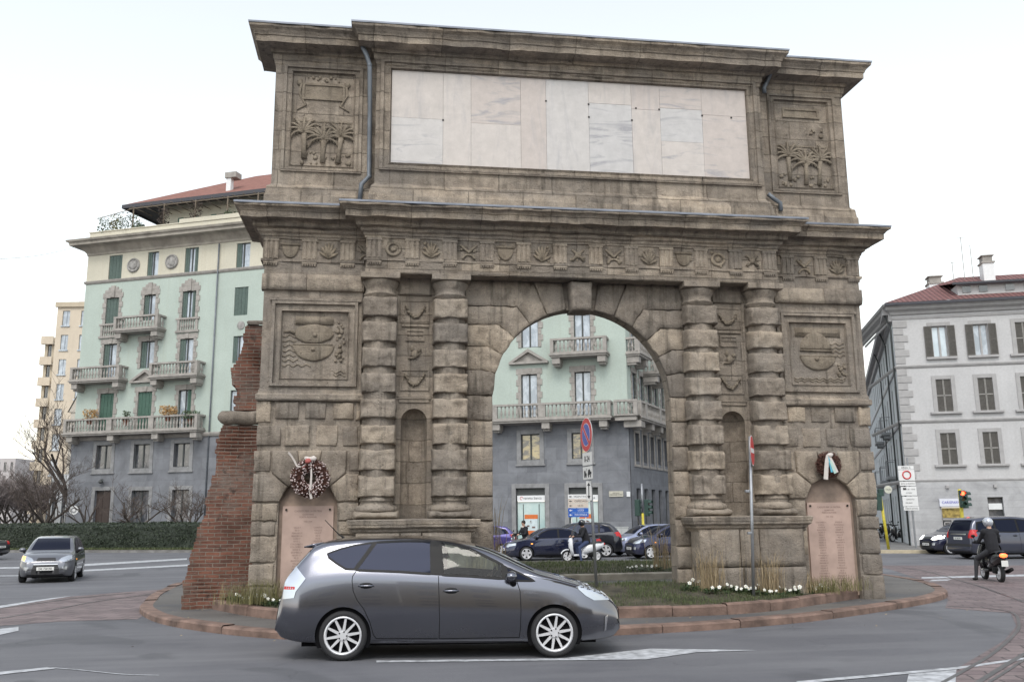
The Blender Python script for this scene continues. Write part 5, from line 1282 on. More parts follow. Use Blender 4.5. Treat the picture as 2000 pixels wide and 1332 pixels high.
o, w_, h = far_building('terrace_block', -60, 18, 893, 170, M_LILAC, 'hazy grey lilac block at the left edge behind bare trees', bays=6, floors=5)
o, w_, h = far_building('terrace_block', 18, 38, 908, 185, M_PALE, 'narrow pale block just right of the grey lilac block', bays=2, floors=5)
o, w_, h = far_building('terrace_block', 36, 60, 908, 220, M_PALE, 'farthest pale flat roofed block at the end of the left avenue', bays=3, floors=5)
o, w_, h = far_building('terrace_block', 56, 74, 925, 230, M_LILAC, 'low distant grey block left of the ochre balcony block', bays=2, floors=4)
# street of the narrow lane on the right: opposite side, partly behind the gate
o, w_, h = far_building('terrace_block', 1560, 1690, 800, 95, M_LILAC, 'grey house front closing the narrow lane right of the gate', bays=5, floors=4)
# houses across the square, behind the camera (seen in the car's paint); middle render has sunlight in its colour
for x0, x1, y, hh, mt_, lb in ((-60, -17, -84, 17, M_TAN, 'tan five storey house behind the photographer, left one'), (-17, 22, -84.5, 19, plaster('sunlit_render', (.72, .58, .40)), 'sunlit cream five storey house behind the photographer, middle one'), (22, 70, -84, 16, M_TAN, 'tan five storey house behind the photographer, right one')):
    o = empty('town_house', (x1, y, 0), math.pi, lb, 'building', 'houses across the square')
    wl = MB(); n_ = 7; bw_ = (x1-x0)/n_; H_ = [(bw_*i+bw_*.33, bw_*i+bw_*.67, 3.4*j+1, 3.4*j+2.9) for i in range(n_) for j in range(int(hh/3.5))]
    rect_holes(wl, 0, x1-x0, 0, hh, H_, 0, .2); wl.quad((0, 0, hh), (x1-x0, 0, hh), (x1-x0, 10, hh), (0, 10, hh)); wl.build('wall', mt_, o)
    g_ = MB()
    for q in H_: g_.quad((q[0], .2, q[2]), (q[1], .2, q[2]), (q[1], .2, q[3]), (q[0], .2, q[3]))
    g_.build('panes', M_GL_D, o)
# ---------------------------------------------------------------- cars
def paint(name, col, metal=.55, rough=.28):
    mt, t, b = newmat(name); n = N(t); b.inputs['Metallic'].default_value = metal; b.inputs['Roughness'].default_value = rough
    b.inputs['Coat Weight'].default_value = 1.; b.inputs['Coat Roughness'].default_value = .03
    p = n.pos(local=True); sp = n.node('ShaderNodeSeparateXYZ'); n.link(p, sp.inputs[0])
    dirt = n.math('MULTIPLY', n.ramp(sp.outputs[2], [(.25, 1.), (.55, 0.)]), n.ramp(n.noise(p, 3., 5, .7), [(.3, .1), (.8, .55)]))
    n.link(n.mix(col, (.12, .115, .105), dirt), b.inputs['Base Color']); n.link(n.math('ADD', n.math('MULTIPLY', dirt, .5), rough), b.inputs['Roughness'])
    return mt
M_TYRE = plain('tyre_rubber', (.022, .022, .024), .85, bump=.003); M_BLACKP = plain('black_plastic', (.02, .02, .022), .55); M_TRIMB = simple_bsdf('black_trim', (.008, .008, .009), .45, spec=.2)
M_ALLOY = plain('alloy', (.66, .66, .68), .3, .35, var=.05); M_CHROME = simple_bsdf('chrome', (.7, .7, .72), .12, 1.); M_WELL = simple_bsdf('wheel_well', (.006, .006, .007), .95, spec=.1)
M_CGLASS = simple_bsdf('tinted_glass', (.008, .010, .02), .04, spec=.12); MATS['tinted_glass'].node_tree.nodes['Principled BSDF'].inputs['Specular Tint'].default_value = (.62, .7, 1., 1)
mt, t, b = newmat('clear_glass'); n = N(t); b.inputs['Base Color'].default_value = (.75, .85, .82, 1); b.inputs['Roughness'].default_value = .02
tr_ = n.node('ShaderNodeBsdfTransparent'); tr_.inputs[0].default_value = (.62, .70, .68, 1); gl_ = n.node('ShaderNodeBsdfGlossy'); gl_.inputs['Roughness'].default_value = .02
fz = n.node('ShaderNodeFresnel'); fz.inputs[0].default_value = 1.5; mx = n.node('ShaderNodeMixShader'); n.link(fz.outputs[0], mx.inputs[0]); n.link(tr_.outputs[0], mx.inputs[1]); n.link(gl_.outputs[0], mx.inputs[2]); n.link(mx.outputs[0], t.nodes['Material Output'].inputs[0])
M_CLEAR = mt
M_LAMPW = simple_bsdf('clear_lamp', (.50, .53, .58), .1, .7); M_LAMPR = simple_bsdf('red_lamp', (.45, .01, .012), .12); M_LAMPG = simple_bsdf('lamp_inner', (.35, .36, .38), .25, .7)
M_LIT = simple_bsdf('lit_lamp', (1., .95, .85), .2, emit=3.); M_LITR = simple_bsdf('lit_tail_lamp', (1., .08, .02), .2, emit=4.); M_AMBER = simple_bsdf('amber_lamp', (1., .35, .06), .2, emit=1.2)
M_PLATE = simple_bsdf('number_plate', (.68, .68, .66), .5); M_SEAT = plain('seat_cloth', (.035, .035, .04), .9)

def cr1(xs, ys, x):
    """monotone-ish smooth interpolation of a profile"""
    i = int(np.clip(np.searchsorted(xs, x)-1, 0, len(xs)-2)); h = xs[i+1]-xs[i]; t = min(1, max(0, (x-xs[i])/h))
    def sl(k):
        if k <= 0 or k >= len(xs)-1: return (ys[min(k+1, len(xs)-1)]-ys[max(k-1, 0)])/(xs[min(k+1, len(xs)-1)]-xs[max(k-1, 0)])
        d0 = (ys[k]-ys[k-1])/(xs[k]-xs[k-1]); d1 = (ys[k+1]-ys[k])/(xs[k+1]-xs[k])
        return 0 if d0*d1 <= 0 else 2*d0*d1/(d0+d1)
    m0, m1 = sl(i)*h, sl(i+1)*h; a, b = ys[i], ys[i+1]
    return (2*t**3-3*t**2+1)*a+(t**3-2*t**2+t)*m0+(-2*t**3+3*t**2)*b+(t**3-t**2)*m1

def wheel(parent, x, y, r_, side, rimr, spokes=10, wd=.2, cap=None, detail=True):
    """tyre with rim; side = outward sign along y"""
    tb = MB(); tb.smooth = True
    prof = [(rimr, -.5), (rimr+.01, -.5), (r_-.03, -.5), (r_-.008, -.42), (r_, -.3), (r_, .3), (r_-.008, .42), (r_-.03, .5), (rimr+.01, .5), (rimr, .42), (rimr-.02, .3)]
    rows = [[(x+rr*math.cos(2*math.pi*k/36), y+side*wd*q, r_+rr*math.sin(2*math.pi*k/36)) for k in range(36)] for rr, q in prof]
    tb.grid(rows, closed_v=True); w_ = tb.build('wheel', M_TYRE, parent)
    rm = MB(); yo = y+side*wd*.5
    rm.smooth = True; rm.mi = 0
    ring = [(rimr, .46), (rimr+.004, .5), (rimr-.022, .5), (rimr-.03, .2)]
    rm.grid([[(x+rr*math.cos(2*math.pi*k/36), y+side*wd*q, r_+rr*math.sin(2*math.pi*k/36)) for k in range(36)] for rr, q in ring], closed_v=True)
    rm.smooth = False; rm.mi = 1; rm.disc((x, y+side*wd*.12, r_), (0, 1, 0), rimr-.005, .02, 28); rm.mi = 0
    for k in range(spokes):
        a = 2*math.pi*(k+.25)/spokes; ca, sa = math.cos(a), math.sin(a)
        def P_(rr, t, q): return (x+rr*ca-t*sa, y+side*wd*q, r_+rr*sa+t*ca)
        w0, w1 = .020, .013
        if spokes < 7: w0, w1 = .045, .06
        f = [P_(.03, -w0, .42), P_(.03, w0, .42), P_(rimr-.012, w1, .47), P_(rimr-.012, -w1, .47)]; g_ = [P_(.03, -w0, .25), P_(.03, w0, .25), P_(rimr-.012, w1, .3), P_(rimr-.012, -w1, .3)]
        rm.quad(*f)
        for i in range(4): rm.quad(f[i], g_[i], g_[(i+1) % 4], f[(i+1) % 4])
    rm.disc((x, y+side*wd*.4, r_), (0, 1, 0), .055, .05, 20)
    if detail:
        rm.mi = 2
        for k in range(5): a = 2*math.pi*k/5; rm.disc((x+.052*math.cos(a), y+side*wd*.44, r_+.052*math.sin(a)), (0, 1, 0), .010, .04, 8)
    rm.build('rim', [cap or M_ALLOY, M_WELL, M_TRIMB], w_)
    return w_

def car(name, spec, loc, rz, label, pm, group=None, sc=1.):
    root = empty(name, loc, rz, label, spec.get('cat', 'car'), group); root.scale = (sc, sc, sc)
    xs = np.array([p[0] for p in spec['top']]); zt = np.array([p[1] for p in spec['top']]); bx = np.array([p[0] for p in spec['bot']]); bz = np.array([p[1] for p in spec['bot']])
    W0 = spec['w']/2; xr, xf = xs[0], xs[-1]; belt = spec['belt']; wr = spec['wheel_r']; wx_ = spec['wheels']; Ra = spec.get('arch', wr+.045)
    tumble = spec.get('tumble', .42); fr_, rr_ = spec.get('round', (.55, .35)); fp, rp = spec.get('plan', (.30, .16))
    def half(x):
        s_ = 1.
        if x > xf-fr_: s_ = 1-fp*((x-(xf-fr_))/fr_)**2.4
        if x < xr+rr_: s_ = min(s_, 1-rp*(((xr+rr_)-x)/rr_)**2.2)
        return W0*s_
    bxs = np.array([p[0] for p in belt]); bzs = np.array([p[1] for p in belt])
    def section(x):
        T = cr1(xs, zt, x); B = cr1(bx, bz, x); w_ = half(x); T = max(T, B+.12)
        zs = min(cr1(bxs, bzs, x), T-.055-.02*(T > .8)); zs = max(zs, B+.06); h = T-zs; w5 = w_*.94
        w7 = w5-tumble*max(0, min(h-.03, .5)); rad = min(.085, .45*h)
        mid = B+(zs-B)*.42
        pts = [(0, B), (w_*.80, B), (w_*.93, B+.02), (w_*.975, B+.09*(zs-B)/.5), (w_*.998, mid), (w_*.992, B+(zs-B)*.64), (w_*.965, zs-.10*min(1, (zs-B)/.5)), (w5, zs), (w5*.45+w7*.55+.008, zs+(h-rad)*.55), (w7+.012, T-rad), (w7-.06, T-rad*.35), (w7*.72, T-.012), (w7*.35, T-.002), (0, T)]
        return pts
    # fine grid: along x dense, across by centripetal-ish subdivision
    NX = spec.get('nx', 170); SUB = spec.get('sub', 4)
    gx = [xr+(xf-xr)*i/NX for i in range(NX+1)]
    def dense(pts):
        out = []; k = len(pts)
        for i in range(k-1):
            p0, p1, p2, p3 = pts[max(i-1, 0)], pts[i], pts[i+1], pts[min(i+2, k-1)]
            for s_ in range(SUB):
                t = s_/SUB; q = []
                for c in (0, 1):
                    m0 = (p2[c]-p0[c])*.4; m1 = (p3[c]-p1[c])*.4
                    if i in (0, 1): m0 = m1 = p2[c]-p1[c]
                    q.append((2*t**3-3*t**2+1)*p1[c]+(t**3-2*t**2+t)*m0+(-2*t**3+3*t**2)*p2[c]+(t**3-t**2)*m1)
                out.append(tuple(q))
        out.append(pts[-1]); return out
    prof = [dense(section(x)) for x in gx]; M_ = len(prof[0])
    V = []; idx = {}
    for side in (1, -1):
        for i, x in enumerate(gx):
            for j in range(M_):
                y, z = prof[i][j]
                if side < 0 and j in (0, M_-1): idx[(side, i, j)] = idx[(1, i, j)]; continue
                idx[(side, i, j)] = len(V); V.append([x, side*y, z])
    cuts = spec.get('cut', [])
    F = []; Ff = []
    for side in (1, -1):
        for i in range(NX):
            for j in range(M_-1):
                q = [idx[(side, i, j)], idx[(side, i+1, j)], idx[(side, i+1, j+1)], idx[(side, i, j+1)]]
                if side > 0: q = q[::-1]
                Ff.append(tuple(q))
                c = [sum(V[k][a] for k in q)/4 for a in range(3)]
                if abs(c[1]) > W0*.52 and any((c[0]-wx)**2+(c[2]-wr)**2 < Ra**2 for wx in wx_): continue
                if abs(c[1]) > W0*.5 and j > M_*.5 and any(inside((c[0], c[2]), poly) for poly in cuts): continue
                F.append(tuple(q))
    bvh = BVHTree.FromPolygons([tuple(v) for v in V], Ff)
    # snap the wheel arch rims to circles
    cnt = {}
    for f in F:
        for k in range(4):
            e_ = tuple(sorted((f[k], f[(k+1) % 4]))); cnt[e_] = cnt.get(e_, 0)+1
    for e_, c in cnt.items():
        if c == 1:
            for k in e_:
                x, y, z = V[k]
                for wx in wx_:
                    d = math.hypot(x-wx, z-wr)
                    if abs(y) > W0*.45 and abs(d-Ra) < .09 and z > .12: V[k][0] = wx+(x-wx)*Ra/d; V[k][2] = wr+(z-wr)*Ra/d
    mb = MB(); mb.smooth = True
    for v in V: mb.vert(v)
    zlow = spec.get('low', -1)
    for f in F:
        cz = sum(V[k][2] for k in f)/4; cx_ = sum(V[k][0] for k in f)/4; mb.mi = 1 if (cz < zlow or cz < cr1(bx, bz, cx_)+.012) else 0; mb.face(f)
    mb.mi = 0
    for i in (0, NX):
        loop = [idx[(1, i, j)] for j in range(M_)]+[idx[(-1, i, j)] for j in range(M_-2, 0, -1)]
        mb.face(loop if i == NX else loop[::-1])
    body = mb.build('body', [pm, M_BLACKP], root)
    def hit(p, axis):
        o, d = (Vector((p[0], 4*axis[1], p[1])), Vector((0, -axis[1], 0))) if axis[1] else (Vector((5*axis[0], p[0], p[1])), Vector((-axis[0], 0, 0)))
        if axis[2]: o, d = Vector((p[0], p[1], 5)), Vector((0, 0, -1))
        h = bvh.ray_cast(o, d)
        if h[0] is None:
            h = bvh.find_nearest(Vector((p[0], axis[1]*W0*.9, p[1])) if axis[1] else (Vector((axis[0]*(xf if axis[0] > 0 else -xr), p[0], p[1])) if axis[0] else Vector((p[0], p[1], 1.4))))
        n_ = h[1] if h[1].dot(-d) > 0 else -h[1]; return h[0], n_
    def patch(name, poly, axis, mat, parent, off=.006, res=.05, rad=0, thick=.0):
        """surface conforming to the body inside an outline drawn in side, front or top view"""
        pl_ = [Vector(p) for p in poly]; per = []
        if sum(pl_[i-1].x*pl_[i].y-pl_[i].x*pl_[i-1].y for i in range(len(pl_))) < 0: pl_ = pl_[::-1]
        for i, a in enumerate(pl_):
            b_ = pl_[(i+1) % len(pl_)]; k = max(1, int((b_-a).length/res))
            for s_ in range(k): per.append(a.lerp(b_, s_/k))
        xs_ = [p.x for p in per]; ys_ = [p.y for p in per]; pts = list(per); x = min(xs_)+res/2
        while x < max(xs_):
            y = min(ys_)+res/2
            while y < max(ys_):
                if inside((x, y), per) and min((p.x-x)**2+(p.y-y)**2 for p in per) > (res*.5)**2: pts.append(Vector((x, y)))
                y += res
            x += res
        vs, es, fs, *_ = delaunay_2d_cdt(pts, [], [list(range(len(per)))], 1, 1e-5)
        m_ = MB(); m_.smooth = True; 
        for v in vs: h, n_ = hit((v.x, v.y), axis); m_.vert(h+n_*off)
        for f in fs: m_.face(f)
        o = m_.build(name, mat, parent); return o
    def strip(mb_, line, axis, wd, off=.003, res=.04):
        P_ = []
        for a, b_ in zip(line, line[1:]):
            k = max(1, int(math.dist(a, b_)/res))
            for s_ in range(k): P_.append((a[0]+(b_[0]-a[0])*s_/k, a[1]+(b_[1]-a[1])*s_/k))
        P_.append(line[-1]); L_, R_ = [], []
        for i, p in enumerate(P_):
            a, b_ = P_[max(i-1, 0)], P_[min(i+1, len(P_)-1)]; d = math.dist(a, b_) or 1; tx, ty = (b_[0]-a[0])/d*wd/2, (b_[1]-a[1])/d*wd/2
            for Q, s_ in ((L_, 1), (R_, -1)):
                h, n_ = hit((p[0]-ty*s_, p[1]+tx*s_), axis); Q.append(h+n_*off)
        mb_.grid([L_, R_])
    root_ = root
    # wheels and wells
    tr = spec.get('track', W0-.10)
    for wx in wx_:
        for s_ in (1, -1):
            wheel(root, wx, s_*tr, wr, s_, spec.get('rim', wr*.76), spec.get('spokes', 10), cap=spec.get('cap'))
    for wx in wx_:
        ww = MB(); ww.tube([(wx, -W0*.93, wr), (wx, W0*.93, wr)], Ra+.015, 24)
        ww.v = [(x, y, max(z, .16)) for x, y, z in ww.v]; ww.build('wheel_well', M_WELL, root)
    cab = spec['cabin']; cb = MB()
    if not cuts: pass
    ub = MB(); ub.box(xr+.35, xf-.35, -W0*.8, W0*.8, .17, .30); ub.build('underbody', M_WELL, root)
    lines = MB()
    for s_ in (1, -1):
        ax = (0, s_, 0)
        if 'dlo' in spec: patch('window_band', spec['dlo'], ax, M_TRIMB, body, off=.003, res=.045) if not cuts else None
        for nm_, poly, mt_ in spec['glass']: patch('side_window', poly, ax, mt_, root, off=.009, res=.05)
        if cuts:
            for nm_, poly in spec['frames']: patch('window_frame', poly, ax, M_TRIMB, body, off=.004, res=.03)
        for ln in spec['gaps']: strip(lines, ln, ax, .010)
        for ln, wd in spec.get('sills', []): strip(lines, ln, ax, wd, .004)
        for hx, hz in spec['handles']:
            h, n_ = hit((hx, hz), ax); m_ = MB(); m_.smooth = True
            m_.mi = 1; m_.ball(h+n_*.001, .055, 14, 8, (1.7, .16, .75)); m_.mi = 0
            m_.tube([h+Vector((-.10, s_*.012, -.0)), h+Vector((-.05, s_*.034, 0)), h+Vector((.05, s_*.034, 0)), h+Vector((.10, s_*.012, 0))], [.011, .014, .014, .011], 8); m_.build('door_handle', [pm, M_TRIMB], root)
        for nm_, poly, mt_ in spec.get('side_lamps', []): patch(nm_, poly, ax, mt_, root, off=.008, res=.03)
        if 'mirror' in spec:
            mx_, mz_ = spec['mirror']; h, n_ = hit((mx_, mz_), ax); m_ = MB(); m_.smooth = True
            m_.mi = 0; m_.ball(h+Vector((0, s_*.13, .05)), .095, 14, 10, (.85, 1.15, .75)); m_.mi = 1; m_.tube([h+Vector((.03, 0, -.05)), h+Vector((.01, s_*.10, .0))], [.05, .035], 8); m_.build('wing_mirror', [pm, M_TRIMB], root)
    for ln, ax in spec.get('extra_lines', []): strip(lines, ln, ax, .012)
    lines.build('panel_gaps', M_TRIMB, body)
    for nm_, poly, ax, mt_, off in spec.get('patches', []): patch(nm_, poly, ax, mt_, root, off=off, res=.05)
    for nm_, poly, ax, mt_ in spec.get('mirrored', []):
        for s_ in (1, -1): patch(nm_, [(p[0]*s_, p[1]) for p in poly] if not ax[1] else poly, ax, mt_, root, off=.008, res=.035)
    for txt, p, sz in spec.get('plates', []):
        h, n_ = hit((0, p[1]), (p[0], 0, 0)); m_ = MB(); m_.box(h.x-.01+.015*p[0], h.x+.01+.015*p[0], -.26, .26, p[1]-.055, p[1]+.055); pl_ = m_.build('number_plate', M_PLATE, root)
        text('registration', txt, .085, (h.x+.027*p[0], 0, p[1]-.005), (R(90), 0, R(90)*p[0]), M_TRIMB, pl_, ext=.0006)
    return root, hit

# --- the large blue grey estate car in front
def zx(x): return (x-985.5)/433
def gz(x, z): return (783-(x-383)*18/1205-z)/433
def cp(L_, k=1.0): return [(zx(a)*k, gz(a, b_)) for a, b_ in L_]
K = 1.045
top = [(-2.30, .50), (-2.285, .60), (-2.27, .72), (-2.225, .86), (-2.19, 1.03), (-2.06, 1.22), (-1.93, 1.37), (-1.83, 1.475), (-1.58, 1.545), (-1.17, 1.572), (-.68, 1.575), (-.30, 1.560), (.04, 1.515), (.28, 1.462), (.52, 1.388), (.76, 1.285), (1.0, 1.172), (1.19, 1.09), (1.38, 1.035), (1.70, .945), (1.96, .86), (2.13, .775), (2.24, .67), (2.29, .58), (2.305, .47)]
bot = [(-2.30, .36), (-2.2, .27), (-1.9, .22), (-1.0, .19), (1.0, .18), (1.9, .19), (2.2, .22), (2.305, .30)]
dlo = cp([(265,195),(350,165),(430,145),(540,128),(700,121),(870,121),(1000,134),(1100,159),(1200,204),(1300,254),(1400,299),(1498,346),(1495,351),(1370,348),(1290,335),(1100,322),(925,315),(700,300),(525,292),(385,286),(330,256),(280,222)])
gl_q = cp([(275,198),(350,171),(430,151),(538,135),(436,283),(388,281),(335,252),(285,219)])
gl_r = cp([(556,134),(700,127),(872,127),(880,306),(700,295),(450,287)])
gl_f = cp([(930,131),(1000,142),(1100,168),(1200,212),(1292,256),(1292,330),(1100,317),(948,311)])
gl_t = cp([(1318,270),(1400,306),(1478,343),(1380,342),(1318,333)])
pm_main = paint('blue_grey_paint', (.145, .15, .18), .96, .17)
def ring_(outer, hole):
    """outline of a band between two loops, cut open at one side"""
    return outer+[outer[0]]+[hole[0]]+hole[::-1]
fr_front = cp([(880,121),(905,123),(1000,134),(1100,159),(1200,204),(1300,254),(1400,299),(1498,346),(1495,351),(1370,348),(1318,340),(1290,336),(1100,322),(925,315),(880,312)])
main_spec = dict(w=1.775, top=top, bot=bot, belt=[(-2.3, .95), (-1.7, 1.06), (-1.3, 1.09), (-.2, 1.05), (.7, 1.0), (1.2, .97), (1.8, .86), (2.3, .6)], wheel_r=.315, wheels=(-1.39, 1.39), arch=.365, rim=.243, spokes=10, track=.775,
    tumble=.40, round=(.75, .45), plan=(.36, .17), cabin=None, low=.0, nx=230, sub=5,
    cut=[[(x*.985+.0, z*.985+.012) for x, z in gl_f]], frames=[],
    glass=[('q', gl_q, M_CGLASS), ('r', gl_r, M_CGLASS), ('f', gl_f, M_CLEAR), ('t', gl_t, M_CGLASS)],
    gaps=[cp([(450,288),(430,320),(428,345),(436,400),(460,450),(500,500),(535,570),(556,640),(572,662),(920,662)]), cp([(922,316),(926,420),(930,560),(928,662)]), cp([(1375,348),(1392,400),(1396,500),(1392,600),(1385,655),(930,662)])],
    sills=[(cp([(545,684),(900,690),(1415,686)]), .05)], handles=[cp([(510,372)])[0], cp([(995,398)])[0]], mirror=cp([(1340,336)])[0],
    side_lamps=[('tail_light', [(-2.18, 1.00), (-2.05, 1.20), (-1.90, 1.04), (-2.02, .88), (-2.04, .80), (-2.2, .78)], M_LAMPW), ('tail_light_band', [(-2.19, .905), (-2.04, .905), (-2.03, .94), (-2.18, .945)], M_LAMPR), ('headlight', [(1.68, .90), (1.86, .905), (2.02, .85), (2.14, .76), (2.15, .71), (1.93, .715), (1.82, .775)], M_LAMPW), ('fog_trim', [(2.075, .50), (2.12, .52), (2.09, .33), (2.065, .31)], M_CHROME)],
    patches=[('windscreen', [(1.16, -.55), (1.16, .55), (.35, .48), (.35, -.48)], (0, 0, 1), M_CGLASS, .008), ('rear_window', [(-.52, 1.40), (.52, 1.40), (.6, 1.06), (-.6, 1.06)], (-1, 0, 0), M_CGLASS, .008), ('grille', [(-.45, .62), (.45, .62), (.4, .54), (-.4, .54)], (1, 0, 0), M_BLACKP, .006), ('lower_grille', [(-.6, .45), (.6, .45), (.55, .3), (-.55, .3)], (1, 0, 0), M_BLACKP, .006)],
    plates=[('EK 507 WD', (1, .48), .09), ('EK 507 WD', (-1, .80), .09)])
c0, c1 = Vector((-4.50, -5.52)), Vector((-1.66, -5.80)); cdv = (c1-c0); crz = math.atan2(cdv.y, cdv.x); csc = cdv.length/2.78
cn = Vector((-math.sin(crz), math.cos(crz))); cc = (c0+c1)/2+cn*.80*csc
root, hit_ = car('estate_car', main_spec, (cc.x, cc.y, .004), crz, 'large blue grey metallic estate car with silver alloy wheels before the gate', pm_main, sc=csc)
root_main = root
# black frame round the open front window, spoiler, aerial, badge, driver's cabin
for s_ in (1, -1):
    fmb = MB(); fmb.smooth = True
    for lp_, ww_ in ((gl_f, .030), (gl_q, .02), (gl_r, .024), (gl_t, .022)):
        L_ = lp_+[lp_[0]]; out_, in_ = [], []
        cx_ = sum(p[0] for p in lp_)/len(lp_); cz_ = sum(p[1] for p in lp_)/len(lp_)
        dn = []
        for a, b_ in zip(L_, L_[1:]):
            k = max(1, int(math.dist(a, b_)/.04)); dn += [(a[0]+(b_[0]-a[0])*i/k, a[1]+(b_[1]-a[1])*i/k) for i in range(k)]
        for i, p in enumerate(dn):
            a, b_ = dn[i-1], dn[(i+1) % len(dn)]; d = math.dist(a, b_) or 1; nx_, nz_ = (b_[1]-a[1])/d, -(b_[0]-a[0])/d
            if (p[0]+nx_*.01-cx_)**2+(p[1]+nz_*.01-cz_)**2 < (p[0]-cx_)**2+(p[1]-cz_)**2: nx_, nz_ = -nx_, -nz_
            for Q, o_ in ((out_, ww_*.6), (in_, -ww_*.5)):
                h, n_ = hit_((p[0]+nx_*o_, p[1]+nz_*o_), (0, s_, 0)); Q.append(h+n_*.0105)
        fmb.grid([out_, in_], closed_v=True)
    # pillar between the doors
    for poly in (cp([(874,124),(932,127),(950,314),(876,310)]), cp([(536,130),(558,130),(452,290),(434,286)]), cp([(1290,252),(1320,266),(1322,338),(1290,334)])):
        q = [hit_(p, (0, s_, 0)) for p in poly]; fmb.smooth = False
        mids = [[None]*5 for _ in range(5)]
        rows = []
        for i in range(7):
            t = i/6; a = (poly[0][0]*(1-t)+poly[3][0]*t, poly[0][1]*(1-t)+poly[3][1]*t); b_ = (poly[1][0]*(1-t)+poly[2][0]*t, poly[1][1]*(1-t)+poly[2][1]*t)
            rows.append([(lambda hn: hn[0]+hn[1]*.0115)(hit_((a[0]*(1-u)+b_[0]*u, a[1]*(1-u)+b_[1]*u), (0, s_, 0))) for u in (0, .5, 1)])
        fmb.grid(rows)
    fmb.build('window_frame', M_TRIMB, root)
sp = MB(); sp.smooth = True
rows = []
for k in range(9):
    y = -.56+1.12*k/8; rows.append([(-1.74, y, 1.505), (-1.86, y, 1.485), (-2.02+.06*abs(y), y, 1.452), (-2.02+.06*abs(y), y, 1.435), (-1.86, y, 1.43)])
sp.grid(rows, closed_v=True, cap0=True, cap1=True); sp.build('roof_spoiler', pm_main, root)
ae = MB(); ae.tube([(-1.52, 0, 1.545), (-1.60, 0, 1.60), (-1.80, 0, 1.80)], [.018, .008, .005], 6); ae.build('aerial', M_TRIMB, root)
h, n_ = hit_((1.08, .83), (0, -1, 0)); text('badge', 'HYBRID', .05, h+n_*.006, (R(90), 0, 0), M_CHROME, root, ext=.003, sx=1.1)
st_ = MB()
for y in (.38, -.38):
    st_.bbox(-.25, .35, y-.25, y+.25, .45, .62, .05); st_.bbox(-.42, -.24, y-.24, y+.24, .5, 1.12, .06); st_.bbox(-.44, -.32, y-.13, y+.13, 1.14, 1.32, .04)
st_.bbox(.75, 1.1, -.7, .7, .6, .92, .05); st_.build('seats', M_SEAT, root)
sw = MB(); sw.tube([(.58+.06*math.sin(k*.3927), .38+.18*math.cos(k*.3927), .93+.17*math.sin(k*.3927)) for k in range(17)], .016, 6); sw.build('steering_wheel', M_TRIMB, root)

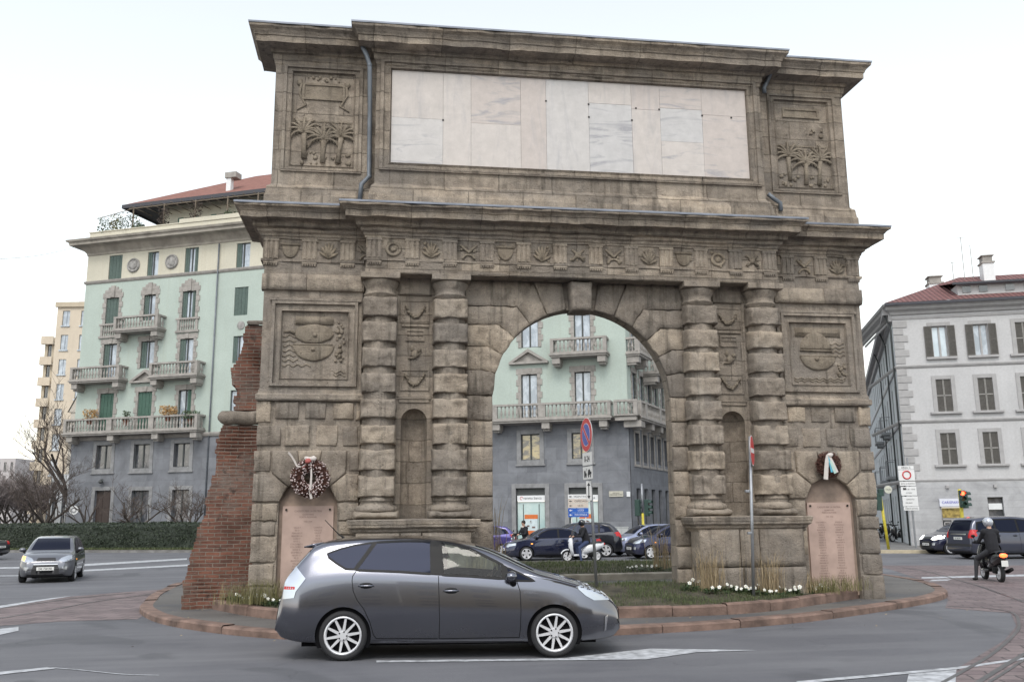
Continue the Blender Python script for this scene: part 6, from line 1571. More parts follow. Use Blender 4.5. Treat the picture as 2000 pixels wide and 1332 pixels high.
# --- other cars: generic profiles
def generic(kind):
    if kind == 'sedan':
        top = [(-2.15, .50), (-2.14, .62), (-2.10, .84), (-2.0, .93), (-1.62, .96), (-1.40, 1.0), (-.95, 1.28), (-.6, 1.385), (-.1, 1.42), (.30, 1.39), (.62, 1.27), (.98, 1.05), (1.2, .94), (1.6, .87), (1.95, .78), (2.1, .66), (2.14, .52), (2.15, .45)]
        dlo = [(-1.25, .97), (-.95, 1.20), (-.6, 1.325), (-.1, 1.355), (.28, 1.325), (.58, 1.21), (.98, .96), (.9, .93)]; belt = .93
        glass = [('a', [(-1.14, .98), (-.92, 1.17), (-.62, 1.28), (-.2, 1.315), (-.2, .96)], 0), ('b', [(-.12, .96), (-.12, 1.315), (.27, 1.285), (.55, 1.175), (.86, .955)], 0)]; wx = (-1.28, 1.28); doors = [-.16, -1.0, .92]
    elif kind == 'hatch':
        top = [(-1.95, .50), (-1.94, .66), (-1.90, .92), (-1.80, 1.10), (-1.62, 1.30), (-1.42, 1.43), (-.9, 1.485), (-.2, 1.49), (.25, 1.44), (.60, 1.31), (1.0, 1.06), (1.15, .99), (1.5, .92), (1.78, .80), (1.92, .66), (1.95, .46)]
        dlo = [(-1.58, 1.08), (-1.40, 1.30), (-.9, 1.42), (-.2, 1.425), (.22, 1.375), (.56, 1.25), (.98, 1.0), (.9, .95), (-.3, .97)]; belt = .96
        glass = [('a', [(-1.48, 1.08), (-1.34, 1.27), (-1.0, 1.36), (-.98, 1.02)], 0), ('b', [(-.9, 1.02), (-.9, 1.375), (-.3, 1.385), (-.3, .99)], 0), ('c', [(-.22, .99), (-.22, 1.385), (.2, 1.335), (.52, 1.215), (.82, .98)], 0)]; wx = (-1.22, 1.25); doors = [-.26, -1.05, .88]
    elif kind == 'mpv':
        top = [(-2.35, .50), (-2.34, .70), (-2.30, 1.02), (-2.22, 1.25), (-2.08, 1.52), (-1.9, 1.66), (-1.2, 1.72), (-.3, 1.73), (.4, 1.68), (.8, 1.55), (1.3, 1.20), (1.55, 1.08), (1.9, .98), (2.2, .84), (2.33, .66), (2.35, .45)]
        dlo = [(-2.08, 1.10), (-1.95, 1.50), (-1.2, 1.62), (-.3, 1.64), (.38, 1.58), (.75, 1.46), (1.25, 1.12), (1.2, 1.08), (-.5, 1.06)]; belt = 1.06
        glass = [('a', [(-2.0, 1.13), (-1.9, 1.45), (-1.25, 1.56), (-1.22, 1.12)], 0), ('b', [(-1.12, 1.12), (-1.12, 1.57), (-.18, 1.585), (-.18, 1.10)], 0), ('c', [(-.08, 1.10), (-.08, 1.58), (.36, 1.535), (.7, 1.42), (1.1, 1.12)], 0)]; wx = (-1.42, 1.42); doors = [-.13, -1.2, 1.12]
    W_ = {'sedan': 1.72, 'hatch': 1.68, 'mpv': 1.84}[kind]; xr, xf = top[0][0], top[-1][0]; rw = {'sedan': .30, 'hatch': .29, 'mpv': .33}[kind]
    bot = [(xr, .34), (xr+.12, .25), (xr+.4, .2), (0, .18), (xf-.4, .18), (xf-.12, .2), (xf, .28)]
    zs = belt
    return dict(w=W_, top=top, bot=bot, belt=[(xr, zs-.08), (xr+.8, zs+.02), (0, zs-.01), (.9, zs-.05), (xf-.4, zs-.17), (xf, zs-.36)], wheel_r=rw, wheels=wx, rim=rw*.72, spokes=5, cap=M_ALLOY, tumble=.38, round=(.6, .4), plan=(.32, .18), cabin=None, nx=110, sub=3,
        dlo=dlo, glass=[(a, p, M_CGLASS) for a, p, _ in glass], gaps=[[(d, belt-.02), (d+.01, .6), (d-.02, .32)] for d in doors]+[[(doors[1], .32), (doors[2], .32)]], sills=[([(wx[0]+.42, .24), (wx[1]-.42, .24)], .05), ([(wx[0]+.45, .56), (wx[1]-.45, .56)], .03)][:1], handles=[(-.33, belt-.12), (-1.1 if kind == 'mpv' else -.95, belt-.11)], mirror=(doors[2]-.12, belt+.03))
def dress(kind, lit=False, rear_lit=False, fmat=None):
    s_ = generic(kind); F_, B_ = (1, 0, 0), (-1, 0, 0); hl = M_LIT if lit else M_LAMPW
    if kind == 'hatch':
        s_['patches'] = [('windscreen', [(-.60, 1.04), (.60, 1.04), (.50, 1.40), (-.50, 1.40)], F_, M_CGLASS, .008), ('rear_window', [(-.55, 1.08), (.55, 1.08), (.46, 1.36), (-.46, 1.36)], B_, M_CGLASS, .008),
            ('grille', [(-.30, .70), (.30, .70), (.26, .80), (-.26, .80)], F_, M_BLACKP, .008), ('lower_grille', [(-.42, .36), (.42, .36), (.36, .58), (-.36, .58)], F_, M_BLACKP, .008), ('bumper_strip', [(-.36, .585), (.36, .585), (.36, .605), (-.36, .605)], F_, M_CHROME, .012)]
        s_['mirrored'] = [('headlight', [(.36, .70), (.52, .66), (.70, .70), (.74, .86), (.62, .86), (.44, .79)], F_, hl), ('fog_lamp', [(.50, .42), (.64, .42), (.64, .52), (.50, .52)], F_, M_LAMPG), ('tail_light', [(.56, .82), (.74, .82), (.76, 1.06), (.62, 1.06)], B_, M_LITR if rear_lit else M_LAMPR)]
        s_['plates'] = [('DK 728 RB', (1, .46), .08), ('DK 728 RB', (-1, .60), .08)]
        s_['side_lamps'] = [('tail_light', [(-1.92, .84), (-1.66, .90), (-1.66, 1.06), (-1.84, 1.08)], M_LAMPR), ('headlight', [(1.90, .66), (1.50, .74), (1.42, .86), (1.72, .80)], hl), ('indicator', [(1.0, .70), (1.08, .70), (1.08, .74), (1.0, .74)], M_AMBER)]
    elif kind == 'sedan':
        s_['patches'] = [('windscreen', [(-.60, 1.0), (.60, 1.0), (.50, 1.33), (-.50, 1.33)], F_, M_CGLASS, .008), ('rear_window', [(-.55, 1.04), (.55, 1.04), (.48, 1.30), (-.48, 1.30)], B_, M_CGLASS, .008), ('grille', [(-.26, .60), (.26, .60), (.3, .74), (-.3, .74)], F_, M_BLACKP, .008), ('lower_grille', [(-.6, .32), (.6, .32), (.6, .44), (-.6, .44)], F_, M_BLACKP, .008)]
        s_['mirrored'] = [('headlight', [(.36, .60), (.66, .58), (.74, .72), (.40, .74)], F_, hl), ('tail_light', [(.46, .74), (.76, .74), (.76, .90), (.46, .90)], B_, M_LAMPR)]
        s_['plates'] = [('CB 415 LK', (1, .48), .08), ('CB 415 LK', (-1, .62), .08)]
        s_['side_lamps'] = [('headlight', [(2.08, .60), (1.74, .66), (1.72, .76), (1.98, .72)], hl), ('tail_light', [(-2.11, .74), (-1.85, .76), (-1.85, .88), (-2.05, .9)], M_LAMPR), ('indicator', [(1.0, .70), (1.08, .70), (1.08, .74), (1.0, .74)], M_AMBER)]
    else:
        s_['patches'] = [('windscreen', [(-.66, 1.22), (.66, 1.22), (.56, 1.62), (-.56, 1.62)], F_, M_CGLASS, .008), ('rear_window', [(-.66, 1.15), (.66, 1.15), (.58, 1.58), (-.58, 1.58)], B_, M_CGLASS, .008), ('bumper_strip', [(-.8, .52), (.8, .52), (.8, .62), (-.8, .62)], B_, M_BLACKP, .008), ('chrome_strip', [(-.5, .98), (.5, .98), (.5, 1.03), (-.5, 1.03)], B_, M_CHROME, .01)]
        s_['mirrored'] = [('headlight', [(.4, .74), (.76, .74), (.8, .9), (.45, .9)], F_, hl), ('tail_light', [(.62, .86), (.82, .86), (.82, 1.18), (.68, 1.18)], B_, M_LAMPR)]
        s_['plates'] = [('EF 260 NY', (1, .5), .08), ('EF 260 NY', (-1, .84), .08)]
        s_['side_lamps'] = [('tail_light', [(-2.32, .88), (-2.06, .94), (-2.08, 1.20), (-2.24, 1.20)], M_LAMPR), ('headlight', [(2.3, .72), (1.9, .82), (1.9, .92), (2.15, .88)], hl)]
    return s_
AMB = simple_bsdf('amber_lit', (1., .38, .06), .2, emit=3.)
def put_car(name, kind, px, py, ang, label, col, ref=0., side=0., sc=1., lit=False, z=.004, group=None, metal=.5, cap=None, z_=0, rough=.3):
    """ref = x on the car that stands over the pixel, side = distance of the wheel line from the axis"""
    g_ = G(px, py); d = Vector((math.cos(ang), math.sin(ang), 0)); l_ = Vector((-d.y, d.x, 0)); c = g_-d*ref*sc+l_*side*sc
    s_ = dress(kind, lit)
    if 'orange light' in label: s_['patches'].append(('indicator', [(-.73, .74), (-.64, .71), (-.64, .84), (-.73, .86)], (1, 0, 0), AMB, .014))
    if cap: s_['cap'] = cap
    return car(name, s_, (c.x, c.y, z), ang, label, paint(name+'_paint_%d' % len(MATS), col, metal, rough), group, sc)
LEFTW = math.pi-YAW      # heading towards the left of the picture
put_car('parked_car' if 0 else 'hatchback_car', 'hatch', 92, 1136, R(-79), 'small grey hatchback coming towards the viewer on the left road, orange light lit', (.12, .125, .145), ref=1.25, sc=.94, metal=.6)
put_car('sedan_car', 'sedan', -80, 1093, LEFTW, 'dark car cut off by the left edge of the picture', (.02, .022, .03))
put_car('sedan_car', 'sedan', 1028, 1095, LEFTW+R(9), 'dark navy blue saloon car seen through the arch, facing left', (.012, .017, .05), ref=1.28, side=-.75, rough=.22)
put_car('hatchback_car', 'hatch', 1184, 1088, LEFTW+R(-2), 'black hatchback with red tail light behind the white scooter', (.012, .014, .022), ref=-1.22, side=-.75, sc=1.08)
put_car('hatchback_car', 'hatch', 1233, 1086, LEFTW+R(16), 'pale lilac blue car behind the dark blue small car under the arch', (.27, .30, .44), ref=1.25, side=-.75, metal=.4)
put_car('hatchback_car', 'hatch', 1271, 1092, LEFTW+R(14), 'dark blue small car half hidden by the right arch pier', (.012, .016, .06), ref=1.25, side=-.75, lit=False)
put_car('hatchback_car', 'hatch', 1000, 1087, LEFTW, 'violet blue car half hidden by the left arch pier', (.06, .05, .2), ref=-1.7, side=-.75)
put_car('hatchback_car', 'hatch', 1856, 1083, LEFTW+R(6), 'dark blue car with lit headlights behind the van on the right', (.014, .016, .045), ref=1.25, side=-.75, lit=True)
put_car('people_carrier', 'mpv', 1905, 1093, -YAW+R(10), 'dark grey blue people carrier at the right edge, rear end towards the gate', (.05, .055, .085), ref=-2.25, side=.85, metal=.6)

# ---------------------------------------------------------------- people and two-wheelers
M_SKIN = plain('skin', (.45, .27, .20), .6); M_DARKC = plain('dark_cloth', (.012, .012, .016), .9, bump=.004, bs=25); M_JEANS = plain('blue_jeans', (.035, .05, .11), .9); M_GREYC = plain('grey_trousers', (.035, .036, .042), .9); M_SHOE = plain('black_shoe', (.01, .01, .01), .6); M_HELM = plain('silver_helmet', (.45, .47, .52), .18, .3, coat=1.); M_HAIR = plain('dark_hair', (.015, .012, .01), .8)
def figure(name, parent, prims, mats, voxel=.016):
    """one continuous body: tapered limbs fused by remeshing, material by nearest limb. prim = (a, b, ra, rb, mat)"""
    bm = bmesh.new()
    for a, b_, ra, rb, mi in prims:
        a, b_ = Vector(a), Vector(b_); d = b_-a; L_ = d.length
        q = d.to_track_quat('Z', 'Y').to_matrix().to_4x4() if L_ > 1e-6 else Matrix.Identity(4)
        rings = []
        for k in range(5): ph = -math.pi/2+math.pi/2*k/4; rings.append((ra*math.cos(ph), ra*math.sin(ph)))
        for k in range(5): ph = math.pi/2*k/4; rings.append((rb*math.cos(ph), L_+rb*math.sin(ph)))
        vs = [[bm.verts.new(Matrix.Translation(a)@q@Vector((max(r_, 1e-4)*math.cos(2*math.pi*j/12), max(r_, 1e-4)*math.sin(2*math.pi*j/12), z))) for j in range(12)] for r_, z in rings]
        for r0, r1 in zip(vs, vs[1:]):
            for j in range(12): bm.faces.new((r0[j], r0[(j+1) % 12], r1[(j+1) % 12], r1[j]))
        bm.faces.new(vs[0][::-1]); bm.faces.new(vs[-1])
    me = bpy.data.meshes.new(name); bm.to_mesh(me); bm.free()
    o = bpy.data.objects.new(name, me); COL.objects.link(o)
    md = o.modifiers.new('fuse', 'REMESH'); md.mode = 'VOXEL'; md.voxel_size = voxel
    sm = o.modifiers.new('soft', 'SMOOTH'); sm.iterations = 4; sm.factor = .5
    dg = C.evaluated_depsgraph_get(); me2 = bpy.data.meshes.new_from_object(o.evaluated_get(dg)); o.modifiers.clear(); o.data = me2
    for mt in mats: me2.materials.append(mt)
    def dist(p, a, b_, ra, rb):
        a, b_ = Vector(a), Vector(b_); d = b_-a; t = min(1, max(0, (p-a).dot(d)/(d.length_squared or 1))); return (p-a-d*t).length-(ra+(rb-ra)*t)
    for f in me2.polygons:
        f.use_smooth = True; f.material_index = min(prims, key=lambda q: dist(f.center, *q[:4]))[4]
    if parent: o.parent = parent
    return o
def hand(palm, d, side, mi, curl=.5):
    """palm with four unequal bent fingers and a thumb; d = pointing direction, side = thumb side"""
    p = Vector(palm); d = Vector(d).normalized(); s_ = Vector(side).normalized(); n_ = d.cross(s_).normalized(); out = [(p, p+d*.06, .034, .036, mi)]
    for k, L_ in enumerate((.072, .08, .075, .06)):
        b_ = p+d*.085+s_*(.03-.02*k); m_ = b_+d*L_*.5; e = m_+d*L_*.5*(1-curl)-n_*L_*.6*curl; out += [(b_-d*.02, m_, .0095, .009, mi), (m_, e, .009, .0075, mi)]
    t0 = p+d*.02+s_*.03; t1 = t0+s_*.035+d*.03; out += [(t0, t1, .012, .010, mi), (t1, t1+d*.03-n_*.01, .010, .008, mi)]; return out
def head_prims(c, fwd, r_=.1, mi=0):
    c, f = Vector(c), Vector(fwd).normalized(); l = Vector((-f.y, f.x, 0)); u = Vector((0, 0, 1))
    return [(c+u*.03, c-u*.035+f*.01, r_*.93, r_*.74, mi), (c-u*.09+f*.03, c-u*.10+f*.045, .05, .04, mi), (c+f*.088-u*.005, c+f*.112-u*.03, .011, .017, mi), (c+l*.09-u*.01, c+l*.092-u*.03, .016, .012, mi), (c-l*.09-u*.01, c-l*.092-u*.03, .016, .012, mi)]
def face_parts(parent, c, fwd):
    c, f = Vector(c), Vector(fwd).normalized(); l = Vector((-f.y, f.x, 0)); e = MB(); e.smooth = True
    for s_ in (1, -1): e.ball(c+f*.088+l*.034*s_+Vector((0, 0, .008)), .011, 8, 6)
    e.tube([c+f*.088+l*.024-Vector((0, 0, .062)), c+f*.094-Vector((0, 0, .064)), c+f*.088-l*.024-Vector((0, 0, .062))], .006, 6); e.build('face', simple_bsdf('eye_and_lip', (.06, .03, .03), .4) if 'eye_and_lip' not in MATS else MATS['eye_and_lip'], parent)
def seated_rider(label, loc, rz, mats, helmet, lean=.12, foot_down=True, jacket=0, look=(1, 0, 0), spread=.0):
    """riding pose: hips on the saddle, hands on the grips, one foot down"""
    o = empty('person', loc, rz, label, 'person')
    hip = Vector((-.22, 0, .84)); ch = hip+Vector((.06+lean, 0, .40)); sh = hip+Vector((.04+lean, 0, .50)); hd = hip+Vector((.10+lean, 0, .74))
    P_ = [(hip, hip+Vector((.03, 0, .18)), .175, .17, 0), (hip+Vector((.03, 0, .16)), ch, .17, .185, 0)]
    P_ += [(sh+Vector((0, -.15, .0)), sh+Vector((0, .15, .0)), .10, .10, 0), (sh+Vector((.01, 0, .04)), hd-Vector((.03, 0, .08)), .062, .058, 2)]
    P_ += head_prims(hd, look, .1, 2)
    for s_ in (1, -1):
        el = sh+Vector((.15, s_*.27, -.27)); wr_ = Vector((.36, s_*.27, 1.07)); P_ += [(sh+Vector((0, s_*.17, 0)), el, .066, .052, 0), (el, wr_, .052, .036, 0)]
        P_ += hand(wr_, (.8, -s_*.25, -.3), (0, -s_, .3), 2, .7)
        kn = hip+Vector((.42, s_*(.17+spread*(s_ > 0)), -.10)); 
        ft = Vector((.10, s_*(.22+.12*foot_down+spread*.6), .08)) if (foot_down and s_ > 0) else Vector((.12, s_*.14, .30))
        if foot_down and s_ > 0: kn = hip+Vector((.36, s_*(.22+spread), -.24))
        P_ += [(hip+Vector((0, s_*.09, -.02)), kn, .098, .072, 1), (kn, ft, .068, .045, 1), (ft+Vector((-.05, 0, -.02)), ft+Vector((.15, s_*.02, -.04)), .045, .038, 3)]
    b_ = figure('body', o, P_, mats)
    if helmet:
        hm = MB(); hm.smooth = True; f = Vector(look).normalized(); hm.mi = 0; hm.ball(hd+Vector((0, 0, .03)), .142, 18, 12, (1.02, .95, 1.0)); hm.mi = 1
        rows = [[hd+Vector((math.cos(a)*.150*c_, math.sin(a)*.142*c_, z)) for a in [R(-62+124*k/12)+math.atan2(f.y, f.x) for k in range(13)]] for z, c_ in ((-.05, .98), (0, 1.0), (.05, .99), (.08, .94))]
        hm.grid(rows); hm.build('helmet', [helmet, M_CGLASS], o)
    else:
        face_parts(o, hd, look); hr = MB(); hr.smooth = True; hr.ball(hd+Vector((-.018, 0, .035)), .106, 14, 9, (1, .98, 1.02), .1); hr.build('hair', M_HAIR, o)
    return o
def scooter(label, loc, rz, colmat, lit=False, screen=False, topbox=False, group=None, copy_of=None):
    if copy_of:
        c = copy_tree(copy_of); c.location = loc; c.rotation_euler = (0, 0, rz); c['label'] = label; return c
    o = empty('scooter', loc, rz, label, 'scooter', group)
    for x, nm_ in ((.62, 'w'), (-.62, 'w')): wheel(o, x, 0, .245, 1, .17, 5, .11, detail=False)
    m_ = MB(); m_.smooth = True
    # tail shell
    rows = []
    for x, y, z0, z1 in ((-.98, .06, .68, .78), (-.88, .13, .56, .82), (-.6, .17, .42, .82), (-.3, .18, .34, .76), (-.05, .15, .30, .66), (.0, .12, .28, .5)):
        zc = (z0+z1)/2; rows.append([(x, y*math.cos(2*math.pi*k/14), zc+(z1-z0)/2*math.sin(2*math.pi*k/14)) for k in range(14)])
    m_.grid(rows, closed_v=True, cap0=True, cap1=True)
    m_.bbox(-.1, .38, -.17, .17, .25, .33, .03)
    # leg shield and front apron
    rows = []
    for z, x, w_, th in ((.28, .36, .16, .08), (.5, .42, .22, .09), (.75, .44, .21, .10), (.95, .42, .15, .10), (1.0, .41, .10, .08)): rows.append([(x+th*math.cos(2*math.pi*k/14)*(1.2 if math.cos(2*math.pi*k/14) > 0 else .5), w_*math.sin(2*math.pi*k/14), z) for k in range(14)])
    m_.grid(rows, closed_v=True, cap0=True, cap1=True)
    fm2 = [(.62+.30*math.cos(R(25+130*k/8)), .245+.30*math.sin(R(25+130*k/8))) for k in range(9)]
    m_.grid([[(x, y, z+(.0 if abs(y) < .05 else -.03)) for y in (-.085, -.04, .04, .085)] for x, z in fm2])
    m_.build('body', colmat, o)
    k_ = MB(); k_.smooth = True
    k_.tube([(.62, .06, .245), (.5, .06, .6), (.40, .02, .98)], .028, 8); k_.tube([(.62, -.06, .245), (.5, -.06, .6), (.40, -.02, .98)], .028, 8); k_.tube([(.36, -.33, 1.04), (.40, -.1, 1.02), (.40, .1, 1.02), (.36, .33, 1.04)], [.022, .03, .03, .022], 8)
    k_.ball((.42, 0, 1.0), .09, 10, 8, (1.1, 1.1, .8))
    for s_ in (1, -1): k_.tube([(.36, .24*s_, 1.04), (.34, .3*s_, 1.18)], .008, 5); k_.ball((.33, .31*s_, 1.22), .055, 10, 7, (.4, 1.1, .8))
    k_.bbox(-.62, -.3, -.12, .12, .22, .42, .05); k_.tube([(-.3, -.16, .25), (-.6, -.19, .28), (-.92, -.2, .36)], [.03, .055, .05], 10)
    k_.tube([(-.75, 0, .62), (-.98, 0, .40)], [.07, .03], 8)
    k_.build('fork_and_engine', M_TRIMB, o)
    s2 = MB(); s2.smooth = True
    s2.grid([[(x, y*.15, z-abs(y)**3*.05) for y in (-1, -.6, 0, .6, 1)] for x, z in ((-.9, .83), (-.75, .86), (-.5, .82), (-.3, .79), (-.1, .80), (-.02, .72))]); s2.build('saddle', M_BLACKP, o)
    l_ = MB(); l_.smooth = True; l_.ball((.545, 0, .84), .08, 10, 8, (.5, 1.1, .9)); l_.build('headlight', M_LIT if lit else M_LAMPW, o)
    l_ = MB(); l_.smooth = True; l_.ball((-.98, 0, .73), .07, 10, 8, (.5, 1.5, .8)); l_.build('tail_light', M_LITR if lit else M_LAMPR, o)
    p_ = MB(); p_.box(-1.03, -1.02, -.085, .085, .44, .6); p_.build('number_plate', M_PLATE, o)
    if screen:
        w_ = MB(); w_.smooth = True; w_.grid([[(.40-.1*y*y+dx, y*.26*ww_, z) for y in (-1, -.5, 0, .5, 1)] for z, dx, ww_ in ((1.02, .06, .8), (1.25, .0, 1.), (1.5, -.10, .85), (1.56, -.13, .6))]); w_.build('windscreen', M_LAMPW if False else M_CLEAR, o)
    return o
M_WHT = plain('white_gloss', (.66, .67, .70), .25, coat=.8, var=.04); M_BLK = plain('black_gloss', (.012, .012, .014), .25, coat=.8)
rdir = R(73)
g_ = G(1957, 1137); fd = Vector((math.cos(rdir), math.sin(rdir), 0)); sl = g_+fd*.66
scooter('black scooter with lit red tail light ridden away on the right paving', sl, rdir, M_BLK, lit=True)
seated_rider('person in silver helmet and dark coat riding a black scooter, seen from behind', (sl.x, sl.y, 0), rdir, [M_DARKC, M_GREYC, M_SKIN, M_SHOE], M_HELM, lean=.06, foot_down=True, spread=.12)
sc2 = G(1108, 1098); sdir = LEFTW+R(10); sd_ = Vector((math.cos(sdir), math.sin(sdir), 0)); sl2 = sc2-sd_*.62
white_sc = scooter('white scooter with tall windscreen beneath the arch', sl2, sdir, M_WHT, screen=True)
seated_rider('person in black jacket and blue jeans sitting on the white scooter', (sl2.x, sl2.y, 0), sdir, [M_DARKC, M_JEANS, M_SKIN, M_SHOE], M_BLK, lean=.08, foot_down=True)
sc3 = at_depth(1020, 1050, 43.5); dk = scooter('dark scooter mostly hidden behind the navy saloon car', (sc3.x, sc3.y, 0), LEFTW+R(20), M_BLK)
seated_rider('person in black jacket with pale scarf behind the navy saloon car', (sc3.x, sc3.y, 0), LEFTW+R(35), [M_DARKC, M_DARKC, M_SKIN, M_SHOE], None, lean=.05, foot_down=False, look=(1, .35, 0))
scf = MB(); scf.smooth = True; scf.ball((0, 0, 0), .07, 8, 6, (1, 1.2, .8)); so_ = scf.build('scarf', plain('pale_scarf', (.5, .45, .40), .9), [o for o in COL.objects if o.name.startswith('person')][-1], loc=(-.02, .0, 1.40))
for k, (px, py, lb) in enumerate(((1757, 1064, 'black scooter parked nearest the corner of the pale grey house'), (1742, 1058, 'black scooter parked second in the narrow lane'), (1728, 1053, 'black scooter parked farthest back in the narrow lane'))):
    q = at_depth(px, py, 57+4.5*k); q.z = .14; scooter(lb, q, R(200+8*k), M_BLK, copy_of=dk)

# driver of the estate car (left seat)
drv = empty('person', root_main.matrix_world@Vector((0, 0, 0)) if False else root_main.location, root_main.rotation_euler[2], 'person driving the blue grey estate car, dimly seen through the front window', 'person')
H_ = Vector((-.06, .38, .60)); S_ = H_+Vector((-.14, 0, .46)); D_ = S_+Vector((.06, 0, .25))
PP = [(H_, H_+Vector((-.08, 0, .25)), .16, .15, 0), (H_+Vector((-.08, 0, .2)), S_-Vector((0, 0, .08)), .15, .16, 0), (S_+Vector((0, -.14, -.02)), S_+Vector((0, .14, -.02)), .085, .085, 0), (S_, D_-Vector((.03, 0, .08)), .06, .056, 1)]+head_prims(D_, (1, 0, 0), .1, 1)
for s_ in (1, -1):
    e_ = S_+Vector((.22, s_*.24, -.26)); w_2 = Vector((.55, .38+s_*.16, .98)); PP += [(S_+Vector((0, s_*.17, -.02)), e_, .062, .05, 0), (e_, w_2, .05, .035, 0)]+hand(w_2, (.5, -s_*.2, .5), (0, -s_, .3), 1, .8); k_ = H_+Vector((.46, s_*.12, .12)); PP += [(H_+Vector((0, s_*.09, 0)), k_, .09, .07, 2), (k_, k_+Vector((.3, 0, -.3)), .065, .045, 2)]
figure('body', drv, PP, [M_DARKC, M_SKIN, M_GREYC]); face_parts(drv, D_, (1, 0, 0)); hr = MB(); hr.smooth = True; hr.ball(D_+Vector((-.018, 0, .035)), .106, 14, 9, (1, .98, 1.02), .1); hr.build('hair', M_HAIR, drv)
# ---------------------------------------------------------------- signs, lights, posts
M_GALV = plain('galvanised_steel', (.30, .31, .33), .45, .7, var=.15, scale=6); M_SIGNB = plain('sign_back', (.28, .28, .29), .5, .4)
M_YEL = plain('yellow_pole', (.50, .42, .04), .5, var=.15); M_DGREEN = plain('dark_green_metal', (.02, .05, .04), .5); M_SWHITE = simple_bsdf('sign_white', (.68, .68, .68), .4); M_BEIGE = simple_bsdf('sign_beige', (.55, .48, .42), .5)
def face_frame(c, ang):
    """matrix of a sign plate: local x to the right of the face, z up, -y out of the face; ang = heading of the face normal"""
    return Matrix.Translation(c)@Matrix.Rotation(ang+math.pi/2, 4, 'Z')
def xf(o, M): o.matrix_local = M; return o
def zrot(M): return M.to_euler()
# no parking sign
b0 = W(1166, 1145, -.55); t0 = W(1146.5, 818, -.55)
s1 = empty('parking_sign', (b0.x, b0.y, b0.z-.05), 0, 'slightly leaning no parking sign post with two white plates in front of the arch', 'road sign')
L0 = lambda p: Vector(p)-Vector((b0.x, b0.y, b0.z-.05))
m_ = MB(); m_.smooth = True; m_.tube([(0, 0, -.3), L0(t0)], .03, 12); m_.build('post', M_GALV, s1)
an = R(-173); nv = Vector((math.cos(an), math.sin(an), 0)); 
def plate_at(px, py, off=.045): return L0(W(px, py, -.55))+nv*off
def disc_sign(parent, c, ang, r_, layers, name='disc'):
    M = face_frame(c, ang); mb = MB(); mb.mi = 0; mb.disc((0, .006, 0), (0, 1, 0), r_, .012, 40); 
    for i, (rr, mat) in enumerate(layers): mb.mi = i+1; mb.disc((0, -.001-.0015*i, 0), (0, 1, 0), rr, .003, 40)
    o = mb.build(name, [M_SIGNB]+[mt_ for _, mt_ in layers], parent); o.matrix_local = M; return o
M_SBLUE = simple_bsdf('sign_deep_blue', (.03, .06, .34), .4)
d = disc_sign(s1, plate_at(1149, 849), an, .345, [(.345, M_SWHITE), (.335, M_RED), (.232, M_SWHITE), (.222, M_SBLUE)])
m_ = MB(); m_.mi = 0
def diag(mb, w_, y, L_): 
    a = R(-45); c_, s_ = math.cos(a), math.sin(a); q = [(-L_, -w_), (L_, -w_), (L_, w_), (-L_, w_)]; mb.poly([(x*c_-z*s_, y, x*s_+z*c_) for x, z in q])
diag(m_, .040, -.0085, .222); m_.mi = 1; diag(m_, .032, -.0095, .23); m_.build('red_bar', [M_SWHITE, M_RED], d)
def rplate(parent, c, ang, w_, h, mat, name='plate'):
    mb = MB(); mb.mi = 0; mb.bbox(-w_/2, w_/2, 0, .012, -h/2, h/2, .004); mb.mi = 1; mb.box(-w_/2+.008, w_/2-.008, -.003, .0, -h/2+.008, h/2-.008); o = mb.build(name, [M_SIGNB, mat], parent); o.matrix_local = face_frame(c, ang); return o
p1 = rplate(s1, plate_at(1151, 896), an, .56, .27, M_SWHITE); text('lettering', '0-24', .17, (0, -.006, -.005), (R(90), 0, 0), M_INK, p1)
p2 = rplate(s1, plate_at(1152, 923.5), an, .56, .27, M_SWHITE); m_ = MB()
m_.poly([(-.2, -.005, -.06), (-.05, -.005, -.06), (-.05, -.005, 0), (-.12, -.005, .0), (-.14, -.005, .05), (-.2, -.005, .05)]); m_.poly([(-.13, -.005, 0), (-.11, -.005, 0), (-.03, -.005, .09), (-.05, -.005, .09)])
for x in (-.17, -.09, .06, .17): m_.disc((x, -.006, -.065), (0, 1, 0), .026, .003, 14)
m_.poly([(0, -.005, -.05), (.23, -.005, -.03), (.23, -.005, .02), (.17, -.005, .02), (.14, -.005, .07), (.05, -.005, .06), (.02, -.005, .0)]); m_.build('tow_symbol', M_INK, p2)
p3 = rplate(s1, plate_at(1154.5, 958), an+R(25), .16, .40, M_SWHITE); m_ = MB()
for s_ in (1, -1): m_.poly([(-.045, -.006, s_*.10), (.045, -.006, s_*.10), (0, -.006, s_*.16)])
m_.box(-.012, .012, -.0065, -.004, -.10, .10); m_.build('arrow', M_INK, p3)
# no entry sign
b1 = W(1470.5, 1158, -1.35); t1 = W(1464.5, 852, -1.35); o1 = Vector((b1.x, b1.y, b1.z-.05))
s2 = empty('no_entry_sign', o1, 0, 'no entry sign turned almost edge on, on a grey post before the right pedestal', 'road sign')
m_ = MB(); m_.smooth = True; m_.tube([(0, 0, -.3), Vector(t1)-o1], .03, 12); m_.build('post', M_GALV, s2)
an2 = R(-30); nv2 = Vector((math.cos(an2), math.sin(an2), 0))
d = disc_sign(s2, W(1464.5, 880, -1.35)-o1+nv2*.045, an2, .30, [(.30, M_SWHITE), (.285, M_RED)]); m_ = MB(); m_.box(-.22, .22, -.008, -.004, -.045, .045); m_.build('white_bar', M_SWHITE, d)
m_ = MB()
for z in (1.15, 1.95): m_.bbox(-.04, .04, -.04, .04, z, z+.05, .01)
m_.build('clamp', M_GALV, s2)
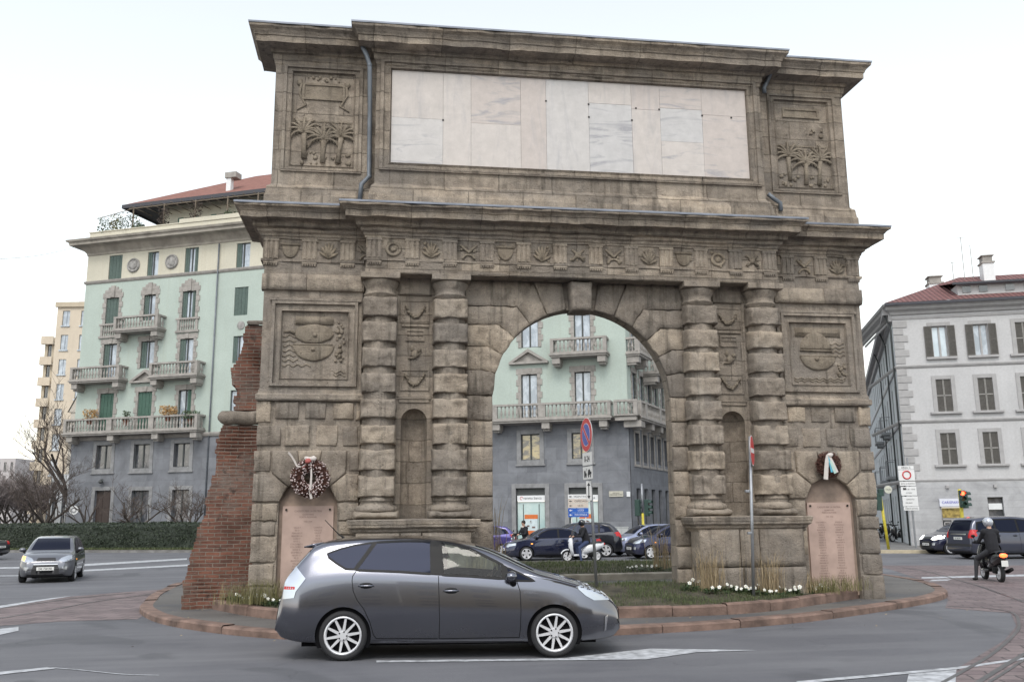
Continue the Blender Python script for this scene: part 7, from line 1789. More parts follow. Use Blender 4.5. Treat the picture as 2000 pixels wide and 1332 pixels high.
# direction signs
base = at_depth(1131, 1060, 44.5); base.z = .0; ds = empty('direction_signs', base, -YAW, 'stack of white and blue direction plates on two posts before the bank window', 'road sign')
m_ = MB(); m_.tube([(-.34, .03, 0), (-.34, .03, 2.95)], .03, 8); m_.tube([(.36, .03, 0), (.36, .03, 2.95)], .03, 8); m_.build('post', M_SWHITE, ds)
for k, (t_, mt_, tm) in enumerate((('VIGENTINO', M_SWHITE, M_INK), ('OSPEDALE', M_BEIGE, M_INK), ('I.E.O.', M_BEIGE, M_INK), ('LODI', M_BLUE, M_SWHITE), ('PIACENZA', M_BLUE, M_SWHITE))):
    z = 2.84-.222*k; m_ = MB(); m_.bbox(-.50, .50, -.02, .0, z-.105, z+.105, .006); p_ = m_.build('plate', mt_, ds)
    text('lettering', t_, .13, (.12, -.022, z), (R(90), 0, 0), tm, p_); a_ = MB(); a_.poly([(-.46, -.023, z), (-.38, -.023, z-.05), (-.38, -.023, z+.05)]); a_.box(-.38, -.30, -.024, -.022, z-.015, z+.015); a_.build('arrow', tm, p_)
# traffic lights
def signal_head(parent, x, y, z, ang, lit, side_off=0.):
    h_ = MB(); h_.bbox(-.13, .13, -.10, .12, -.42, .42, .03); h_.smooth = True
    for k in range(3):
        zz = .27-.27*k; h_.grid([[(.115*math.cos(a), yy, zz+.115*math.sin(a)) for a in [R(-20+220*j/12) for j in range(13)]] for yy in (-.1, -.28)])
    o = h_.build('signal_head', M_DGREEN, parent); o.location = (x, y, z); o.rotation_euler = (0, 0, ang)
    for k, (c_, on) in enumerate((((.08, .01, .01), 0), ((.08, .05, .01), 1), ((.01, .07, .04), 2))):
        l_ = MB(); l_.disc((0, -.105, .27-.27*k), (0, 1, 0), .10, .02, 20); l_.build('signal_lamp', (simple_bsdf('red_signal_lit', (1., .06, .02), .3, emit=6.) if lit == k else simple_bsdf('signal_off_%d' % k, c_, .3)) if not ('signal_off_%d' % k in MATS and lit != k) else MATS['signal_off_%d' % k], o)
    return o
tlb = at_depth(1258, 1080, 46); tlb.z = .0; tl = empty('traffic_light', tlb, -YAW, 'unlit traffic light on a yellow green pole at the grey stone corner under the arch', 'traffic light')
m_ = MB(); m_.smooth = True; m_.mi = 0; m_.tube([(0, 0, 0), (0, 0, 2.0)], .065, 10); m_.mi = 1; m_.tube([(0, 0, 2.0), (0, 0, 3.5)], .045, 10); m_.build('pole', [M_YEL, M_GALV], tl)
signal_head(tl, -.24, .0, 2.28, R(150), 9); signal_head(tl, .24, 0, 2.28, R(60), 9)
rlb = at_depth(1886, 1075, 45); rlb.z = .15; rl = empty('traffic_light', rlb, -YAW, 'traffic light showing red on a yellow pole beside the shop door', 'traffic light')
m_ = MB(); m_.smooth = True; m_.tube([(0, 0, 0), (0, 0, 2.9)], .085, 12); m_.build('pole', M_YEL, rl)
signal_head(rl, .0, -.2, 2.42, R(-6), 0); signal_head(rl, .26, .08, 2.38, R(95), 9)
# yellow pole with round disc
yb_ = at_depth(1736, 1075, 45); yb_.z = .14; yp = empty('signal_post', yb_, -YAW, 'leaning yellow post with dark green box and pale round disc right of the gate', 'post')
m_ = MB(); m_.smooth = True; m_.tube([(0, 0, 0), (-.2, 0, 2.62)], .07, 10); m_.build('pole', M_YEL, yp)
m_ = MB(); m_.bbox(-.42, -.16, -.12, .12, 1.9, 2.75, .03); m_.bbox(-.30, -.05, -.14, .10, 2.6, 2.95, .03); m_.build('signal_box', M_DGREEN, yp)
m_ = MB(); m_.tube([(-.2, 0, 2.85), (.2, 0, 2.9)], .03, 8); m_.build('arm', M_GALV, yp)
d = MB(); d.mi = 0; d.disc((.20, -.05, 2.92), (0, 1, 0), .21, .03, 28); d.mi = 1; d.disc((.20, -.068, 2.92), (0, 1, 0), .19, .006, 28); d = d.build('disc', [M_GALV, plain('disc_cream', (.5, .5, .42), .5)], yp); text('lettering', 'TAXI', .12, (.20, -.073, 2.92), (R(90), 0, 0), M_INK, d)
# limited traffic panel
zb = at_depth(1790, 1070, 46.5); zb.z = .14; zp = empty('traffic_zone_sign', zb, -YAW-R(4), 'tall white stack of traffic zone panels with red ring on a pale post', 'road sign')
m_ = MB(); m_.tube([(0, .05, 0), (-.05, .05, 4.6)], .05, 10); m_.build('post', M_GALV, zp)
PX = 46.5/FPX
def zpan(x0, x1, y0, y1, px_c=1785.5):
    return ((x0-1790)*PX, (x1-1790)*PX, (1003-y1)*PX+1.73, (1003-y0)*PX+1.73)
def panel(q, txts=(), ring=False):
    a, b_, c_, d_ = zpan(*q); mb = MB(); mb.bbox(a, b_, -.03, .02, c_, d_, .01); o = mb.build('panel', M_SWHITE, zp)
    if ring:
        mb = MB(); mb.tube([((a+b_)/2+.2*math.cos(k*.3142), -.035, (c_+d_)/2+.02+.2*math.sin(k*.3142)) for k in range(21)], .035, 6); mb.build('red_ring', M_RED, o)
    for t_, fx, fz_, sz in txts: text('lettering', t_, sz, (a+(b_-a)*fx, -.034, c_+(d_-c_)*fz_), (R(90), 0, 0), M_INK, o)
panel((1768, 1798.5, 910, 917), [('AREA C', .5, .5, .14)]); panel((1768, 1799, 918, 939), ring=True); panel((1769, 1799, 941, 949), [('ZONA A TRAFFICO', .5, .5, .08)])
panel((1770, 1800, 951, 968), [('7.30 - 19.30', .62, .7, .09), ('ACCESSO', .5, .3, .07)]); panel((1771.5, 1801, 970, 989), [('LIMITATO', .5, .7, .09), ('MILANO', .4, .35, .09)]); panel((1772.5, 1802, 990, 997), [('VARCO ATTIVO', .5, .5, .09)])
a, b_, c_, d_ = zpan(1774, 1780, 953, 957); m_ = MB(); m_.box(a, b_, -.036, -.03, c_, d_); m_.build('camera_symbol', M_INK, zp)
bo = at_depth(1802, 1065, 51); bo.z = .14; bl_ = empty('bollard', bo, 0, 'thin dark bollard standing against the pale grey corner house', 'bollard'); m_ = MB(); m_.smooth = True; m_.lathe([(.06, 0), (.06, .9), (.075, .92), (.075, 1.0), (.05, 1.08), (.02, 1.1)], 0, 0, 12); m_.build('post', M_FRAME, bl_)
cb0 = at_depth(1214, 1070, 50); cb0.z = .0; cbx = empty('utility_cabinet', cb0, -YAW, 'pale grey utility cabinet against the grey stone base under the arch', 'cabinet'); m_ = MB(); m_.bbox(-.38, .38, -.2, .2, 0, 1.25, .02); m_.box(-.40, .40, -.22, .22, 1.25, 1.30); m_.build('case', plain('cabinet_grey', (.36, .37, .37), .6, var=.15), cbx); m_ = MB(); m_.bbox(-.34, -.01, -.215, -.2, .08, 1.2, .006); m_.bbox(.01, .34, -.215, -.2, .08, 1.2, .006); m_.build('door', plain('cabinet_door', (.40, .41, .41), .6), cbx)
# small round sign by the green house, and tram wire
rb0 = at_depth(141, 1040, 62); rb0.z = 0; rs = empty('round_sign', rb0, -YAW+R(5), 'small round white sign beside the left corner of the mint green building', 'road sign'); m_ = MB(); m_.tube([(0, 0, 0), (0, 0, 2.9)], .03, 8); m_.build('post', M_GALV, rs); disc_sign(rs, Vector((0, -.05, 2.6)), R(-90), .3, [(.3, M_SWHITE), (.2, M_SIGNB), (.1, M_SWHITE)])
wm = MB(); A_, B_ = at_depth(-60, 507, 40), at_depth(146, 483, 63); wm.tube([A_.lerp(B_, k/10)-Vector((0, 0, .25*math.sin(math.pi*k/10))) for k in range(11)], .014, 5); tag(wm.build('overhead_wire', plain('grey_wire', (.45, .45, .45), .6)), 'thin overhead tram wire running to the left corner of the mint green building', 'wire')

# ---------------------------------------------------------------- wreaths
M_TWIG = plain('red_brown_leaves', (.085, .035, .025), .8, var=.5, scale=20); M_BERRY = plain('pale_pink_berries', (.55, .45, .44), .6, var=.2, scale=30); M_RIBW = plain('white_ribbon', (.55, .50, .47), .7, var=.1); M_RIBR = plain('red_ribbon', (.40, .10, .09), .7); M_RIBB = plain('blue_ribbon', (.10, .38, .50), .7); M_RIBG = plain('pale_green_ribbon', (.42, .55, .50), .7)
def wreath(loc, r_, tr, label, berries, seed):
    rr = random.Random(seed); o = empty('wreath', loc, 0, label, 'wreath'); rg = MB(); rg.smooth = True
    rg.grid([[((r_+tr*.75*math.cos(b_))*math.cos(a), -tr*.75*math.sin(b_), (r_+tr*.75*math.cos(b_))*math.sin(a)) for b_ in [2*math.pi*j/10 for j in range(10)]] for a in [2*math.pi*k/36 for k in range(36)]], closed_u=True, closed_v=True); rg.smooth = False
    for k in range(1500):
        a = rr.uniform(0, 2*math.pi); b_ = rr.uniform(0, 2*math.pi); q = tr*rr.uniform(.7, 1.1); p = Vector(((r_+q*math.cos(b_))*math.cos(a), -q*abs(math.sin(b_)), (r_+q*math.cos(b_))*math.sin(a)))
        u = Vector((rr.uniform(-1, 1), rr.uniform(-1, 1), rr.uniform(-1, 1))).normalized()*.035; v = u.orthogonal().normalized()*.012; rg.quad(p-u, p+v, p+u, p-v)
    rg.build('leaf_ring', M_TWIG, o)
    if berries:
        bm_ = MB(); bm_.smooth = True
        for k in range(berries):
            a = rr.uniform(0, 2*math.pi); b_ = rr.uniform(.2, 2.9); q = tr*rr.uniform(1.0, 1.12); bm_.ball(((r_+q*math.cos(b_))*math.cos(a), -q*math.sin(b_), (r_+q*math.cos(b_))*math.sin(a)), rr.uniform(.009, .017), 6, 4)
        bm_.build('berries', M_BERRY, o)
    return o
def ribbon(mb, pts, wd, twist=0.):
    L_, R_ = [], []
    P_ = [Vector(p) for p in pts]
    for i, p in enumerate(P_):
        t = (P_[min(i+1, len(P_)-1)]-P_[max(i-1, 0)]).normalized(); a = twist*i; s_ = t.cross(Vector((0, -1, 0))).normalized(); nn = s_*math.cos(a)+Vector((0, -1, 0))*math.sin(a); w_ = wd[i] if hasattr(wd, '__len__') else wd; L_.append(p-nn*w_/2); R_.append(p+nn*w_/2)
    mb.grid([L_, R_])
wl_ = W(606, 934, -.24); k_ = wreath(wl_, .25, .125, 'round wreath of red brown leaves dotted with pale berries above the left memorial tablet', 260, 3)
def wp(px, py, dy=-.36): return W(px, py, dy)-wl_
rb = MB(); rb.smooth = True; rb.mi = 0
ribbon(rb, [wp(606, 897), wp(608, 915), wp(608, 930), wp(607, 945), wp(606, 960), wp(608, 974)], [.035, .03, .035, .045, .06, .05], .12); ribbon(rb, [wp(600, 905), wp(590, 912), wp(580, 910), wp(575, 900), wp(569, 890), wp(563, 883)], [.03, .035, .04, .035, .04, .045], .1)
for dx, dz, r_ in ((-.02, .36, .07), (.06, .38, .06), (-.07, .38, .05)): rb.ball((dx, -.13, dz), r_, 8, 6, (1, .5, .8), .3)
rb.mi = 1; rb.ball((-.04, -.16, .33), .05, 8, 6, (1.2, .4, 1), .3); ribbon(rb, [wp(603, 896), wp(598, 904), wp(597, 909), wp(590, 912)], .03); rb.build('ribbon', [M_RIBW, M_RIBR], k_)
wr_ = W(1617, 908, -.24); k_ = wreath(wr_, .17, .11, 'small dark red brown wreath with white, blue and green ribbons above the right memorial tablet', 0, 9)
def wq(px, py, dy=-.38): return W(px, py, dy)-wr_
rb = MB(); rb.smooth = True; rb.mi = 0; ribbon(rb, [wq(1616, 888), wq(1615, 900), wq(1614, 915), wq(1613, 936)], [.05, .09, .10, .11], .05); ribbon(rb, [wq(1618, 887), wq(1626, 902), wq(1636, 922)], [.04, .06, .05], .1)
rb.ball((.0, -.13, .2), .06, 8, 6, (1.2, .5, .8), .3); rb.mi = 1; ribbon(rb, [wq(1619, 890), wq(1622, 905), wq(1625, 922)], [.04, .06, .05], .05); rb.mi = 2; ribbon(rb, [wq(1622, 900, -.385), wq(1627, 912, -.385), wq(1632, 924, -.385)], [.05, .06, .07], .05); rb.build('ribbon', [M_RIBW, M_RIBB, M_RIBG], k_)
# ---------------------------------------------------------------- plants
M_BARK = plain('bark', (.055, .045, .038), .9, var=.4, scale=6, bump=.02, bs=12); M_TWIGS = plain('fine_twigs', (.075, .058, .05), .9, var=.3); M_TWIGR = plain('hazy_reddish_twigs', (.20, .17, .165), .9, var=.3, scale=.6)  # reddish twigs are lightened, distance haze painted into their colour
def leaf_mat(name, a, b_):
    mt, t, b = newmat(name); n = N(t); b.inputs['Roughness'].default_value = .6; tone = n.attr('tone'); n.link(n.mix(a, b_, tone), b.inputs['Base Color']); b.inputs['Subsurface Weight'].default_value = 0; return mt
M_HEDGE = leaf_mat('hedge_leaves', (.013, .021, .012), (.045, .062, .034)); M_STRAW = leaf_mat('dry_grass', (.22, .16, .09), (.42, .33, .2)); M_TUFT = leaf_mat('olive_grass', (.09, .085, .035), (.22, .2, .08)); M_TURF = leaf_mat('short_grass', (.035, .05, .018), (.10, .12, .045)); M_LEAFG = leaf_mat('bed_leaves', (.018, .04, .015), (.06, .10, .035)); M_PETAL = leaf_mat('white_petals', (.62, .62, .56), (.78, .78, .76)); M_BRONZE = leaf_mat('orange_leaves', (.32, .17, .06), (.5, .33, .15)); M_DGL = leaf_mat('terrace_leaves', (.03, .05, .03), (.12, .16, .09))
def bare_tree(name, loc, h, label, trunk_h, spread, levels, seed, group=None, twigmat=None, twig_r=.011, up=.35, kids=(4, 5), bark=None, lean=(0, 0)):
    rr = random.Random(seed); o = empty(name, loc, 0, label, 'tree', group); tm = MB(); tm.smooth = True; cm_ = MB()
    def grow(p, d, L_, r_, lv):
        pts = [p]; rad = [r_]; n_ = 4; q = p.copy(); dd = d.copy()
        for i in range(n_):
            dd = (dd+Vector((rr.uniform(-1, 1), rr.uniform(-1, 1), rr.uniform(-.4, .9)*up))*.22).normalized(); q = q+dd*L_/n_; pts.append(q.copy()); rad.append(r_*(1-.45*(i+1)/n_))
        (tm if lv >= levels-1 else cm_).tube(pts, rad, 7 if lv >= levels-1 else (4 if lv > 0 else 3), caps=False)
        if lv == 0: return
        for k in range(rr.randint(*kids)):
            t = rr.uniform(.35, 1.); i = min(int(t*n_), n_-1); b_ = pts[i].lerp(pts[i+1], t*n_-i)
            side = Vector((rr.uniform(-1, 1), rr.uniform(-1, 1), rr.uniform(-.15, .8))).normalized(); nd = (dd*(.55)+side*spread).normalized()
            grow(b_, nd, L_*rr.uniform(.5, .78), max(twig_r, rad[i]*rr.uniform(.45, .65)), lv-1)
    r0 = h*.02+.03; tr = [Vector((0, 0, -.1)), Vector((lean[0]*.3, lean[1]*.3, trunk_h*.5)), Vector((lean[0], lean[1], trunk_h))]
    tm.tube(tr, [r0*1.25, r0, r0*.85], 9, caps=False)
    nb = rr.randint(4, 6)
    for k in range(nb):
        a = 2*math.pi*(k+rr.uniform(-.3, .3))/nb; d = Vector((math.cos(a)*spread, math.sin(a)*spread, 1.0*rr.uniform(.6, 1.2))).normalized(); grow(tr[-1], d, (h-trunk_h)*rr.uniform(.45, .6), r0*.6, levels-1)
    tm.build('trunk', bark or M_BARK, o); cm_.build('crown', twigmat or M_TWIGS, o); return o
def gpd(px, dep): p = at_depth(px, 1050, dep); p.z = 0; return p
bare_tree('bare_tree', gpd(256, 57.5), 4.7, 'small bare spreading tree in front of the grey base, right of the dark door', 1.1, .85, 4, 3, 'young bare trees before the mint green building')
bare_tree('bare_tree', gpd(366, 57), 4.6, 'small bare spreading tree nearest the brick wall stump', 1.0, .85, 4, 8, 'young bare trees before the mint green building')
bare_tree('bare_tree', gpd(164, 60), 4.2, 'thin young bare tree left of the dark door', 1.3, .45, 4, 12, 'young bare trees before the mint green building', kids=(2, 3))
bare_tree('bare_tree', gpd(130, 72), 12, 'tall bare tree rising behind the left corner of the mint green building', 3.0, .5, 5, 21, twig_r=.012, kids=(3, 4), up=.8)
bare_tree('bare_tree', gpd(86, 62), 6.6, 'dark bare tree with low forked limbs before the white shop building', 1.5, .75, 5, 5, twig_r=.008, kids=(3, 5))
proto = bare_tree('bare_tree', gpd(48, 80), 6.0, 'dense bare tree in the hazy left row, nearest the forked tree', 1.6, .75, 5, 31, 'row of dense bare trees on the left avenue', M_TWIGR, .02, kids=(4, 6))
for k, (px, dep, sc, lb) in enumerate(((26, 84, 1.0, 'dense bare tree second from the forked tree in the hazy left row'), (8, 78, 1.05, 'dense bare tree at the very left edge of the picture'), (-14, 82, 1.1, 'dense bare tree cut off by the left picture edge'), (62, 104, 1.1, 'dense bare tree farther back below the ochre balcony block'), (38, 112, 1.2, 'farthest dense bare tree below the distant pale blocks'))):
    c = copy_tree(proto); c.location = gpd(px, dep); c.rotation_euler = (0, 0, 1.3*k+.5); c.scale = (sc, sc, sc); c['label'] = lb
# parked cars down the avenue, a few pixels each
for k, (px, dep, col, lb) in enumerate(((8, 92, (.6, .6, .6), 'white parked car at the left edge of the avenue'), (36, 95, (.5, .5, .52), 'white parked car second from the left below the bare trees'), (58, 98, (.30, .05, .05), 'dark red parked car below the bare trees'), (76, 90, (.55, .55, .55), 'pale parked car beside the forked bare tree'))):
    q = gpd(px, dep); s_ = dress('hatch'); s_['nx'] = 60; s_['sub'] = 2; s_['handles'] = []; s_['plates'] = []; car('parked_car', s_, (q.x, q.y, .004), R(-80+10*k), lb, paint('far_paint_%d' % k, col, .2), 'cars parked down the left avenue')
# hedge
def leaf_cloud(mb, n_, fn, size, rr):
    for _ in range(n_):
        p, nrm = fn(rr); u = Vector((rr.uniform(-1, 1), rr.uniform(-1, 1), rr.uniform(-1, 1))).normalized(); v = u.cross(Vector((rr.uniform(-1, 1), rr.uniform(-1, 1), rr.uniform(-1, 1)))).normalized(); s_ = size*rr.uniform(.6, 1.3)
        mb.tone = rr.random(); mb.quad(p-u*s_, p+v*s_*.5, p+u*s_, p-v*s_*.5)
ha, hb = h0+hn*1.3+hd*4, h1+hn*1.3; hl_ = (hb-ha).length; hg = MB(); rr = random.Random(6)
hed = empty('hedge', ha, math.atan2(hd.y, hd.x), 'long clipped dark green hedge across the left road', 'hedge')
rows = []
for k in range(60):
    x = hl_*k/59; rows.append([(x, y+.12*noise.noise((x, z, y)), z+.10*noise.noise((x*.8, y*3, 5))) for y, z in ((0, .1), (.0, .8), (.05, 1.5), (.2, 1.66), (1.0, 1.68), (1.2, 1.5), (1.25, .1))])
hg.tone = .1; hg.grid(rows); hg.build('inner_twigs', M_HEDGE, hed)
hg = MB()
def hp(r_):
    x = r_.uniform(0, hl_)
    if r_.random() < .62: z = r_.uniform(.08, 1.62); y = r_.uniform(-.14, .03)+.14*noise.noise((x*1.3, z*1.3, 2))
    else: z = 1.66+r_.uniform(-.05, .10)+.10*noise.noise((x*.8, 2, 5)); y = r_.uniform(-.05, 1.2)
    return Vector((x, y, z)), None
leaf_cloud(hg, 26000, hp, .06, rr); hg.build('foliage', M_HEDGE, hed)
# grass blades
def blades(name, pts, hmin, hmax, wd, mat, seed, bend=.4):
    rr = random.Random(seed); mb = MB()
    for p in pts:
        h = rr.uniform(hmin, hmax); a = rr.uniform(0, 6.28); b_ = rr.uniform(0, bend)*h; d = Vector((math.cos(a), math.sin(a), 0)); s_ = Vector((-d.y, d.x, 0))*wd*rr.uniform(.6, 1.2); mb.tone = rr.random(); p = Vector(p)
        a0, a1, b0_, b1_, c_ = p-s_, p+s_, p-s_*.7+d*b_*.3+Vector((0, 0, h*.6)), p+s_*.7+d*b_*.3+Vector((0, 0, h*.6)), p+d*b_+Vector((0, 0, h))
        i = [mb.vert(q) for q in (a0, a1, b1_, b0_, c_)]; mb.face((i[0], i[1], i[2], i[3])); mb.face((i[3], i[2], i[4]))
    return mb.build(name, mat)
bi = [(p.x, p.y) for p in offset_loop(BED, .2)]; rr = random.Random(14)
arrB = np.array(bi); 
def bdist(x, y): return float(np.sqrt(((arrB-[x, y])**2).sum(1).min()))
def scatter(poly, n_, zf, cond=None):
    xs_ = [p[0] for p in poly]; ys_ = [p[1] for p in poly]; out = []
    while len(out) < n_:
        x, y = rr.uniform(min(xs_), max(xs_)), rr.uniform(min(ys_), max(ys_))
        if inside((x, y), poly) and (cond is None or cond(x, y)): out.append((x, y, zf(x, y)))
    return out
gz_ = lambda x, y: bedz(x, y, bdist(x, y)+.04)-.01
gr = blades('grass', scatter(bi, 17000, gz_, lambda x, y: y < .2 and noise.noise((x*1.2, y*1.2, 4)) > -.12+rr.uniform(-.3, .3)), .03, .085, .006, M_TURF, 2); tag(gr, 'thin short brown green grass covering the island bed', 'grass', kind='stuff')
b2_ = [(p.x, p.y) for p in offset_loop(BB, .2)]; arr2 = np.array(b2_)
gr = blades('grass', scatter(b2_, 12000, lambda x, y: backz(x, y, float(np.sqrt(((arr2-[x, y])**2).sum(1).min()))+.04)-.01, lambda x, y: y < 11.5), .05, .12, .010, M_TURF, 3); tag(gr, 'short green grass on the bed behind the gate', 'grass', kind='stuff')
hs_ = [ (h0+hn*.4+hd*5), (h1+hn*.4), (h1+hn*1.3), (h0+hn*1.3+hd*5)]
gr = blades('grass', scatter([(p.x, p.y) for p in hs_], 7000, lambda x, y: .155), .06, .16, .02, M_TURF, 4); tag(gr, 'grass strip at the foot of the hedge', 'grass', kind='stuff')
# ornamental grass clumps
def clump(loc, h, n_, label, mat, seed, spread=.3, group='ornamental grass clumps at the gate', bend=.75, wd=.0032):
    n_ = int(n_*.62)
    rr = random.Random(seed); mb = MB()
    for _ in range(n_):
        a = rr.uniform(0, 6.28); d = Vector((math.cos(a), math.sin(a), 0)); hh = h*rr.uniform(.45, 1.08); b_ = rr.uniform(.05, bend)*hh; p = Vector((rr.gauss(0, spread*.42), rr.gauss(0, spread*.25), 0)); s_ = Vector((-d.y, d.x, 0))*wd; mb.tone = rr.random()
        pts = [p, p+d*b_*.15+Vector((0, 0, hh*.4)), p+d*b_*.5+Vector((0, 0, hh*.8)), p+d*b_+Vector((0, 0, hh))]
        mb.grid([[q-s_*w_ for q, w_ in zip(pts, (1, 1, .7, .1))], [q+s_*w_ for q, w_ in zip(pts, (1, 1, .7, .1))]])
    o = mb.build('grass_clump', mat); o.location = loc; return tag(o, label, 'ornamental grass', group)
def onbed(px, py, Y): p = W(px, py, Y); p.z = gz_(p.x, p.y); return p
for px, Y, h, n_, lb, mt_, sp in ((1385, -.85, .86, 330, 'tall straw coloured dry grass clump at the left of the right pedestal', M_STRAW, .35), (1502, -.9, .82, 290, 'tall straw coloured dry grass clump just right of the no entry post', M_STRAW, .35), (1600, -.45, .34, 500, 'low olive grass clump before the right memorial tablet', M_TUFT, .5), (1566, -.55, .42, 240, 'low straw grass clump at the right corner of the right pedestal', M_STRAW, .3), (1650, -.4, .32, 380, 'low olive grass clump at the right foot of the gate', M_TUFT, .5), (930, -1.0, .82, 260, 'straw coloured grass clump beside the left pedestal behind the car', M_STRAW, .3), (480, -.45, .42, 420, 'olive grass clump at the foot of the brick wall stump', M_TUFT, .5), (528, -.4, .46, 460, 'olive grass clump before the left memorial tablet', M_TUFT, .5), (700, -1.0, .6, 200, 'olive grass clump before the left pedestal behind the car', M_TUFT, .4)):
    clump(onbed(px, 1140, Y), h, n_, lb, mt_, int(px), sp)
q = W(985, 1010, 5.2); clump(Vector((W(968, 1000, 3.2).x-.15, 3.2, .5)), 1.8, 90, 'tall pale feathery grass behind the left arch pier', M_STRAW, 77, .4, None, .28, .008)
clump(Vector((W(1290, 1000, 7.6).x, 7.6, .35)), 1.4, 110, 'tall pale feathery grass behind the right arch pier', M_STRAW, 78, .4, None, .4, .008)
# bedding plants: dark leaves and white flowers
M_YC = simple_bsdf('flower_eye', (.55, .42, .05), .6)
def flower_plant(name, label, group, seed, white):
    rr = random.Random(seed); o = empty(name, (0, 0, 0), 0, label, 'flower', group); lf = MB()
    for k in range(34):
        a = rr.uniform(0, 6.28); r_ = rr.uniform(.02, .13); p = Vector((r_*math.cos(a), r_*math.sin(a), rr.uniform(.02, .10))); u = Vector((math.cos(a), math.sin(a), rr.uniform(-.2, .6))).normalized()*.05; v = Vector((-math.sin(a), math.cos(a), rr.uniform(-.2, .2)))*.02; lf.tone = rr.random(); lf.quad(p-u, p+v, p+u, p-v)
    lf.build('leaves', M_LEAFG, o)
    if white:
        fl_ = MB(); fl_.mi = 0
        for k in range(rr.randint(2, 4)):
            a = rr.uniform(0, 6.28); c = Vector((.07*math.cos(a), .07*math.sin(a)-.02, rr.uniform(.12, .17))); nn = Vector((rr.uniform(-.4, .4), -1, rr.uniform(.3, .9))).normalized(); u = nn.orthogonal().normalized(); v = nn.cross(u)
            for j in range(5):
                t = 2*math.pi*j/5; dd = u*math.cos(t)+v*math.sin(t); tt = u*-math.sin(t)+v*math.cos(t); fl_.mi = 0; fl_.tone = rr.random(); fl_.poly([c, c+dd*.022-tt*.02, c+dd*.044-nn*.006, c+dd*.022+tt*.02])
            fl_.mi = 1; fl_.ball(c+nn*.003, .009, 6, 4)
        fl_.build('flowers', [M_PETAL, M_YC], o)
    return o
LW = 'white flowering bedding plant in the edge of the island bed'; GW = 'white bedding flowers along the island bed'
protos = [flower_plant('bedding_plant', LW, GW, s_, True) for s_ in (1, 2, 3)]; LG = 'dark green leafy bedding plant without flowers in the island bed'; GG = 'leafy bedding plants in the island bed'
protg = [flower_plant('bedding_plant', LG, GG, s_, False) for s_ in (4, 5)]
spots = []
def bed_edge(px):
    for Y in np.arange(-2.5, 1.2, .05):
        p = W(px, 1150, float(Y))
        if inside((p.x, p.y), bi): return float(Y)
    return 9.
for i in range(64):
    px = 1335+352*i/63+rr.uniform(-4, 4); Y = min(max(bed_edge(px)+rr.uniform(.05, .7), -1.35+rr.uniform(0, .75)), -.22 if px < 1690 else .4); spots.append((px, Y, rr.random() < (.22 if px < 1385 else .5)))
for i in range(30):
    px = 424+136*i/29+rr.uniform(-4, 4); spots.append((px, max(bed_edge(px)+rr.uniform(.05, .4), -1.3), rr.random() < .4))
for i in range(10): spots.append((1230+90*i/9, rr.uniform(7.2, 7.7), rr.random() < .6))
uw = ug = 0
for px, Y, white in spots:
    p = W(px, 1150, Y); p.z = gz_(p.x, p.y) if Y < 3 else .33
    if Y < 3 and not inside((p.x, p.y), bi): continue
    pool = protos if white else protg; k = uw if white else ug
    if white: uw += 1
    else: ug += 1
    c = pool[k] if k < len(pool) else copy_tree(pool[k % len(pool)]); c.location = p; c.rotation_euler = (0, 0, rr.uniform(-.5, .5)); s_ = rr.uniform(.6, 1.0); c.scale = (s_, s_, s_)
# fallen leaves on the pavement
lm = MB(); rl_ = random.Random(9)
for k in range(240):
    px = rl_.uniform(300, 1820); t = rl_.random(); p = G(px, 1190+30*t, .14); 
    x, y = rl_.uniform(-8.5, 9.5), rl_.uniform(-3.8, 2)
    if not inside((x, y), [(q.x, q.y) for q in OUT]) and rl_.random() < .6: continue
    z = .345 if False else (.139 if inside((x, y), [(q.x, q.y) for q in kerb_in]) else .012)
    if inside((x, y), [(q.x, q.y) for q in BED]): continue
    a = rl_.uniform(0, 6.28); u = Vector((math.cos(a), math.sin(a), rl_.uniform(0, .4)))*rl_.uniform(.012, .03); v = Vector((-math.sin(a), math.cos(a), rl_.uniform(0, .3)))*.014; c = Vector((x, y, z)); lm.tone = rl_.random(); lm.quad(c-u, c+v, c+u, c-v)
tag(lm.build('fallen_leaves', M_STRAW), 'small pale fallen leaves scattered over the island pavement and kerb', 'leaves', kind='stuff')
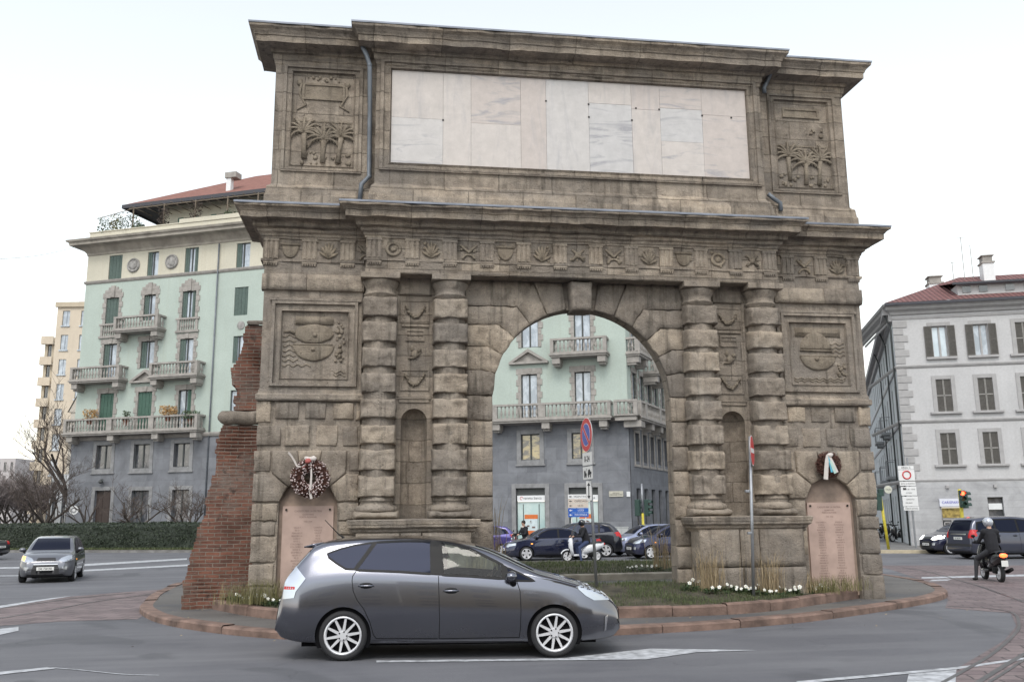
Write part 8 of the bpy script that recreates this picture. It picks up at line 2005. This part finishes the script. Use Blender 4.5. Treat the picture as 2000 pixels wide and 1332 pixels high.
# balcony and terrace plants of the green building
GM = Matrix.Translation(GP)@Matrix.Rotation(-GA, 4, 'Z')
def pot_plant(u, v, z, r_, h, label, mat, seed, n_=260, pot=True):
    o = empty('pot_plant', GM@Vector((u, v, z)), -GA, label, 'plant'); rr = random.Random(seed); lf = MB()
    def fn(q): a = q.uniform(0, 6.28); b_ = q.random()**.5; zz = q.random(); return Vector((r_*b_*math.cos(a)*(1-.4*abs(zz-.5)), r_*b_*math.sin(a), .35+h*zz)), None
    leaf_cloud(lf, n_, fn, .09, rr); lf.build('leaves', mat, o)
    if pot: p_ = MB(); p_.lathe([(.16, 0), (.22, .35), (.25, .36), (.25, .42), (.2, .42)], 0, 0, 12); p_.build('pot', plain('terracotta', (.28, .12, .08), .8) if 'terracotta' not in MATS else MATS['terracotta'], o)
pot_plant(-8.1, -.62, 8.9, .55, .75, 'round orange leaved pot plant on the long balcony, left door', M_BRONZE, 1); pot_plant(-4.9, -.62, 8.7, .3, .7, 'small pale green pot plant on the long balcony, middle door', M_DGL, 2, 120); pot_plant(-1.35, -.62, 8.9, .65, .75, 'large golden pot plant on the long balcony, right door', M_BRONZE, 3, 420); pot_plant(.55, -.6, 8.6, .7, .6, 'wide dark green pot plant at the right end of the long balcony', M_DGL, 4, 380)
for k, (u, r_, h, lb, mt_) in enumerate(((-8.9, .7, 1.3, 'dark bushy terrace plant at the left roof corner', M_DGL), (-8.0, .5, 1.5, 'yellow green terrace plant second from the left roof corner', M_TUFT), (-6.9, .9, 1.5, 'broad green terrace conifer on the left roof corner', M_DGL), (-5.9, .5, .7, 'low dark terrace plant right of the roof conifer', M_DGL), (-3.7, .45, 1.7, 'climbing terrace plant on the first pergola post', M_TWIGS), (-.8, .5, 1.8, 'climbing terrace plant on the middle pergola post', M_TWIGS), (2.3, .6, .8, 'dark terrace shrub before the right pergola bays', M_DGL))): pot_plant(u, .45, 23.6, r_, h, lb, mt_, 20+k, 300)
# ---------------------------------------------------------------- lettering becomes ordinary mesh
C.view_layer.update(); dg = C.evaluated_depsgraph_get()
for o in [q for q in COL.objects if q.type == 'FONT']:
    me = bpy.data.meshes.new_from_object(o.evaluated_get(dg)); nm_ = o.name.split('.')[0]
    k = bpy.data.objects.new(nm_+'_', me); COL.objects.link(k); k.parent = o.parent; k.matrix_local = o.matrix_local.copy(); bpy.data.objects.remove(o); k.name = nm_
